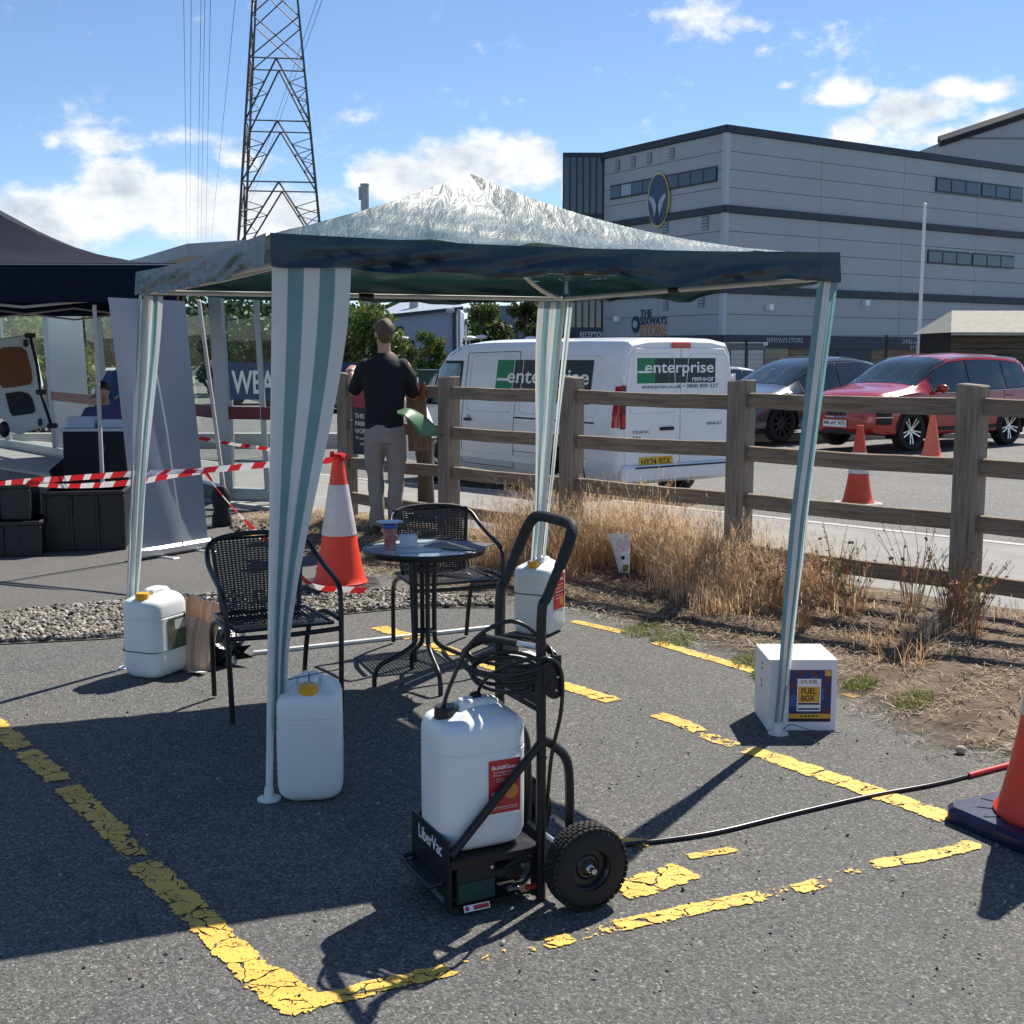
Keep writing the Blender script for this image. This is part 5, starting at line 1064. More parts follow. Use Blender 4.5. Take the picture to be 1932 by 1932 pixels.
for i in range(4):
    a, c_ = nc[i], nc[(i+1) % 4]; d = (c_-a).normalized(); n_ = V((d.y, -d.x, 0)); n_ = n_ if n_.dot(a+c_) > 0 else -n_
    b.tube([a+n_*.02+V((0, 0, -.012)), c_+n_*.02+V((0, 0, -.012))], .006, 5)
obj('valance_seam', b, mat('pale_seam', (.2, .22, .28), .6), nv)['kind'] = 'stuff'
m_leg = mat('pale_leg', (.50, .48, .47), .45, var=.08)
for q, f in ((NC[0], P(431, 985)), (V((-4.25, 11.6, 0)), P(197, 1000)), (NC[1], NC[1]), (NC[2], NC[2]), (NC[3], NC[3])):
    t_ = q-NO; t_.z = 2.15; f_ = V((f.x, f.y, 0))-NO
    if q is NC[0]: t_ = A(375, 566, 11.55)-NO
    if abs(q.x+4.25) < .01: t_ = A(178, 575, 11.6)-NO; f_ = A(198, 1010, 11.6)-NO; f_.z = 0
    d = (t_-f_); b = MB(); b.box((0, 0, d.length/2), (.032, .032, d.length), M=MX.Translation(f_) @ d.to_track_quat('Z', 'Y').to_matrix().to_4x4(), bev=.004); obj('leg', b, m_leg, nv)
    b = MB(); b.box((f_.x, f_.y, .004), (.09, .09, .008), bev=.002); obj('foot', b, m_leg, nv)
for i in range(4):
    a, c_ = nc[i]-V((0, 0, .33)), nc[(i+1) % 4]-V((0, 0, .33)); n = 4
    for k in range(n):
        p, q = a.lerp(c_, k/n), a.lerp(c_, (k+1)/n); up = V((0, 0, .07)); 
        b = MB(); b.tube([p+(up if k % 2 else -up), q+(-up if k % 2 else up)], .014, 6); obj('truss_bar', b, m_leg, nv); b = MB(); b.tube([p+(-up if k % 2 else up)+V((0, .03, 0)), q+(up if k % 2 else -up)+V((0, .03, 0))], .014, 6); obj('truss_bar', b, m_leg, nv)
wb = P(424, 990); b = MB(); rings = []
for z, r_ in ((0, .085), (.02, .10), (.10, .095), (.17, .07), (.21, .085), (.30, .10), (.36, .075), (.40, .05)): rings.append([(r_*cos(2*pi*k/16)*(1+.1*NZ.noise((k, z*9, 0))), r_*.8*sin(2*pi*k/16), z) for k in range(16)])
b.loft(rings); wt = tag(obj('weight_bag', b, mat('black_nylon', (.015, .016, .018), .7, bump=.4, bscale=30), None, 60, loc=(wb.x, wb.y-.12, 0)), 'black sandbag strapped round the foot of the canopy leg', 'weight bag')
# roll-up banner seen from behind
B0, B1 = P(263, 1060), P(404, 1036); bd = (B1-B0).normalized(); brz = math.atan2(bd.y, bd.x)
ban = thing('roll_up_banner', 'tall plain grey back of a roll-up banner on a silver base', 'banner', tuple(B0), brz); bw_ = (B1-B0).length
m_ban = mat('banner_back', (.25, .285, .345), .5, var=.1, vscale=1.5, bump=.05, bscale=6)
b = MB(); b.grid(12, 30, lambda u, v: (.02+(bw_-.05)*u-.19*v+.02*(v)*u, .04+.02*sin(v*3)*sin(u*3)+.012*sin(u*9+v*4)*(1-v), (.10+2.02*v))); obj('banner_sheet', b, m_ban, ban, 60)
b = MB(); b.box((bw_/2, 0.05, .055), (bw_, .10, .085), bev=.02); obj('cassette', b, mat('satin_aluminium', (.66, .67, .68), .35, .7), ban, 30)
for x in (0, bw_): b = MB(); b.box((x, .05, .052), (.025, .11, .095), bev=.015); obj('end_cap', b, black_plastic, ban)
for x in (.18*bw_/.6, .8*bw_): b = MB(); b.box((x, -.06, .008), (.06, .22, .014), bev=.004); obj('swivel_foot', b, MATS['satin_aluminium'], ban)
b = MB(); b.tube([(bw_*.55, -.02, .08), (bw_*.40, .0, 1.1), (bw_*.18, .015, 2.1)], .008, 8); obj('support_pole', b, MATS['satin_aluminium'], ban)
b = MB(); b.box((bw_*.5-.19, .05, 2.11), (bw_-.06, .012, .02)); obj('top_rail', b, m_ban, ban)
# black moulded crates
m_crate = mat('black_crate', (.014, .015, .018), .45, var=.3, vscale=6, bump=.1, bscale=50)
def crate(label, loc, rz, w, d, h, ribs=3, holes=True):
    t = thing('plastic_crate', label, 'crate', loc, rz, 'black plastic crates')
    b = MB(); b.box((0, 0, h/2), (w-.02, d-.02, h), bev=.01); obj('crate_body', b, m_crate, t)
    b = MB(); b.box((0, 0, h-.02), (w+.01, d+.01, .04), bev=.008); obj('rim', b, m_crate, t)
    for k in range(ribs+1): b = MB(); x = -w/2+w*k/ribs; b.box((x*.97, -d/2, h/2-.02), (.03, .025, h-.05), bev=.005); obj('rib', b, m_crate, t)
    for k in range(3): b = MB(); b.box((-w/2, -d/2+d*(k+.5)/3, h/2-.02), (.022, .03, h-.05), bev=.005); obj('rib', b, m_crate, t)
    if holes:
        for k in (0, 1):
            b = MB(); b.lathe([(.052, 0), (.06, 0), (.06, .008), (.052, .008)], 24, M=MX.Translation((-.10+.18*k, -d/2+.009, h*.48)) @ MX.Rotation(pi/2, 4, 'X')); obj('round_boss', b, m_crate, t)
    return t
q = P(152, 1040); crate('ribbed black crate standing alone between counter and banner', (q.x, q.y+.25, 0), R(10), .66, .5, .52)
q = P(20, 1052); crate('lower black crate of the stack at the left edge', (q.x-.1, q.y+.25, 0), R(8), .62, .5, .30, 2); q2 = crate('upper black crate of the stack at the left edge', (q.x-.14, q.y+.28, .3015), R(8), .50, .44, .30, 2, False)
# black counter with white cartons behind the crates
cn = P(192, 965); ct_ = thing('trade_counter', 'black cloth-covered counter under the navy canopy', 'counter', (cn.x, cn.y, 0), R(6))
b = MB(); b.box((0, 0, .44), (.62, .5, .88), bev=.01)
for i, v_ in enumerate(b.v): b.v[i] = (v_[0]*(1+.04*(v_[2] < .4)), v_[1], v_[2])
obj('counter_body', b, mat('black_cloth', (.012, .014, .018), .8, bump=.2, bscale=12), ct_)
b = MB(); b.box((0, 0, .895), (.66, .54, .03), bev=.006); obj('counter_top', b, mat('counter_white', (.55, .57, .62), .5), ct_)
b = MB(); b.box((.1, -.262, .70), (.05, .004, .06)); obj('green_mark', b, mat('teal_mark', (.01, .09, .08), .6), ct_)
b = MB(); b.add([(-.31, -.1, .62), (-.50, -.12, .46), (-.47, -.12, .36), (-.31, -.1, .12), (-.31, .0, .62), (-.31, 0, .12)], [(0, 1, 2, 3), (4, 1, 2, 5), (0, 4, 1), (3, 5, 2)]); obj('cloth_corner', b, MATS['black_cloth'], ct_)
for k, (x, y, w, h, lab) in enumerate(((-.16, .0, .28, .11, 'left white carton on the black counter'), (.17, .03, .27, .08, 'right low white carton on the black counter'))):
    t = thing('small_carton', lab, 'box', (cn.x+x, cn.y+y, .911), R(6)); b = MB(); b.box((0, 0, h/2), (w, .22, h), bev=.003); obj('carton_body', b, mat('bluish_card', (.5, .54, .66), .7), t); b = MB(); b.box((0, 0, h+.001), (w*.96, .21, .002)); obj('lid', b, white_ink, t)
# open rear door of a delivery van at the left edge
DY = 15.0
def dpt(u, v): return A(u, v, DY)
dv_o = V((-9.0, DY, 0)); dv = thing('delivery_van', 'white van at the left edge with its rear door swung open', 'van', tuple(dv_o))
pl = [(-70, 655), (-10, 640), (45, 632), (60, 640), (72, 700), (86, 765), (95, 795), (92, 806), (60, 812), (35, 820), (18, 814), (10, 790), (-20, 790), (-70, 800)]
w3 = [dpt(u, v)-dv_o for u, v in pl]
b = MB(); b.loft([[p+V((0, .07, 0)) for p in w3], [p for p in w3], [(p-w3[4])*.97+w3[4]+V((0, -.012, 0)) for p in w3]]); obj('rear_door', b, mat('van_white', (.60, .64, .68), .35, coat=.3), dv, 30)
def inset(pts, dep, nm, m): w_ = [dpt(u, v)-dv_o+V((0, -.018, 0)) for u, v in pts]; b = MB(); b.loft([[p for p in w_], [p+V((0, -dep, 0)) for p in w_]]); obj(nm, b, m, dv, 30)
inset([(-8, 662), (10, 655), (40, 654), (50, 662), (58, 690), (62, 715), (58, 725), (30, 730), (8, 732), (-2, 722), (-8, 700)], .012, 'plywood_panel', mat('brown_ply', (.24, .085, .04), .7, var=.1))
inset([(11, 742), (38, 738), (54, 742), (62, 752), (68, 775), (62, 780), (26, 785), (20, 778)], .006, 'door_pocket', mat('pocket_dark', (.012, .015, .025), .6))
inset([(46, 641), (52, 640), (55, 650), (50, 656), (46, 652)], .02, 'door_stop', black_plastic); inset([(74, 790), (79, 789), (81, 800), (77, 805), (74, 801)], .02, 'door_stop', black_plastic)
b = MB(); b.tube([dpt(57, 634)-dv_o, dpt(70, 690)-dv_o, dpt(78, 745)-dv_o, dpt(97, 803)-dv_o], .02, 6); obj('door_seal', b, rubber, dv)
for u, v in ((57, 633), (78, 740), (99, 803)): p = dpt(u, v)-dv_o; b = MB(); b.box(p, (.12, .06, .06), bev=.01); obj('hinge', b, black_plastic, dv)
b = MB(); b.ball(dpt(8, 810)-dv_o, (.07, .05, .10), 12, 8); obj('lamp_socket', b, black_plastic, dv)
b = MB(); rings = []
for y_ in (0.2, .26, 2.2, 3.4, 4.2):
    w_ = .86 if y_ > .22 else .82; hh = 1.80 if y_ < 2.5 else (1.45 if y_ < 4 else 1.0); rings.append([(x, y_, z) for x, z in rrect(2*w_, hh-.3, .12, 4, -.85, (hh+.3)/2)])
b.loft(rings); obj('body', b, MATS['van_white'], dv, 35)
for x in (-1.6, -.1):
    for y_ in (.9, 3.6): b = MB(); b.lathe([(0, -.1), (.29, -.1), (.31, -.06), (.31, .06), (.29, .1), (0, .1)], 20, M=MX.Translation((x, y_, .31)) @ MX.Rotation(pi/2, 4, 'Y')); obj('wheel', b, m_tyre, dv)
# ------------------------------------------------------------------ stadium building
C0 = V((10.42, 61, 0)); RA = math.atan2(.55, .835); Mb = MX.Rotation(RA, 4, 'Z')
bld = thing('stadium_building', 'large grey clad stadium building with dark bands, strip windows and blue emblem', 'building', (C0.x, C0.y, -.1))
zc = lambda v: A(1360, v, 61).z+.1
m_clad = mat('grey_cladding', (.36, .385, .42), .5, var=.06, vscale=.4, rvar=.08); m_core = mat('cladding_joint', (.17, .19, .22), .7); m_dark = mat('dark_band', (.022, .03, .048), .5, var=.3, vscale=.6)
m_navy = mat('navy_sign', (.012, .022, .06), .4); m_frame = mat('window_frame', (.018, .026, .04), .4); m_pane = mat('building_glass', (.03, .045, .07), .06, spec=.8, coat=.3)
LR, LL = 26.0, 9.6
zt, zu = zc(236), zc(250); b1t, b1b = zc(387), zc(401); b2t, b2b = zc(538), zc(553); bs = zc(632)
bz = zc(657)
b = MB(); b.box((LR/2, LL/2, zt/2-.05), (LR-.3, LL-.3, zt-.1), M=Mb); obj('core', b, m_core, bld, None)
def facade(p, q, out, nm, m, thick=.12, x0=0, x1=0):     # box on a face between heights p, q
    pass
def rbox(x0, x1, z0, z1, th, m, nm, par=None, off=0): b = MB(); b.box(((x0+x1)/2, (-off if off else .15)-th/2, (z0+z1)/2), (x1-x0, th, z1-z0), M=Mb); return obj(nm, b, m, par or bld, None)
def lbox(y0, y1, z0, z1, th, m, nm, par=None, off=0): b = MB(); b.box(((-off if off else .15)-th/2, (y0+y1)/2, (z0+z1)/2), (th, y1-y0, z1-z0), M=Mb); return obj(nm, b, m, par or bld, None)
storeys = [(b1t, zu), (b2t, b1b), (bs, b2b)]
storeys = [(b1t, zu, 4), (b2t, b1b, 4), (bs, b2b, 2)]
for (z0, z1, nr) in storeys:
    for k in range(nr):
        za, zb = z0+(z1-z0)*k/nr, z0+(z1-z0)*(k+1)/nr
        cols = 4
        for c_ in range(cols): rbox(.16+(LR-.16)*c_/cols+.012, .16+(LR-.16)*(c_+1)/cols-.012, za+.013, zb-.013, .2, m_clad, 'cladding_panel')
        for c_ in range(2): lbox(.16+(LL-.16)*c_/2+.012, .16+(LL-.16)*(c_+1)/2-.012, za+.013, zb-.013, .2, m_clad, 'cladding_panel')
    b = MB(); b.box((.02, .02, (z0+z1)/2), (.28, .28, z1-z0-.01), M=Mb); obj('corner_flashing', b, mat('pale_flashing', (.42, .46, .52), .45), bld, None)
for (z0, z1) in ((zu, zt), (b1b-.0, b1t) if b1b > b1t else (b1b, b1t), (b2b, b2t)):
    rbox(-.16, LR+.1, min(z0, z1)+.004, max(z0, z1)-.004, .34, m_dark, 'dark_band'); lbox(-.15, LL, min(z0, z1)+.004, max(z0, z1)-.004, .34, m_dark, 'dark_band')
rbox(-.1, LR, bz, bs-.004, .30, m_navy, 'sign_band'); lbox(-.1, LL, bz, bs-.004, .30, m_navy, 'sign_band')
# ground floor: brick piers, shutters and glazing
m_brick = mat('buff_brick', (.24, .185, .115), .85, var=.2, vscale=3, bump=.3, bscale=12)
gx = [(.1, 1.9, m_frame, 'shop_glazing'), (1.95, 4.6, m_pane, 'shop_glazing'), (4.65, 6.4, m_brick, 'brick_pier'), (6.45, 8.2, m_frame, 'doorway'), (8.25, 10.9, m_navy, 'roller_shutter'), (10.95, LR, m_brick, 'brick_wall')]
for x0, x1, m_, nm in gx: rbox(x0, x1, 0, bz-.005, .2, m_, nm)
lbox(.1, LL, 0, bz-.005, .2, m_frame, 'shop_glazing')
for x, s_, w in ((4.2, 'SIXWAYS STORE', 2.6), (14.6, 'OFFICE & DELIVERIES', 2.6)):
    b = MB(); text('lettering', s_, mat('sign_pale', (.5, .54, .6), .5), bld, Mb @ MX.Translation((x, -.16, (bz+bs)/2+.1)) @ MX.Rotation(pi/2, 4, 'X'), w, .24, .01, .004)
text('lettering', 'STORE', MATS['sign_pale'], bld, Mb @ MX.Translation((14.6, -.16, (bz+bs)/2-.22)) @ MX.Rotation(pi/2, 4, 'X'), 1.2, .2, .01, .004)
# strip windows
def col_x(u):        # picture column -> distance along the right face
    d = pray(u, 500); ax = Mb @ V((1, 0, 0)); n = V((-d.y, d.x, 0)); return -V((C0.x, C0.y, 0)).dot(n)/ax.dot(n)
def col_y(u):
    d = pray(u, 500); ax = Mb @ V((0, 1, 0)); n = V((-d.y, d.x, 0)); return -V((C0.x, C0.y, 0)).dot(n)/ax.dot(n)
def zr_(u, v, ax):   # height on a face at a picture point
    t = col_x(u) if ax == 'x' else col_y(u); p = C0+Mb @ (V((t, 0, 0)) if ax == 'x' else V((0, t, 0))); return A(u, v, p.y).z+.1
for (u0, u1, u2, u3, va, vb) in ((1757, 1838, 1842, 1920, 334, 362), (1747, 1827, 1831, 1910, 471, 497)):
    for ua, ub in ((u0, u1), (u2, u3)):
        x0, x1 = col_x(ua), col_x(ub); z1_, z0_ = zr_(u0, va, 'x'), zr_(u0, vb, 'x'); w = rbox(x0, x1, z0_, z1_, .06, m_frame, 'window', None, .055)
        for k in range(3): p0, p1 = x0+(x1-x0)*k/3+.06, x0+(x1-x0)*(k+1)/3-.06; rbox(p0, p1, z0_+.09, z1_-.09, .03, m_pane, 'pane', w, .105)
y0, y1 = col_y(1357), col_y(1153); z1_, z0_ = zr_(1345, 314, 'y'), zr_(1345, 344, 'y'); w = lbox(y0+.2, y1, z0_, z1_, .06, m_frame, 'window', None, .055)
for k in range(9): p0, p1 = y0+.2+(y1-y0-.2)*k/9+.04, y0+.2+(y1-y0-.2)*(k+1)/9-.04; lbox(p0, p1, z0_+.09, z1_-.09, .03, m_pane if k != 7 else mat('bright_pane', (.30, .38, .46), .1), 'pane', w, .105)
for (u, v, s_) in ((1165, 313, .5), (1194, 306, .5), (1224, 299, .5), (1266, 290, .5), (1256, 428, .55), (1331, 421, .6), (1258, 575, .55), (1326, 566, .6)):
    y_ = col_y(u); z_ = zr_(u, v, 'y'); lv = lbox(y_-s_*.38, y_+s_*.38, z_-s_*.55, z_+s_*.55, .04, m_core, 'louvre', None, .055)
    for k in range(4): lbox(y_-s_*.34, y_+s_*.34, z_-s_*.5+k*s_*.26, z_-s_*.5+k*s_*.26+.07, .04, m_clad, 'louvre_slat', lv, .09)
# oval emblem: gold rim, navy field, pale swept cheek guards
ey = col_y(1245); ez_ = zr_(1245, 378, 'y'); ME = Mb @ face_M((-.07, ey, ez_), (0, -1, 0)); er, eh = .86, 1.40
def oval(rx, ry, z0, z1, m, nm, par, M=None): b = MB(); b.loft([[(rx*cos(2*pi*k/40), ry*sin(2*pi*k/40), z) for k in range(40)] for z in (z0, z1)]); return obj(nm, b, m, par, 30, M=M)
em = oval(er, eh, .0, .12, mat('emblem_gold', (.55, .42, .14), .35, .5), 'emblem', bld, ME); oval(er*.88, eh*.93, .11, .16, mat('emblem_navy', (.02, .055, .14), .35), 'emblem_field', em)
for sx in (-1, 1):
    b = MB(); pl = [(.08, -.22), (.28, .10), (.62, .28), (.70, .12), (.46, -.16), (.34, -.42), (.20, -.86), (.12, -.55)]; pl = [(sx*x, y) for x, y in pl]; b.prism(pl if sx > 0 else pl[::-1], .155, .185); obj('emblem_wing', b, mat('emblem_silver', (.38, .44, .5), .4), em, 30)
b = MB(); pl = [(-.30, -.60), (-.16, -.25), (0, -.05), (.16, -.25), (.30, -.60), (.22, -1.15), (0, -1.3), (-.22, -1.15)]; b.prism(pl, .158, .17); obj('emblem_chin', b, m_navy, em, 30)
MS = lambda u, v: Mb @ face_M((-.075, col_y(u), zr_(u, v, 'y')), (0, -1, 0))
text('lettering', 'THE', m_navy, bld, MS(1222, 591), .95, .38, .02, .01); text('lettering', 'SIXWAYS', m_navy, bld, MS(1236, 605), 2.2, .42, .02, .01); text('lettering', 'STORE', mat('store_orange', (.55, .22, .06), .5), bld, MS(1236, 623), 2.2, .56, .02, .01)
MEs = MS(1203, 612); b = MB(); b.lathe([(0, 0), (.40, 0), (.40, .04), (0, .04)], 24, M=MX.Diagonal((.8, 1.15, 1, 1))); sm_e = obj('small_emblem', b, m_navy, bld, 30, M=MEs); b = MB(); b.lathe([(0, .04), (.2, .04), (.2, .06), (0, .06)], 16); obj('emblem_core', b, MATS['emblem_silver'], sm_e, 30)
for u, v in ((1170, 602), (1450, 580), (1632, 572)):
    if u < 1350: y_, z_ = col_y(u), zr_(u, v, 'y'); lbox(y_-.15, y_+.15, z_-.15, z_+.15, .25, white_ink, 'wall_lamp', None, .06)
    else: x_, z_ = col_x(u), zr_(u, v, 'x'); rbox(x_-.15, x_+.15, z_-.15, z_+.15, .25, white_ink, 'wall_lamp', None, .06)
# glazed stair tower at the far end
gx0, gx1 = A(1063, 400, 69.5), A(1150, 400, 69.5); gzt = A(1100, 288, 69.5).z+.1; ox, oy = gx0.x-C0.x, 69.5-C0.y; gw = gx1.x-gx0.x
b = MB(); b.box((ox+gw/2, oy+2.1, gzt/2), (gw-.1, 4, gzt-.1)); tw = obj('stair_tower', b, mat('tower_glass', (.03, .042, .06), .05, spec=.9, coat=.4), bld, None)
for k in range(8): b = MB(); x_ = ox+gw*k/7; b.box((x_, oy+.07, gzt/2), (.09, .14, gzt)); obj('mullion', b, m_frame, tw, None)
for z_ in (gzt-.1, gzt-3.4, gzt-6.0, 5.2, 3.0): b = MB(); b.box((ox+gw/2, oy+.06, z_), (gw+.05, .10, .22)); obj('transom', b, m_frame, tw, None)
b = MB(); b.box((ox+gw/2+.35, oy-.25, A(1100, 631, 69).z+.1), (2.6, .2, .8)); rs = obj('reception_sign', b, m_navy, bld, None)
text('lettering', 'RECEPTION', white_ink, bld, MX.Translation((ox+gw/2+.35, oy-.36, A(1100, 631, 69).z+.1)) @ MX.Rotation(pi/2, 4, 'X'), 1.35, .3, .005, .004)
# grandstand beyond
gs = thing('grandstand', 'grey stadium stand with rising roof edge behind the right building end', 'building', (34, 84, -.1))
b = MB(); p = [A(1770, 268, 84), A(1932, 214, 84), A(2200, 125, 84)]; pl = [(q.x-34, q.z) for q in p]; pl = [(pl[0][0]-3, 0), (pl[2][0], 0), pl[2], pl[1], pl[0], (pl[0][0]-3, pl[0][1]-1.2)]
b.loft([[(x, 0, z) for x, z in pl], [(x, 12, z) for x, z in pl]]); obj('stand_wall', b, m_clad, gs, None)
for k in range(8): b = MB(); xs_ = max(pl[4][0]-2, pl[4][0]+.6+(3+1.9*k-pl[4][1])*(pl[3][0]-pl[4][0])/(pl[3][1]-pl[4][1])); b.box(((xs_+pl[2][0])/2, -.05, 3+1.9*k), (pl[2][0]-xs_, .08, .06)); obj('cladding_joint', b, m_core, gs, None)
b = MB(); b.tube([(pl[4][0], -.2, pl[4][1]+.1), (pl[2][0], -.2, pl[2][1]+.1)], .35, 4); obj('roof_edge', b, m_dark, gs, None)
q = A(1922, 600, 76); b = MB(); b.box((q.x-34+8, -8.2, 2.4), (15, .3, 4.8)); b.box((q.x-34+8, -7, 11), (15, .3, 1.0)); obj('front_wall', b, m_dark, gs, None)['kind'] = 'stuff'
for k in range(7):
    for j in range(10): b = MB(); b.box((0, 0, 0), (.44, .4, .35), bev=.05); o = obj('seat', b, mat('navy_seat', (.015, .022, .05), .4), gs, loc=(q.x-34+.7+.55*j, -7.8+.75*k, 5.0+.42*k)); 
b = MB(); b.box((q.x-34+8, -4.2, 5.2), (15, 6.5, .4)); obj('terrace', b, m_core, gs, None)

# ------------------------------------------------------------------ shed, kiosk, flagpole, mesh fence
m_shedw = mat('shed_board', (.095, .07, .05), .85, var=.35, vscale=4, stretch=(.4, 4, 4), bump=.3, bscale=20)
sh = A(1795, 640, 36); shd = thing('timber_shed', 'brown boarded timber shed with pale felt roof behind the red car', 'shed', (sh.x, 36, gz(sh.x, 36)), R(4))
shz = A(1800, 628, 36).z
for k in range(14): b = MB(); b.box((2.6, 0, .09+k*(shz-.03)/14), (5.2, .03, (shz-.1)/14-.012)); obj('board', b, m_shedw, shd, None, loc=(0, random.uniform(-.006, .006), 0))
b = MB(); b.box((2.6, 1.2, shz/2), (5.14, 2.3, shz-.06)); obj('inner_wall', b, mat('shed_dark', (.03, .024, .02), .9), shd, None)
b = MB(); b.add([(-.12, -.22, shz-.06), (5.4, -.22, shz-.06), (5.4, 1.2, shz+.62), (.5, 1.2, shz+.62), (-.12, 2.6, shz-.06), (5.4, 2.6, shz-.06)], [(0, 1, 2, 3), (3, 2, 5, 4), (0, 3, 4)]); b.box((2.64, -.235, shz-.10), (5.5, .03, .09)); obj('roof', b, mat('pale_felt', (.34, .33, .28), .85, var=.15, vscale=6), shd, None)
kk = A(1409, 690, 41); kio = thing('shutter_kiosk', 'small grey kiosk with two white shutters behind the van', 'kiosk', (kk.x, 41, gz(kk.x, 41)), R(3))
kz = A(1409, 646, 41).z-gz(kk.x, 41); b = MB(); b.box((0, .8, kz/2), (1.25, 1.6, kz), bev=.02); obj('kiosk_body', b, mat('kiosk_grey', (.16, .17, .18), .6), kio)
for sx in (-.29, .29):
    b = MB(); b.box((sx, -.012, kz*.48), (.50, .02, kz*.8)); so2 = obj('shutter', b, mat('shutter_white', (.55, .55, .52), .5), kio)
    for k in range(9): b = MB(); b.box((sx, -.024, kz*.12+k*kz*.085), (.49, .012, .05)); obj('slat', b, MATS['shutter_white'], so2)
b = MB(); b.box((.60, -.05, kz-.05), (.12, .1, .12)); obj('lamp', b, white_ink, kio)
f0, f1 = A(1731, 690, 43), A(1745, 393, 43); fp = thing('flagpole', 'bare white flagpole in front of the grey building', 'flagpole', (f0.x, 43, gz(f0.x, 43)))
b = MB(); b.tube([(0, 0, 0), (f1.x-f0.x, 0, f1.z)], [.07, .05], 12); obj('pole', b, white_tube, fp); b = MB(); b.ball((f1.x-f0.x, 0, f1.z+.04), .07); obj('finial', b, white_tube, fp); b = MB(); b.box((0, 0, .05), (.3, .3, .1), bev=.01); obj('base', b, galv, fp)
mf = thing('mesh_fence', 'thin black mesh fence with slim posts behind the parked cars', 'fence', (0, 38, 0))
for u in (1251, 1408, 1540, 1672, 1833, 1990):
    q = A(u, 640, 38); top_ = A(u, 640 if u < 1500 else 632, 38).z; b = MB(); b.box((q.x, 0, top_/2), (.07, .07, top_)); obj('post', b, black_metal, mf, None)
b = MB(); xa, xb = A(1251, 640, 38).x, A(1990, 640, 38).x
for k in range(16): b.box(((xa+xb)/2, 0, .15+k*.145), (xb-xa, .008, .008))
for k in range(160): b.box((xa+(xb-xa)*k/160, .006, 1.2), (.007, .007, 2.3))
obj('wire_mesh', b, black_metal, mf, None)['kind'] = 'stuff'

# ------------------------------------------------------------------ buildings far in the middle
lv = A(716, 600, 90); lb = thing('blue_grey_warehouse', 'low lavender-grey warehouse with pale sloping roof behind the standing man', 'building', (lv.x, 90, -.1), 0)
w_ = A(862, 600, 90).x-lv.x; hL, hR = A(716, 597, 90).z+.1, A(862, 580, 90).z+.1
b = MB(); b.loft([[(0, y, 0), (w_, y, 0), (w_, y, hR), (0, y, hL)] for y in (0, 14)]); obj('wall', b, mat('lavender_wall', (.26, .32, .46), .7, var=.06, vscale=.5), lb, None)
b = MB(); b.add([(-.6, -.5, hL), (w_+.5, -.5, hR+.05), (w_-.8, 9, hR+1.5), (1.2, 9, hL+1.6)], [(0, 1, 2, 3)]); b.add([(-.6, -.5, hL-.25), (w_+.5, -.5, hR-.2), (w_+.5, -.5, hR+.05), (-.6, -.5, hL)], [(0, 1, 2, 3)], 1); obj('roof', b, [mat('pale_metal_roof', (.50, .53, .56), .35, .3), m_dark], lb, None)
b = MB(); b.box((w_*.16, -.05, 2.0), (1.6, .1, 4.0)); obj('door', b, m_frame, lb, None); b = MB(); b.box((w_*.34, -.05, 1.9), (1.2, .1, 2.2)); obj('window', b, m_pane, lb, None)
b = MB(); b.box((w_-.2, -.12, hR/2), (.22, .2, hR)); obj('downpipe', b, m_dark, lb, None); b = MB(); b.box((w_/2, -.06, .45), (w_, .1, .9)); obj('plinth', b, m_navy, lb, None)
b = MB(); b.tube([(w_*.42, 2, hR), (w_*.42, 2, hR+1.2)], .35, 10); obj('roof_vent', b, galv, lb, None)
cm = thing('camera_mast', 'slim mast with two cameras at the warehouse corner', 'mast', (A(866, 640, 80).x, 80, -.1)); b = MB(); b.tube([(0, 0, 0), (0, 0, A(866, 580, 80).z)], .1, 8); obj('pole', b, galv, cm)
for sx in (-1, 1): b = MB(); b.box((sx*.55, -.2, A(866, 583, 80).z), (.5, .5, .3), bev=.08); obj('camera_head', b, mat('cam_grey', (.4, .42, .44), .4), cm)
bb_ = A(930, 600, 105); bk2 = thing('brick_outbuilding', 'far building with slate-blue upper storey over a brick base', 'building', (bb_.x, 105, -.1)); w_ = A(1085, 600, 105).x-bb_.x; h_ = A(950, 578, 105).z
b = MB(); b.box((w_/2, 4, h_*.62+.2), (w_, 8, h_*.75)); obj('upper_wall', b, mat('slate_blue', (.15, .19, .25), .6), bk2, None); b = MB(); b.box((w_/2, 3.9, h_*.125+.05), (w_-.2, 8.2, h_*.25+.1)); obj('brick_base', b, mat('far_brick', (.26, .13, .07), .85), bk2, None)
for k in range(3): b = MB(); b.box((w_*(.2+.28*k), -.06, h_*.6), (w_*.2, .12, h_*.3)); obj('window', b, m_pane, bk2, None)
ck = A(688, 343, 125); cs_ = thing('vent_stack', 'grey round flue stack rising behind the gazebo roof', 'chimney', (ck.x, 125, -.2)); b = MB(); b.lathe([(.44, 0), (.42, ck.z-.2), (.46, ck.z-.15), (.46, ck.z), (.3, ck.z)], 20); obj('stack', b, galv, cs_)
b = MB(); b.lathe([(.1, 0), (.1, 1.3)], 8, M=MX.Translation((-.5, -.2, ck.z-1.6))); obj('side_pipe', b, galv, cs_)
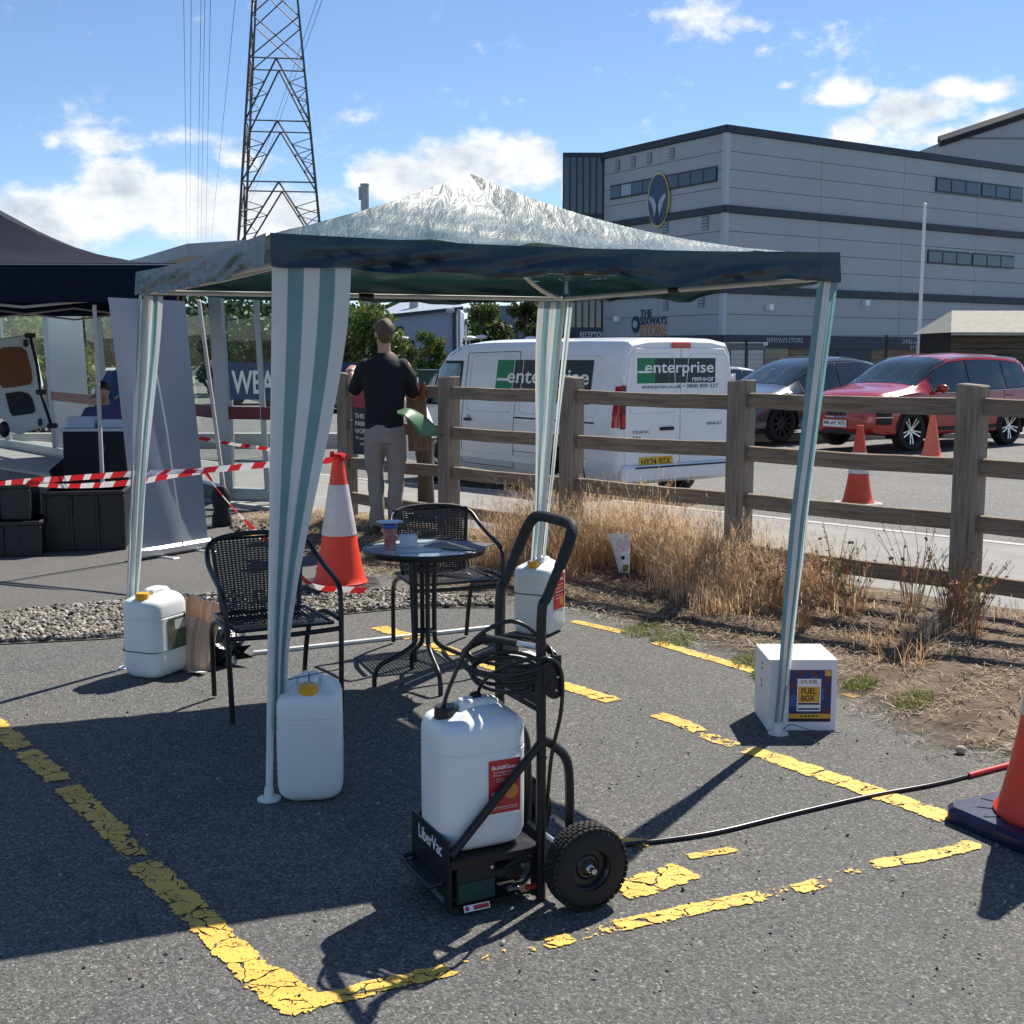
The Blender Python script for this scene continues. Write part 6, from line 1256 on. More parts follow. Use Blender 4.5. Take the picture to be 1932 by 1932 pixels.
# lamp posts
def lamp_post(label, u, v, Y): 
    q = A(u, v, Y); t = thing('lamp_post', label, 'lamp post', (q.x, Y, gz(q.x, Y)), 0, 'car park lamp posts'); h = q.z-gz(q.x, Y); b = MB(); b.tube([(0, 0, 0), (0, 0, h-.1)], [.06, .04], 8); obj('pole', b, galv, t); b = MB(); b.ball((0, 0, h), (.34, .34, .12), 14, 8); obj('lamp_head', b, white_ink, t, 60)
for lab, u, v, Y in (('lamp post with round head left of the small tree', 760, 639, 62), ('lamp post right of the warehouse, left one of a pair', 886, 638, 62), ('lamp post right of the warehouse, right one of a pair', 908, 636, 66), ('lamp post just left of the far curtain', 1002, 639, 62)): lamp_post(lab, u, v, Y)
fl = A(879, 608, 60); t = thing('thin_mast', 'thin bare pole in front of the tree right of the warehouse', 'pole', (fl.x, 60, gz(fl.x, 60))); b = MB(); b.tube([(0, 0, 0), (0, 0, fl.z)], .045, 8); obj('pole', b, white_tube, t)
bn = A(816, 720, 30); t = thing('wheeled_bin', 'dark green wheeled bin between the small tree and the van', 'bin', (bn.x, 30, gz(bn.x, 30))); b = MB(); hz_ = A(816, 697, 30).z-gz(bn.x, 30); b.loft([[(x*.82, y*.82, .1) for x, y in rrect(.66, .8, .06)], [(x, y, hz_-.06) for x, y in rrect(.66, .8, .06)]]); obj('bin_body', b, mat('bin_green', (.01, .055, .045), .5), t); b = MB(); b.box((0, 0, hz_-.03), (.72, .86, .06), bev=.02); obj('lid', b, MATS['bin_green'], t)
for sx in (-.25, .25): b = MB(); b.lathe([(0, -.03), (.1, -.03), (.1, .03), (0, .03)], 14, M=MX.Translation((sx, .28, .1)) @ MX.Rotation(pi/2, 4, 'Y')); obj('wheel', b, m_tyre, t)

# ------------------------------------------------------------------ electricity pylon and lines
PY = 105.0; pc = A(531, 435, PY); pyl = thing('electricity_pylon', 'tall lattice steel electricity pylon rising behind the gazebo', 'pylon', (pc.x, PY, -.4), R(8))
m_pyl = mat('pylon_steel', (.085, .08, .085), .6, .2, var=.2, vscale=2)
def hwid(z): return 4.25-(4.25-1.62)*z/33 if z < 33 else max(.5, 1.62-(z-33)*.055)
lev = [0, 5.6, 11.0, 16.3, 21.2, 26.2, 29.6, 32.8, 35.8, 38.6, 41.2, 43.6, 46]
def cr(k, z): w = hwid(z); return V(((-w, w, w, -w)[k], (-w, -w, w, w)[k], z))
for k in range(4): b = MB(); b.tube([cr(k, z) for z in lev], [.16-.08*z/46 for z in lev], 4); obj('leg', b, m_pyl, pyl, None)
for i in range(len(lev)-1):
    z0, z1 = lev[i], lev[i+1]
    for k in range(4):
        l = (k+1) % 4; a0, a1, c0, c1_ = cr(k, z0), cr(l, z0), cr(k, z1), cr(l, z1); b = MB()
        if i < 5:
            md = (c0+c1_)/2; b.tube([c0, c1_], .06, 4); b.tube([a0, md], .075, 4); b.tube([a1, md], .075, 4)
            for s_, e_, cc in ((a0, md, c0), (a1, md, c1_)):
                for t_ in (.35, .62):
                    p = s_.lerp(e_, t_); lg = s_.lerp(cc, t_*.82+.02); b.tube([p, lg], .04, 4); lg2 = s_.lerp(cc, t_*.82+.22); b.tube([p, lg2], .035, 4)
        else: b.tube([a0, c1_], .055, 4); b.tube([a1, c0], .055, 4)
        obj('bracing', b, m_pyl, pyl, None)
for z in (38.6, 43.6):
    for sx in (-1, 1):
        b = MB(); tip = V((sx*8, 0, z+.5))
        for k in ((0, 3) if sx < 0 else (1, 2)): b.tube([cr(k, z), tip], .06, 4); b.tube([cr(k, z+2.2), tip], .05, 4)
        obj('cross_arm', b, m_pyl, pyl, None)
wr = mat('cable', (.10, .10, .11), .5, .3)
for i, (u0, u1, lab) in enumerate(((346, 353, 'leftmost overhead power line left of the pylon'), (361, 358, 'second overhead power line left of the pylon'), (380, 372, 'third overhead power line left of the pylon'), (387, 379, 'fourth overhead power line left of the pylon'), (398, 388, 'fifth overhead power line left of the pylon'), (448, 397, 'single slanting wire just left of the pylon'), (612, 436, 'inner slanting power line crossing behind the pylon legs'), (622, 442, 'outer slanting power line crossing behind the pylon legs'))):
    p0, p1 = A(u0, -40, PY), A(u1, 468, 400); b = MB(); b.tube([p0.lerp(p1, k/12)+V((0, 0, -2.2*4*(k/12)*(1-k/12))) if False else p0.lerp(p1, k/12) for k in range(13)], .028, 5); tag(obj('power_line', b, wr, None), lab, 'power line', 'overhead power lines')

# ------------------------------------------------------------------ glass pavilion behind the banner
m_gl = glass('pavilion_glass', (.86, .94, .92), .03); m_al = mat('grey_aluminium', (.34, .37, .40), .4, .5, var=.06)
pv = thing('glass_pavilion', 'glazed shelter with grey posts, maroon band and flat pale roof behind the banner', 'pavilion', tuple(P(432, 945)))
PO = P(432, 945); ring = [P(-150, 832), P(18, 846), P(108, 862), P(205, 888), P(320, 916), P(432, 945), P(583, 951)]
lean = V((-.10, 0, 0)); PH = 2.84
tops = [q+lean+V((0, 0, PH)) for q in ring]
for i, q in enumerate(ring):
    w = .15 if i in (5,) else (.10 if i != 4 else .07); a = q-PO; c_ = tops[i]-PO; d = c_-a; b = MB(); b.box((0, 0, d.length/2), (w, w, d.length), M=MX.Translation(a) @ d.to_track_quat('Z', 'Y').to_matrix().to_4x4(), bev=.006); obj('post', b, m_al, pv)
for i in range(len(ring)-1):
    a, c_ = ring[i]-PO, ring[i+1]-PO; ta, tc = tops[i]-PO, tops[i+1]-PO
    n_ = 1 if i != 5 else 2
    for k in range(n_):
        p0, p1, q0, q1 = a.lerp(c_, k/n_), a.lerp(c_, (k+1)/n_), ta.lerp(tc, k/n_), ta.lerp(tc, (k+1)/n_)
        b = MB(); g_ = [p0.lerp(q0, .06), p1.lerp(q1, .06), q1, q0]; b.add([tuple(x) for x in g_], [(0, 1, 2, 3)]); obj('glass_pane', b, m_gl, pv, None)
        if i == 5 and k == 0:
            b = MB(); d = q1-p1; b.box((0, 0, d.length/2), (.05, .06, d.length), M=MX.Translation(p1) @ d.to_track_quat('Z', 'Y').to_matrix().to_4x4()); obj('mullion', b, m_al, pv)
    for (f0, f1, th, m_, nm) in ((.0, .055, .07, m_al, 'base_rail'), (.335, .385, .03, mat('maroon_band', (.14, .012, .03), .4), 'maroon_band'), (.96, 1.0, .07, m_al, 'head_rail')):
        b = MB(); nn = (c_-a).cross(V((0, 0, 1))).normalized()*th; vs = []
        for s_ in (-1, 1): vs += [a.lerp(ta, f0)+nn*s_, c_.lerp(tc, f0)+nn*s_, c_.lerp(tc, f1)+nn*s_, a.lerp(ta, f1)+nn*s_]
        b.add([tuple(x) for x in vs], [(0, 1, 2, 3), (4, 7, 6, 5), (0, 4, 5, 1), (1, 5, 6, 2), (2, 6, 7, 3), (3, 7, 4, 0)]); obj(nm, b, m_, pv, None)
a, c_ = ring[2]-PO, ring[3]-PO; b = MB(); ta, tc = tops[2]-PO, tops[3]-PO; p = [a.lerp(ta, .06), c_.lerp(tc, .06).lerp(a.lerp(ta, .06), .25), tc.lerp(ta, .25), ta]; b.add([tuple(x+V((.0, -.03, 0))) for x in p], [(0, 1, 2, 3)]); obj('obscured_panel', b, mat('obscured_glass', (.36, .42, .46), .25), pv, None)
back = [ring[5]+V((-2.0, 4.0, 0)), ring[6]+V((.3, 3.2, 0))]
b = MB(); rf = [tops[2], tops[4]+V((-.1, -.2, 0)), tops[5]+V((-.2, -.35, 0)), tops[6]+V((.3, -.35, .06)), back[1]+V((0, 0, PH+.1)), back[0]+V((-2, 3, PH+.1))]
b.loft([[tuple(q-PO+V((0, 0, z))) for q in rf] for z in (-.08, .06)]); obj('roof', b, mat('pale_roof', (.42, .43, .43), .5, var=.08), pv, None)
# blue hoarding with big letters across the road
hx0, hx1 = A(426, 720, 22), A(757, 720, 22); hb = thing('blue_hoarding', 'dark blue banner board with large white and orange capitals across the road', 'sign', (hx0.x, 22, gz(hx0.x, 22)), 0)
hzt, hzb = A(600, 684, 22).z-gz(hx0.x, 22), A(600, 754, 22).z-gz(hx0.x, 22); hw_ = hx1.x-hx0.x
b = MB(); b.box((hw_/2, 0, (hzt+hzb)/2), (hw_, .03, hzt-hzb)); obj('board', b, mat('hoarding_blue', (.012, .035, .14), .5), hb, None)
for k in range(5): b = MB(); b.box((hw_*(k+.1)/4.2, .05, hzt/2), (.06, .06, hzt)); obj('support_post', b, galv, hb, None)
MH = lambda x: MX.Translation((x, -.018, (hzt+hzb)/2-.02)) @ MX.Rotation(pi/2, 4, 'X')
text('lettering', 'WEARE', white_ink, hb, MH(hw_*.215), hw_*.36, .42, .02, .002); text('lettering', 'WARRIORS', mat('hoarding_orange', (.70, .30, .03), .5), hb, MH(hw_*.70), hw_*.57, .42, .02, .002)
b = MB(); q = A(620, 765, 24); low = struct('far_kerb', MB().box((-2.5, 24.3, road_z(-2)+.12), (30, .3, .34)), m_kerb, None)
# notice on the fence by the man
sg = fence_xy(posts[-1]-.35, -.04, verge_z(posts[-1], 0)); ns = thing('fence_notice', 'navy notice board with white lettering hung on the fence left of the man', 'sign', tuple(sg), fang+pi)
wz0, wz1 = .62, 1.24
b = MB(); b.box((0, 0, (wz0+wz1)/2), (.40, .012, wz1-wz0), bev=.002); obj('board', b, mat('notice_navy', (.012, .012, .035), .4), ns)
b = MB(); b.box((-.03, -.009, wz1-.10), (.3, .004, .16)); obj('red_graphic', b, mat('notice_red', (.35, .03, .06), .5), ns)
MN = lambda z: MX.Translation((0, -.008, z)) @ MX.Rotation(pi/2, 4, 'X')
for z, s_, w, h in ((.84, 'WORKING', .31, .045), (.77, 'Trade only', .3, .03), (.72, 'please', .16, .025)): text('lettering', s_, white_ink, ns, MN(z), w, h, .01, .0006)
for x_, z, s_, w in ((-.085, .98, 'THIS', .145), (.085, .98, 'CAR', .14), (-.065, .91, 'PARK', .17), (.09, .91, 'IS', .06)): text('lettering', s_, white_ink, ns, MX.Translation((x_, 0, 0)) @ MN(z), w, .045, .01, .0006)
# ------------------------------------------------------------------ people
m_skin = mat('skin', (.50, .27, .19), .5, sss=.1, var=.08, vscale=12)
def organic(name, mb, m, parent, voxel=.012, it=6):
    o = obj(name, mb, m, parent, None); md = o.modifiers.new('remesh', 'REMESH'); md.mode = 'VOXEL'; md.voxel_size = voxel; md.use_smooth_shade = True
    sm_ = o.modifiers.new('smooth', 'SMOOTH'); sm_.iterations = it; sm_.factor = .5; return o
def limb(b, pts, rs, seg=14, flat=None):
    p = bez(pts, 5); n = len(pts)-1; rr = []
    for i in range(len(p)): f = i/5; k = min(n-1, int(f)); rr.append(rs[k]+(rs[k+1]-rs[k])*(f-k))
    b.tube(p, rr, seg, flat=flat); b.ball(p[0], rr[0], 12, 8); b.ball(p[-1], rr[-1], 12, 8)
def torso(b, levels, M=None):
    b.loft([[(cx+rx*math.copysign(abs(cos(a))**.85, cos(a)), cy+ry*math.copysign(abs(sin(a))**.85, sin(a)), z) for a in [2*pi*k/24 for k in range(24)]] for z, cx, cy, rx, ry in levels], M=M)
def head(b, c, yaw=0, s=1.0):
    M_ = MX.Translation(c) @ MX.Rotation(yaw, 4, 'Z') @ MX.Scale(s, 4)
    b.ball((0, -.01, .03), (.077, .097, .10), 20, 14, M=M_); b.ball((0, .018, -.05), (.06, .07, .072), 18, 12, M=M_); b.ball((0, .098, -.012), (.014, .02, .022), 10, 8, M=M_)
    for sx in (-1, 1): b.ball((sx*.08, -.012, -.005), (.010, .022, .034), 10, 8, M=M_)
    return M_
def face(t, M_):
    for sx in (-1, 1): b = MB(); b.ball((sx*.031, .082, .012), (.012, .008, .008), 10, 6, M=M_); obj('eye', b, mat('eye_white', (.6, .58, .55), .3), t)
    b = MB(); b.ball((0, .084, -.068), (.025, .008, .007), 10, 6, M=M_); obj('mouth', b, mat('lips', (.35, .10, .09), .5), t)
def hand(b, w, d, up, s=1.0, curl=.5):
    d = V(d).normalized(); up = V(up).normalized(); sd_ = d.cross(up).normalized(); w = V(w)
    b.ball(w+d*.045*s, (.03*s, .03*s, .03*s), 12, 8); b.tube([w, w+d*.08*s], [.024*s, .034*s], 10, flat=.55)
    for i, (o_, l_) in enumerate(((-.03, .062), (-.010, .075), (.010, .070), (.029, .056))):
        p0 = w+d*.078*s+sd_*o_*s; p1 = p0+d*l_*.5*s-up*curl*.02*s; p2 = p1+d*l_*.35*s-up*curl*.045*s; b.tube([p0, p1, p2], [.0095*s, .009*s, .0075*s], 8); b.ball(p2, .0075*s, 8, 6)
    p0 = w+d*.03*s-sd_*.028*s; p1 = p0+d*.03*s-sd_*.022*s; p2 = p1+d*.028*s-up*.01*s; b.tube([p0, p1, p2], [.012*s, .0105*s, .009*s], 8); b.ball(p2, .009*s, 8, 6)
def ray_off(u, v, off): d = pray(u, v); t = (off+FE.dot(FN))/d.dot(FN); return V((d.x*t, d.y*t, 0))
mp = ray_off(727, 850, -.36); mz = verge_z(*so_((mp.x, mp.y)))
man = thing('person', 'person in black polo shirt and khaki trousers seen from behind at the fence', 'person', (mp.x, mp.y, mz), R(-4))
S_ = 1.0
b = MB(); torso(b, [(.90, 0, 0, .15, .10), (1.0, 0, 0, .155, .10), (1.15, 0, .0, .145, .095), (1.35, 0, -.01, .17, .105), (1.47, 0, -.01, .165, .09), (1.53, 0, -.005, .09, .065), (1.56, 0, 0, .06, .06)])
limb(b, [(0, 0, 1.50), (0, .008, 1.60), (0, .015, 1.66)], [.062, .056, .055])
Mh = head(b, (.0, .02, 1.735), R(25))
for sx, el, wr_ in ((-1, (-.275, .02, 1.24), (-.315, .14, 1.385)), (1, (.245, .10, 1.21), (.10, .28, 1.24))):
    limb(b, [(sx*.175, 0, 1.46), (sx*.225, .0, 1.36), el], [.055, .05, .042]); limb(b, [el, ((el[0]+wr_[0])/2, (el[1]+wr_[1])/2, (el[2]+wr_[2])/2), wr_], [.043, .04, .028]); d = V(wr_)-V(el); hand(b, wr_, d+V((0, .1, .05)), (0, -1, .3) if sx < 0 else (0, 0, 1))
for sx in (-1, 1): limb(b, [(sx*.085, 0, .92), (sx*.09, .015, .52), (sx*.082, -.005, .09)], [.09, .06, .04]); limb(b, [(sx*.082, -.02, .05), (sx*.09, .12, .035)], [.04, .035])
organic('body', b, m_skin, man, .009, 4)
face(man, Mh)
b = MB(); torso(b, [(.915, 0, .0, .172, .128), (.95, 0, 0, .178, .13), (1.08, 0, .0, .174, .125), (1.22, 0, -.005, .182, .128), (1.36, 0, -.012, .20, .134), (1.46, 0, -.015, .198, .118), (1.515, 0, -.008, .15, .09), (1.555, 0, .0, .075, .072), (1.575, 0, .003, .066, .066)])
limb(b, [(-.165, 0, 1.455), (-.23, .0, 1.37), (-.272, .02, 1.265)], [.078, .07, .064]); limb(b, [(.165, 0, 1.455), (.227, .0, 1.365), (.245, .075, 1.24)], [.078, .07, .064])
for i, v_ in enumerate(b.v):
    p = V(v_); k = .017*NZ.noise(p*7)+.006*NZ.noise(p*17); b.v[i] = tuple(p+V((k, k*.8, 0)))
for i, v_ in enumerate(b.v): b.v[i] = (v_[0]*.95, v_[1], v_[2])
organic('polo_shirt', b, mat('black_cotton', (.010, .011, .016), .85, bump=.15, bscale=90), man, .012, 3)
b = MB(); torso(b, [(.80, 0, -.005, .165, .118), (.90, 0, -.012, .170, .125), (1.0, 0, -.0, .160, .112), (1.03, 0, 0, .158, .11)])
for sx in (-1, 1): limb(b, [(sx*.088, -.008, .86), (sx*.098, .004, .66), (sx*.092, .014, .48), (sx*.082, -.006, .26), (sx*.085, .005, .075)], [.098, .088, .073, .068, .066])
for i, v_ in enumerate(b.v): p = V(v_); k = .015*NZ.noise((p.x*6, p.y*6, p.z*11)); b.v[i] = tuple(p+V((k, k, 0)))
organic('trousers', b, mat('khaki_cotton', (.25, .24, .225), .85, bump=.2, bscale=60, var=.1), man, .011, 3)
for sx in (-1, 1): b = MB(); limb(b, [(sx*.086, -.045, .04), (sx*.092, .06, .045), (sx*.10, .17, .03)], [.04, .045, .036]); b.box((sx*.093, .06, .012), (.09, .29, .022), bev=.01); organic('shoe', b, mat('brown_leather', (.035, .018, .012), .45), man, .009, 2)
b = MB(); b.ball((0, -.018, .042), (.084, .103, .098), 20, 14, M=Mh); b.ball((0, -.055, -.03), (.066, .05, .05), 14, 10, M=Mh)
for i, v_ in enumerate(b.v): p = V(v_); b.v[i] = tuple(p+V((.010*NZ.noise(p*26), .010*NZ.noise(p*29), .012*NZ.noise(p*24))))
ho = organic('hair', b, mat('brown_hair', (.10, .062, .036), .6, var=.5, vscale=30, bump=.6, bscale=90, stretch=(3, 3, .6)), man, .009, 1)
# partner beyond the fence, mostly hidden
q = ray_off(803, 850, .45); pz = gz(q.x, q.y)
p2 = thing('person', 'person in white shirt and brown trousers half hidden behind the one in black', 'person', (q.x, q.y, pz), R(82))
def simple_person(t, shirt, trouser, hair, seated=False, vox=.014, cap=None, lean=0):
    kids = len(t.children); b = MB(); z0 = 0
    if not seated:
        torso(b, [(.88, 0, 0, .15, .10), (1.1, 0, 0, .14, .10), (1.34, 0, -.01, .16, .105), (1.44, 0, 0, .15, .09), (1.5, 0, 0, .07, .06)]); hc = 1.70; zs = 1.42; legs = [[(s*.085, 0, .9), (s*.10, .03 if s > 0 else -.02, .5), (s*.095, .04 if s > 0 else -.05, .09)] for s in (-1, 1)]
    else:
        torso(b, [(.48, 0, 0, .16, .12), (.7, 0, .02, .15, .11), (.92, 0, .05, .17, .11), (1.02, 0, .06, .15, .09), (1.08, 0, .07, .07, .06)]); hc = 1.24; zs = .99; legs = [[(s*.09, .02, .52), (s*.11, .40, .52), (s*.11, .42, .1)] for s in (-1, 1)]
    dy = .09 if seated else .015
    limb(b, [(0, dy-.02, hc-.22), (0, dy, hc-.07)], [.06, .055]); Mh_ = head(b, (0, dy+.02, hc))
    for s in (-1, 1):
        el = (s*.26, dy, zs-.26); wr_ = (s*.20, dy+.23, zs-.24); limb(b, [(s*.17, dy-.02, zs), el], [.05, .042]); limb(b, [el, wr_], [.04, .028]); hand(b, wr_, (-.1*s, 1, 0), (0, 0, 1))
    for L_ in legs: limb(b, L_, [.08, .055, .04]); f = V(L_[2]); limb(b, [f+V((0, -.02, -.04)), f+V((0, .12, -.055))], [.038, .032])
    organic('body', b, m_skin, t, vox, 3); face(t, Mh_)
    b = MB()
    if not seated: torso(b, [(.86, 0, 0, .175, .125), (1.1, 0, 0, .165, .125), (1.34, 0, -.01, .185, .13), (1.44, 0, 0, .175, .11), (1.50, 0, 0, .075, .07)])
    else: torso(b, [(.50, 0, 0, .175, .135), (.7, 0, .02, .168, .13), (.92, 0, .05, .19, .13), (1.02, 0, .06, .17, .105), (1.08, 0, .07, .075, .07)])
    for s in (-1, 1): limb(b, [(s*.16, dy-.02, zs), (s*.22, dy, zs-.10), (s*.258, dy, zs-.22)], [.072, .065, .06])
    organic('shirt', b, shirt, t, vox, 3)
    b = MB(); torso(b, [(.80, 0, 0, .165, .115), (.97, 0, 0, .16, .11)] if not seated else [(.42, 0, 0, .17, .14), (.56, 0, .01, .165, .125)])
    for L_ in legs: limb(b, L_, [.10, .078, .068])
    organic('trousers', b, trouser, t, vox, 3)
    for L_ in legs: f = V(L_[2]); b = MB(); limb(b, [f+V((0, -.04, -.05)), f+V((0, .14, -.055))], [.042, .035]); b.box(f+V((0, .045, -.078)), (.085, .27, .02), bev=.008); organic('shoe', b, mat('dark_shoe', (.02, .018, .018), .6), t, .010, 2)
    b = MB(); b.ball((0, -.016, .045), (.084, .103, .095), 18, 12, M=Mh_); organic('hair', b, hair, t, .010, 1)
    if cap: b = MB(); b.ball((0, -.01, .07), (.09, .11, .085), 18, 10, M=Mh_); b.box((0, .13, .055), (.13, .12, .012), M=Mh_, bev=.005); obj('cap', b, cap, t, 60)
    if lean:
        for ch in t.children:
            for q_ in ch.data.vertices:
                h_ = max(0, q_.co.z-.92); q_.co.y += h_*sin(lean); q_.co.z -= h_*(1-cos(lean))
simple_person(p2, mat('white_cotton', (.72, .72, .74), .8), mat('brown_cotton', (.085, .065, .05), .85), MATS['brown_hair'], lean=.45); p2.scale = (.93, .93, .93)
q = A(228, 700, 15.4); p3 = thing('person', 'person in blue shirt and pale cap standing behind the banner edge', 'person', (q.x, 15.4, 0), R(160)); simple_person(p3, mat('blue_cotton', (.035, .11, .27), .8), mat('dark_cotton', (.012, .015, .03), .85), MATS['brown_hair'], cap=mat('pale_cap', (.5, .55, .55), .7))
q = A(190, 740, 15.0); p4 = thing('person', 'person in purple shirt sitting at the black counter', 'person', (q.x, 15.0, 0), R(-150)); simple_person(p4, mat('purple_cotton', (.09, .075, .22), .8), MATS['dark_cotton'], mat('dark_hair', (.02, .012, .01), .5), True)
st = thing('folding_stool', 'white plastic chair under the seated person at the counter', 'chair', (q.x, 15.0, 0), R(-150)); b = MB(); b.box((0, -.02, .40), (.42, .42, .03), bev=.01); obj('seat', b, white_tube, st); b = MB(); b.grid(10, 10, lambda u, v: ((u-.5)*.42, -.23-.06*v-.03*cos((u-.5)*3), .42+.46*v*(1-.25*(2*u-1)**2))); obj('backrest', b, white_tube, st, 60)
for sx in (-1, 1):
    for sy in (-1, 1): b = MB(); b.tube([(sx*.19, sy*.19-.02, .39), (sx*.21, sy*.21-.02, 0)], .014, 6); obj('leg', b, white_tube, st)
# sample board and bent green sheet on the fence
s0 = col_s(803, 780); q = fence_xy(s0, -.05, verge_z(s0, 0)); sb = thing('sample_board', 'rusty brown wood-effect board hung on the rail left of the second post', 'board', tuple(q), fang+pi)
b = MB(); b.box((0, 0, 1.0), (.26, .02, .60), M=MX.Rotation(-.06, 4, 'Y'), bev=.003); obj('board_face', b, mat('rusty_board', (.13, .085, .055), .7, var=1, vcol=(.36, .22, .12), vscale=7, stretch=(3, 3, .8)), sb); b = MB(); b.box((0, -.012, 1.22), (.24, .004, .14), M=MX.Rotation(-.06, 4, 'Y')); obj('rust_streak', b, mat('rust_orange', (.36, .11, .04), .8, var=.5, vscale=14), sb)
g0, g1, g2 = A(748, 775, 10.30), A(790, 790, 10.85), A(832, 822, 10.95); gs_ = thing('green_sheet', 'bent translucent green plastic sheet leaning out from the fence', 'sheet', (g0.x, g0.y, verge_z(*so_((g0.x, g0.y)))))
b = MB(); o0 = V((g0.x, g0.y, verge_z(*so_((g0.x, g0.y)))))
top_c = bez([A(748, 776, 10.30)-o0, A(772, 771, 10.32)-o0, A(800, 785, 10.36)-o0, A(822, 805, 10.40)-o0, A(831, 822, 10.44)-o0], 6); low_c = bez([A(750, 781, 10.2)-o0, A(764, 786, 10.15)-o0, A(776, 799, 10.15)-o0, A(785, 812, 10.2)-o0, A(792, 823, 10.22)-o0], 6); n = len(top_c)-1
b.grid(n, 6, lambda u, v: tuple(top_c[round(u*n)].lerp(low_c[round(u*n)], v))); so3 = obj('sheet_film', b, mat('green_film', (.13, .27, .15), .35, trans=.3), gs_, 60); md = so3.modifiers.new('solid', 'SOLIDIFY'); md.thickness = .004
b = MB(); b.tube([top_c[-1], fence_xy(col_s(838, 822), -.02, top_c[-1].z+o0.z)-o0], .006, 6); obj('tie', b, black_metal, gs_)

# ------------------------------------------------------------------ dry grass, litter, weeds
random.seed(21)
def blade(b, p, h, lean, w, col, seg=3, droop=.35):
    a = random.uniform(0, 2*pi); d = V((cos(a), sin(a), 0)); sd_ = V((-d.y, d.x, 0))*w; pts = []
    for k in range(seg+1): t = k/seg; pts.append(V(p)+d*(lean*h*(t*t))+V((0, 0, h*(t-droop*lean*t*t))))
    vs = []
    for k, q in enumerate(pts): f = (1-k/seg*.85); vs += [q-sd_*f, q+sd_*f]
    b.add(vs, [(2*k, 2*k+1, 2*k+3, 2*k+2) for k in range(seg)], 0, None, col); return pts[-1], d
straw = [(.80, .65, .43), (.74, .55, .33), (.66, .42, .23), (.84, .73, .55), (.54, .32, .17), (.74, .50, .28)]
m_grass = mat('dry_grass', (.4, .28, .13), .75, usecol=True, var=.15, vscale=3, trans=.5)
b = MB(); cnt = 0; pk_s, pk_o = so_((cdp.x, cdp.y))
tuft_c = [(random.uniform(posts[1]-.3, posts[4]-.3), random.uniform(-1.35, .15)) for _ in range(1050)]
for (s, off) in tuft_c:
    wgt = 1.0
    if s > posts[3]+.3: wgt = .22
    if s < posts[2]-.75: wgt = .05
    if off < edge_off(s)+.62+.25*NZ.noise((s*2, 0, 5)): continue
    if random.random() > wgt: continue
    if abs(s-pk_s) < .34 and off < pk_o+.16: continue
    far = sm(-.9, -.1, off); rust = NZ.noise((s*.9, off*1.3, 3)); hh = (.19+.27*far*sm(posts[2]-.5, posts[2]+.6, s)+.10*far+.20*NZ.noise((s*2.3, off*2, 0))+.08*NZ.noise((s*7, off*5, 2)))*(1-.6*sm(posts[3]+.2, posts[3]+1.0, s))
    for _ in range(random.randint(26, 44)):
        ds, do = random.gauss(0, .075), random.gauss(0, .065); o_ = off+do
        if o_ > .22 or o_ < edge_off(s+ds)+.3: continue
        q = fence_xy(s+ds, o_); z = verge_z(s+ds, o_); base = random.choice(straw[1:3]+straw[4:] if rust > .05 else straw[:4]); k = random.uniform(.75, 1.2)
        tip, d = blade(b, (q.x, q.y, z-.01), max(.06, hh*random.uniform(.5, 1.25)), random.uniform(.15, 1.15), random.uniform(.0016, .0032), tuple(c_*k for c_ in base))
        if random.random() < .3 and far > .3:
            for m_ in range(5): blade(b, tip-V((0, 0, .012*m_)), .022, .9, .003, (.50*k, .37*k, .24*k), 1)
tag(obj('dry_grass', b, m_grass, None, None, usecol=True), 'tall rust and straw coloured dry grass along the fence', 'grass', None, 'stuff')
b = MB()                                   # short straw and litter lying on the earth
for _ in range(46000):
    s = random.uniform(-5.5, FLEN+1.5); e = edge_off(s); off = e+(.22-e)*random.random()**.9-.08*random.random(); q = fence_xy(s, off); z = verge_z(s, off) if off > e else .002; k = random.uniform(.6, 1.15)
    dn = NZ.noise((q.x*1.6, q.y*1.6, 4)); left = s > posts[3]-.3
    if not left and dn < -.16 and random.random() < .75: continue
    if off < e+.15 and random.random() < .5: continue
    col = random.choice(straw[:1]+[(.62, .53, .40), (.50, .43, .33), (.66, .52, .32), (.70, .62, .5)]) if left or random.random() < .7 else (.16, .095, .06); col = tuple(c_*k for c_ in col)
    a = random.uniform(0, 2*pi); d = V((cos(a), sin(a), 0)); L_ = random.uniform(.025, .11); sd_ = V((-d.y, d.x, 0))*random.uniform(.0012, .0032); p = V((q.x, q.y, z+random.uniform(.004, .022))); md_ = p+d*L_*.5+V((random.uniform(-.01, .01), random.uniform(-.01, .01), random.uniform(0, .015))); e_ = p+d*L_+V((0, 0, random.uniform(-.004, .01)))
    b.add([p-sd_, p+sd_, md_+sd_, md_-sd_, e_], [(0, 1, 2, 3), (3, 2, 4)], 0, None, col)
tag(obj('straw_litter', b, m_grass, None, None, usecol=True), 'scattered straw and dead stalks lying on the bare verge', 'litter', None, 'stuff')
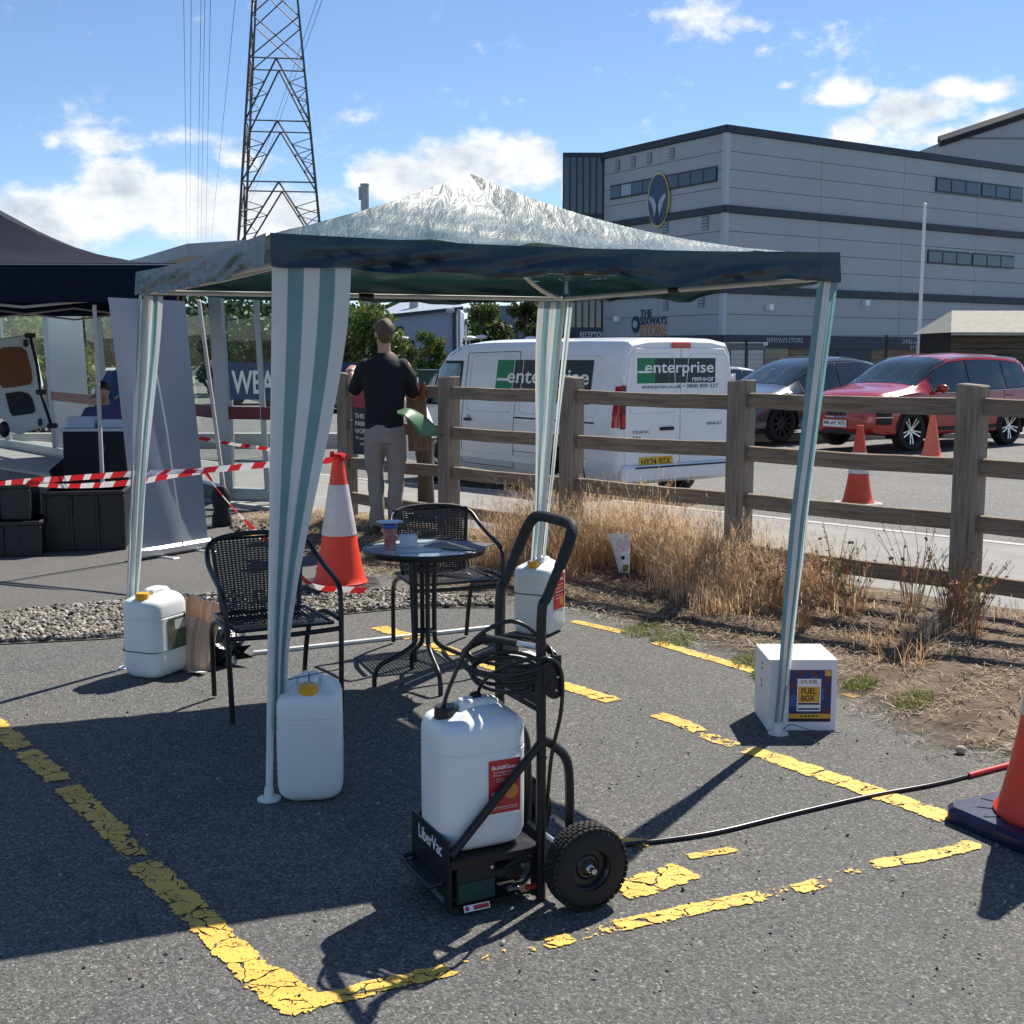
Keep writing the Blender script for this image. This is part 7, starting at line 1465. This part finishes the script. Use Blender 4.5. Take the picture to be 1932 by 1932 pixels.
# sparse dead weeds to the right
def weed(label, s, off, h, n):
    q = fence_xy(s, off, verge_z(s, off)); t = thing('dead_weed', label, 'plant', tuple(q), 0, 'dead weeds on the verge'); b = MB(); b2 = MB()
    for _ in range(n):
        a = random.uniform(0, 2*pi); l_ = random.uniform(.2, .6); hh = h*random.uniform(.5, 1.1); r0 = random.uniform(0, .07); p = [V((r0*cos(a), r0*sin(a), -.01)), V(((r0+l_*hh*.3)*cos(a), (r0+l_*hh*.3)*sin(a), hh*.5)), V(((r0+l_*hh*.8)*cos(a+.3), (r0+l_*hh*.8)*sin(a+.3), hh*.95))]
        col = tuple(c_*random.uniform(.5, 1) for c_ in random.choice(straw)); b.tube(bez(p, 4), [.0026-.0014*k/8 for k in range(9)], 4, col=col)
        for m_ in range(random.randint(2, 6)):
            c_ = p[1].lerp(p[2], random.random()); sz = random.uniform(.006, .016); col2 = random.choice([(.30, .17, .10), (.46, .30, .17), (.22, .14, .09)]); w_ = V((random.uniform(-1, 1), random.uniform(-1, 1), random.uniform(-1, .3)))*sz*1.6; u_ = V((random.uniform(-1, 1), random.uniform(-1, 1), random.uniform(-1, 1)))*sz
            b2.add([c_-u_, c_+w_, c_+u_, c_-w_*.4], [(0, 1, 2, 3)], 0, None, col2)
    obj('stems', b, m_grass, t, None, usecol=True); o = obj('dead_leaves', b2, m_grass, t, None, usecol=True); o['kind'] = 'stuff'
for i, (u, off, h, n, lab) in enumerate(((1500, -.35, .36, 22, 'dead weed clump left of the right gazebo leg, by the fence'), (1612, -.30, .48, 26, 'tall dead weed clump right of the right gazebo leg'), (1690, -.5, .42, 28, 'dead weed clump midway between the right leg and last post'), (1760, -.25, .58, 30, 'tall spindly dead weed just left of the last fence post'), (1850, -.35, .42, 46, 'dense brown dead weed at the foot of the last post'), (1915, -.55, .42, 44, 'dead weed clump at the right edge'), (1650, -.85, .28, 36, 'low dead weed on bare earth behind the carton'), (1560, -.6, .34, 40, 'dead weed behind the right gazebo leg'))): weed(lab, col_s(u, 1100), off, h, n)
# green tufts at the asphalt edge
def tuft(label, pts, n):
    b = MB()
    for u, v, ru, rv in pts:
        for _ in range(n):
            a, r_ = random.uniform(0, 2*pi), math.sqrt(random.random()); q = P(u+ru*r_*cos(a), v+rv*r_*sin(a)); z = gz(q.x, q.y); k = random.uniform(.6, 1.2); col = random.choice([(.16, .22, .035), (.21, .26, .05), (.12, .17, .03), (.30, .27, .10)]); blade(b, (q.x, q.y, z), random.uniform(.02, .055), random.uniform(.4, 1.1), .0022, tuple(c_*k for c_ in col), 2)
    tag(obj('green_grass', b, m_grass, None, None, usecol=True), label, 'grass', None, 'stuff')
tuft('strip of short green grass along the yellow line by the verge', [(1215, 1192, 45, 12), (1270, 1208, 45, 12), (1420, 1250, 40, 12)], 420)
tuft('small green weed patches right of the carton', [(1622, 1298, 34, 12), (1725, 1333, 38, 16), (1440, 1275, 22, 10)], 420)
# ------------------------------------------------------------------ trees
m_leaf = mat('foliage', (.07, .12, .03), .6, usecol=True, var=.2, vscale=1, trans=.35)
m_bark = mat('bark', (.09, .07, .05), .9, var=.3, bump=.5, bscale=20)
def tree(label, u, v_top, Y, rad, n, tint=(.075, .125, .03), leaf=.16, trunk_frac=.3, base=None, squash=1.0, z0=None):
    q = A(u, v_top, Y); zb = gz(q.x, Y) if z0 is None else z0; H_ = q.z-zb; t = thing('tree', label, 'tree', (q.x, Y, zb), random.uniform(0, 6), 'background trees')
    b = MB(); r0 = .035*H_; b.tube(bez([(0, 0, 0), (.02*H_, 0, H_*.25), (-.01*H_, .01, H_*.5), (0, 0, H_*.8)], 4), [r0*(1-.75*k/12) for k in range(13)], 8)
    cl = []
    for k in range(16):
        a = random.uniform(0, 2*pi); zz = random.uniform(trunk_frac, .95); rr = rad*random.uniform(.35, .9)*(1-.55*abs(zz-.55)/.45); c_ = V((rr*cos(a), rr*sin(a), zz*H_)); cl.append((c_, rad*random.uniform(.28, .45))); b.tube([V((0, 0, max(.15, zz-.18)*H_)), c_*.6+V((0, 0, zz*H_*.38)), c_], [r0*.35, r0*.2, r0*.08], 5)
    obj('trunk', b, m_bark, t, 60); b = MB()
    for _ in range(n):
        c_, rr = random.choice(cl); d = V((random.gauss(0, 1), random.gauss(0, 1), random.gauss(0, 1))).normalized()*rr*random.random()**.45; p = c_+V((d.x, d.y, d.z*squash)); nn = V((random.gauss(0, 1), random.gauss(0, 1), random.gauss(.6, 1))).normalized(); x_ = nn.orthogonal().normalized()*leaf*random.uniform(.6, 1.2); y_ = nn.cross(x_)*.6; k = random.uniform(.55, 1.35); wv_ = random.uniform(-.02, .03)
        b.add([p-x_, p-y_*.8, p+x_, p+y_*.8], [(0, 1, 2, 3)], 0, None, ((tint[0]+wv_)*k, tint[1]*k, tint[2]*k))
    obj('crown', b, m_leaf, t, None, usecol=True); return t
tree('leafy tree at the left edge above the open van door', 10, 560, 26, 2.2, 5200, (.12, .16, .03), .13, .12)
tree('broad dark tree seen through the shelter glass', 235, 590, 46, 2.6, 3200, (.05, .09, .035), .2, .15)
tree('tree behind the left glass panels', 120, 600, 58, 3.0, 3200, (.05, .085, .035), .22, .15)
tree('large tree behind the glass and big letters', 460, 575, 60, 4.5, 4200, (.05, .09, .035), .24, .1)
tree('bright green tree directly left of the standing man', 688, 585, 48, 1.7, 4200, (.09, .14, .03), .14, .12)
tree('yellow-green tree behind the shoulder of the standing man', 660, 572, 70, 2.8, 3200, (.10, .13, .035), .22, .15)
tree('small round young tree in front of the lavender warehouse', 812, 625, 55, .85, 3000, (.10, .15, .03), .09, .3)
tree('small shrubby tree right of the man by the warehouse wall', 770, 640, 60, .8, 1800, (.09, .13, .03), .10, .2)
tree('tall pale green tree right of the warehouse', 905, 556, 72, 1.8, 5200, (.085, .125, .035), .16, .15)
tree('green tree just left of the far striped curtain', 995, 560, 78, 1.5, 4200, (.07, .11, .03), .16, .15)
b = MB(); random.seed(5)                  # wooded rise in the distance
for _ in range(26000):
    x = random.uniform(-95, 12); y = random.uniform(150, 176); top = 7.2+2.4*NZ.noise((x*.10, 0, 0))+1.6*NZ.noise((x*.35, y*.2, 2))+(y-150)*.05; z = top*random.random()**.45-.4; p = V((x, y, z)); nn = V((random.gauss(0, 1), random.gauss(-.5, 1), random.gauss(.6, 1))).normalized(); x_ = nn.orthogonal().normalized()*random.uniform(.35, .8); y_ = nn.cross(x_)*.7; k = random.uniform(.6, 1.3)
    b.add([p-x_, p-y_, p+x_, p+y_], [(0, 1, 2, 3)], 0, None, (.055*k, .085*k, .035*k))
tag(obj('distant_wood', b, m_leaf, None, None, usecol=True), 'dark line of distant woodland behind the car park', 'wood', None, 'stuff')
hill = struct('hill', MB().grid(40, 4, lambda u, v: (-220+440*u, 190+60*v, .6+.3*sin(u*9)+1.2*v)), m_far)
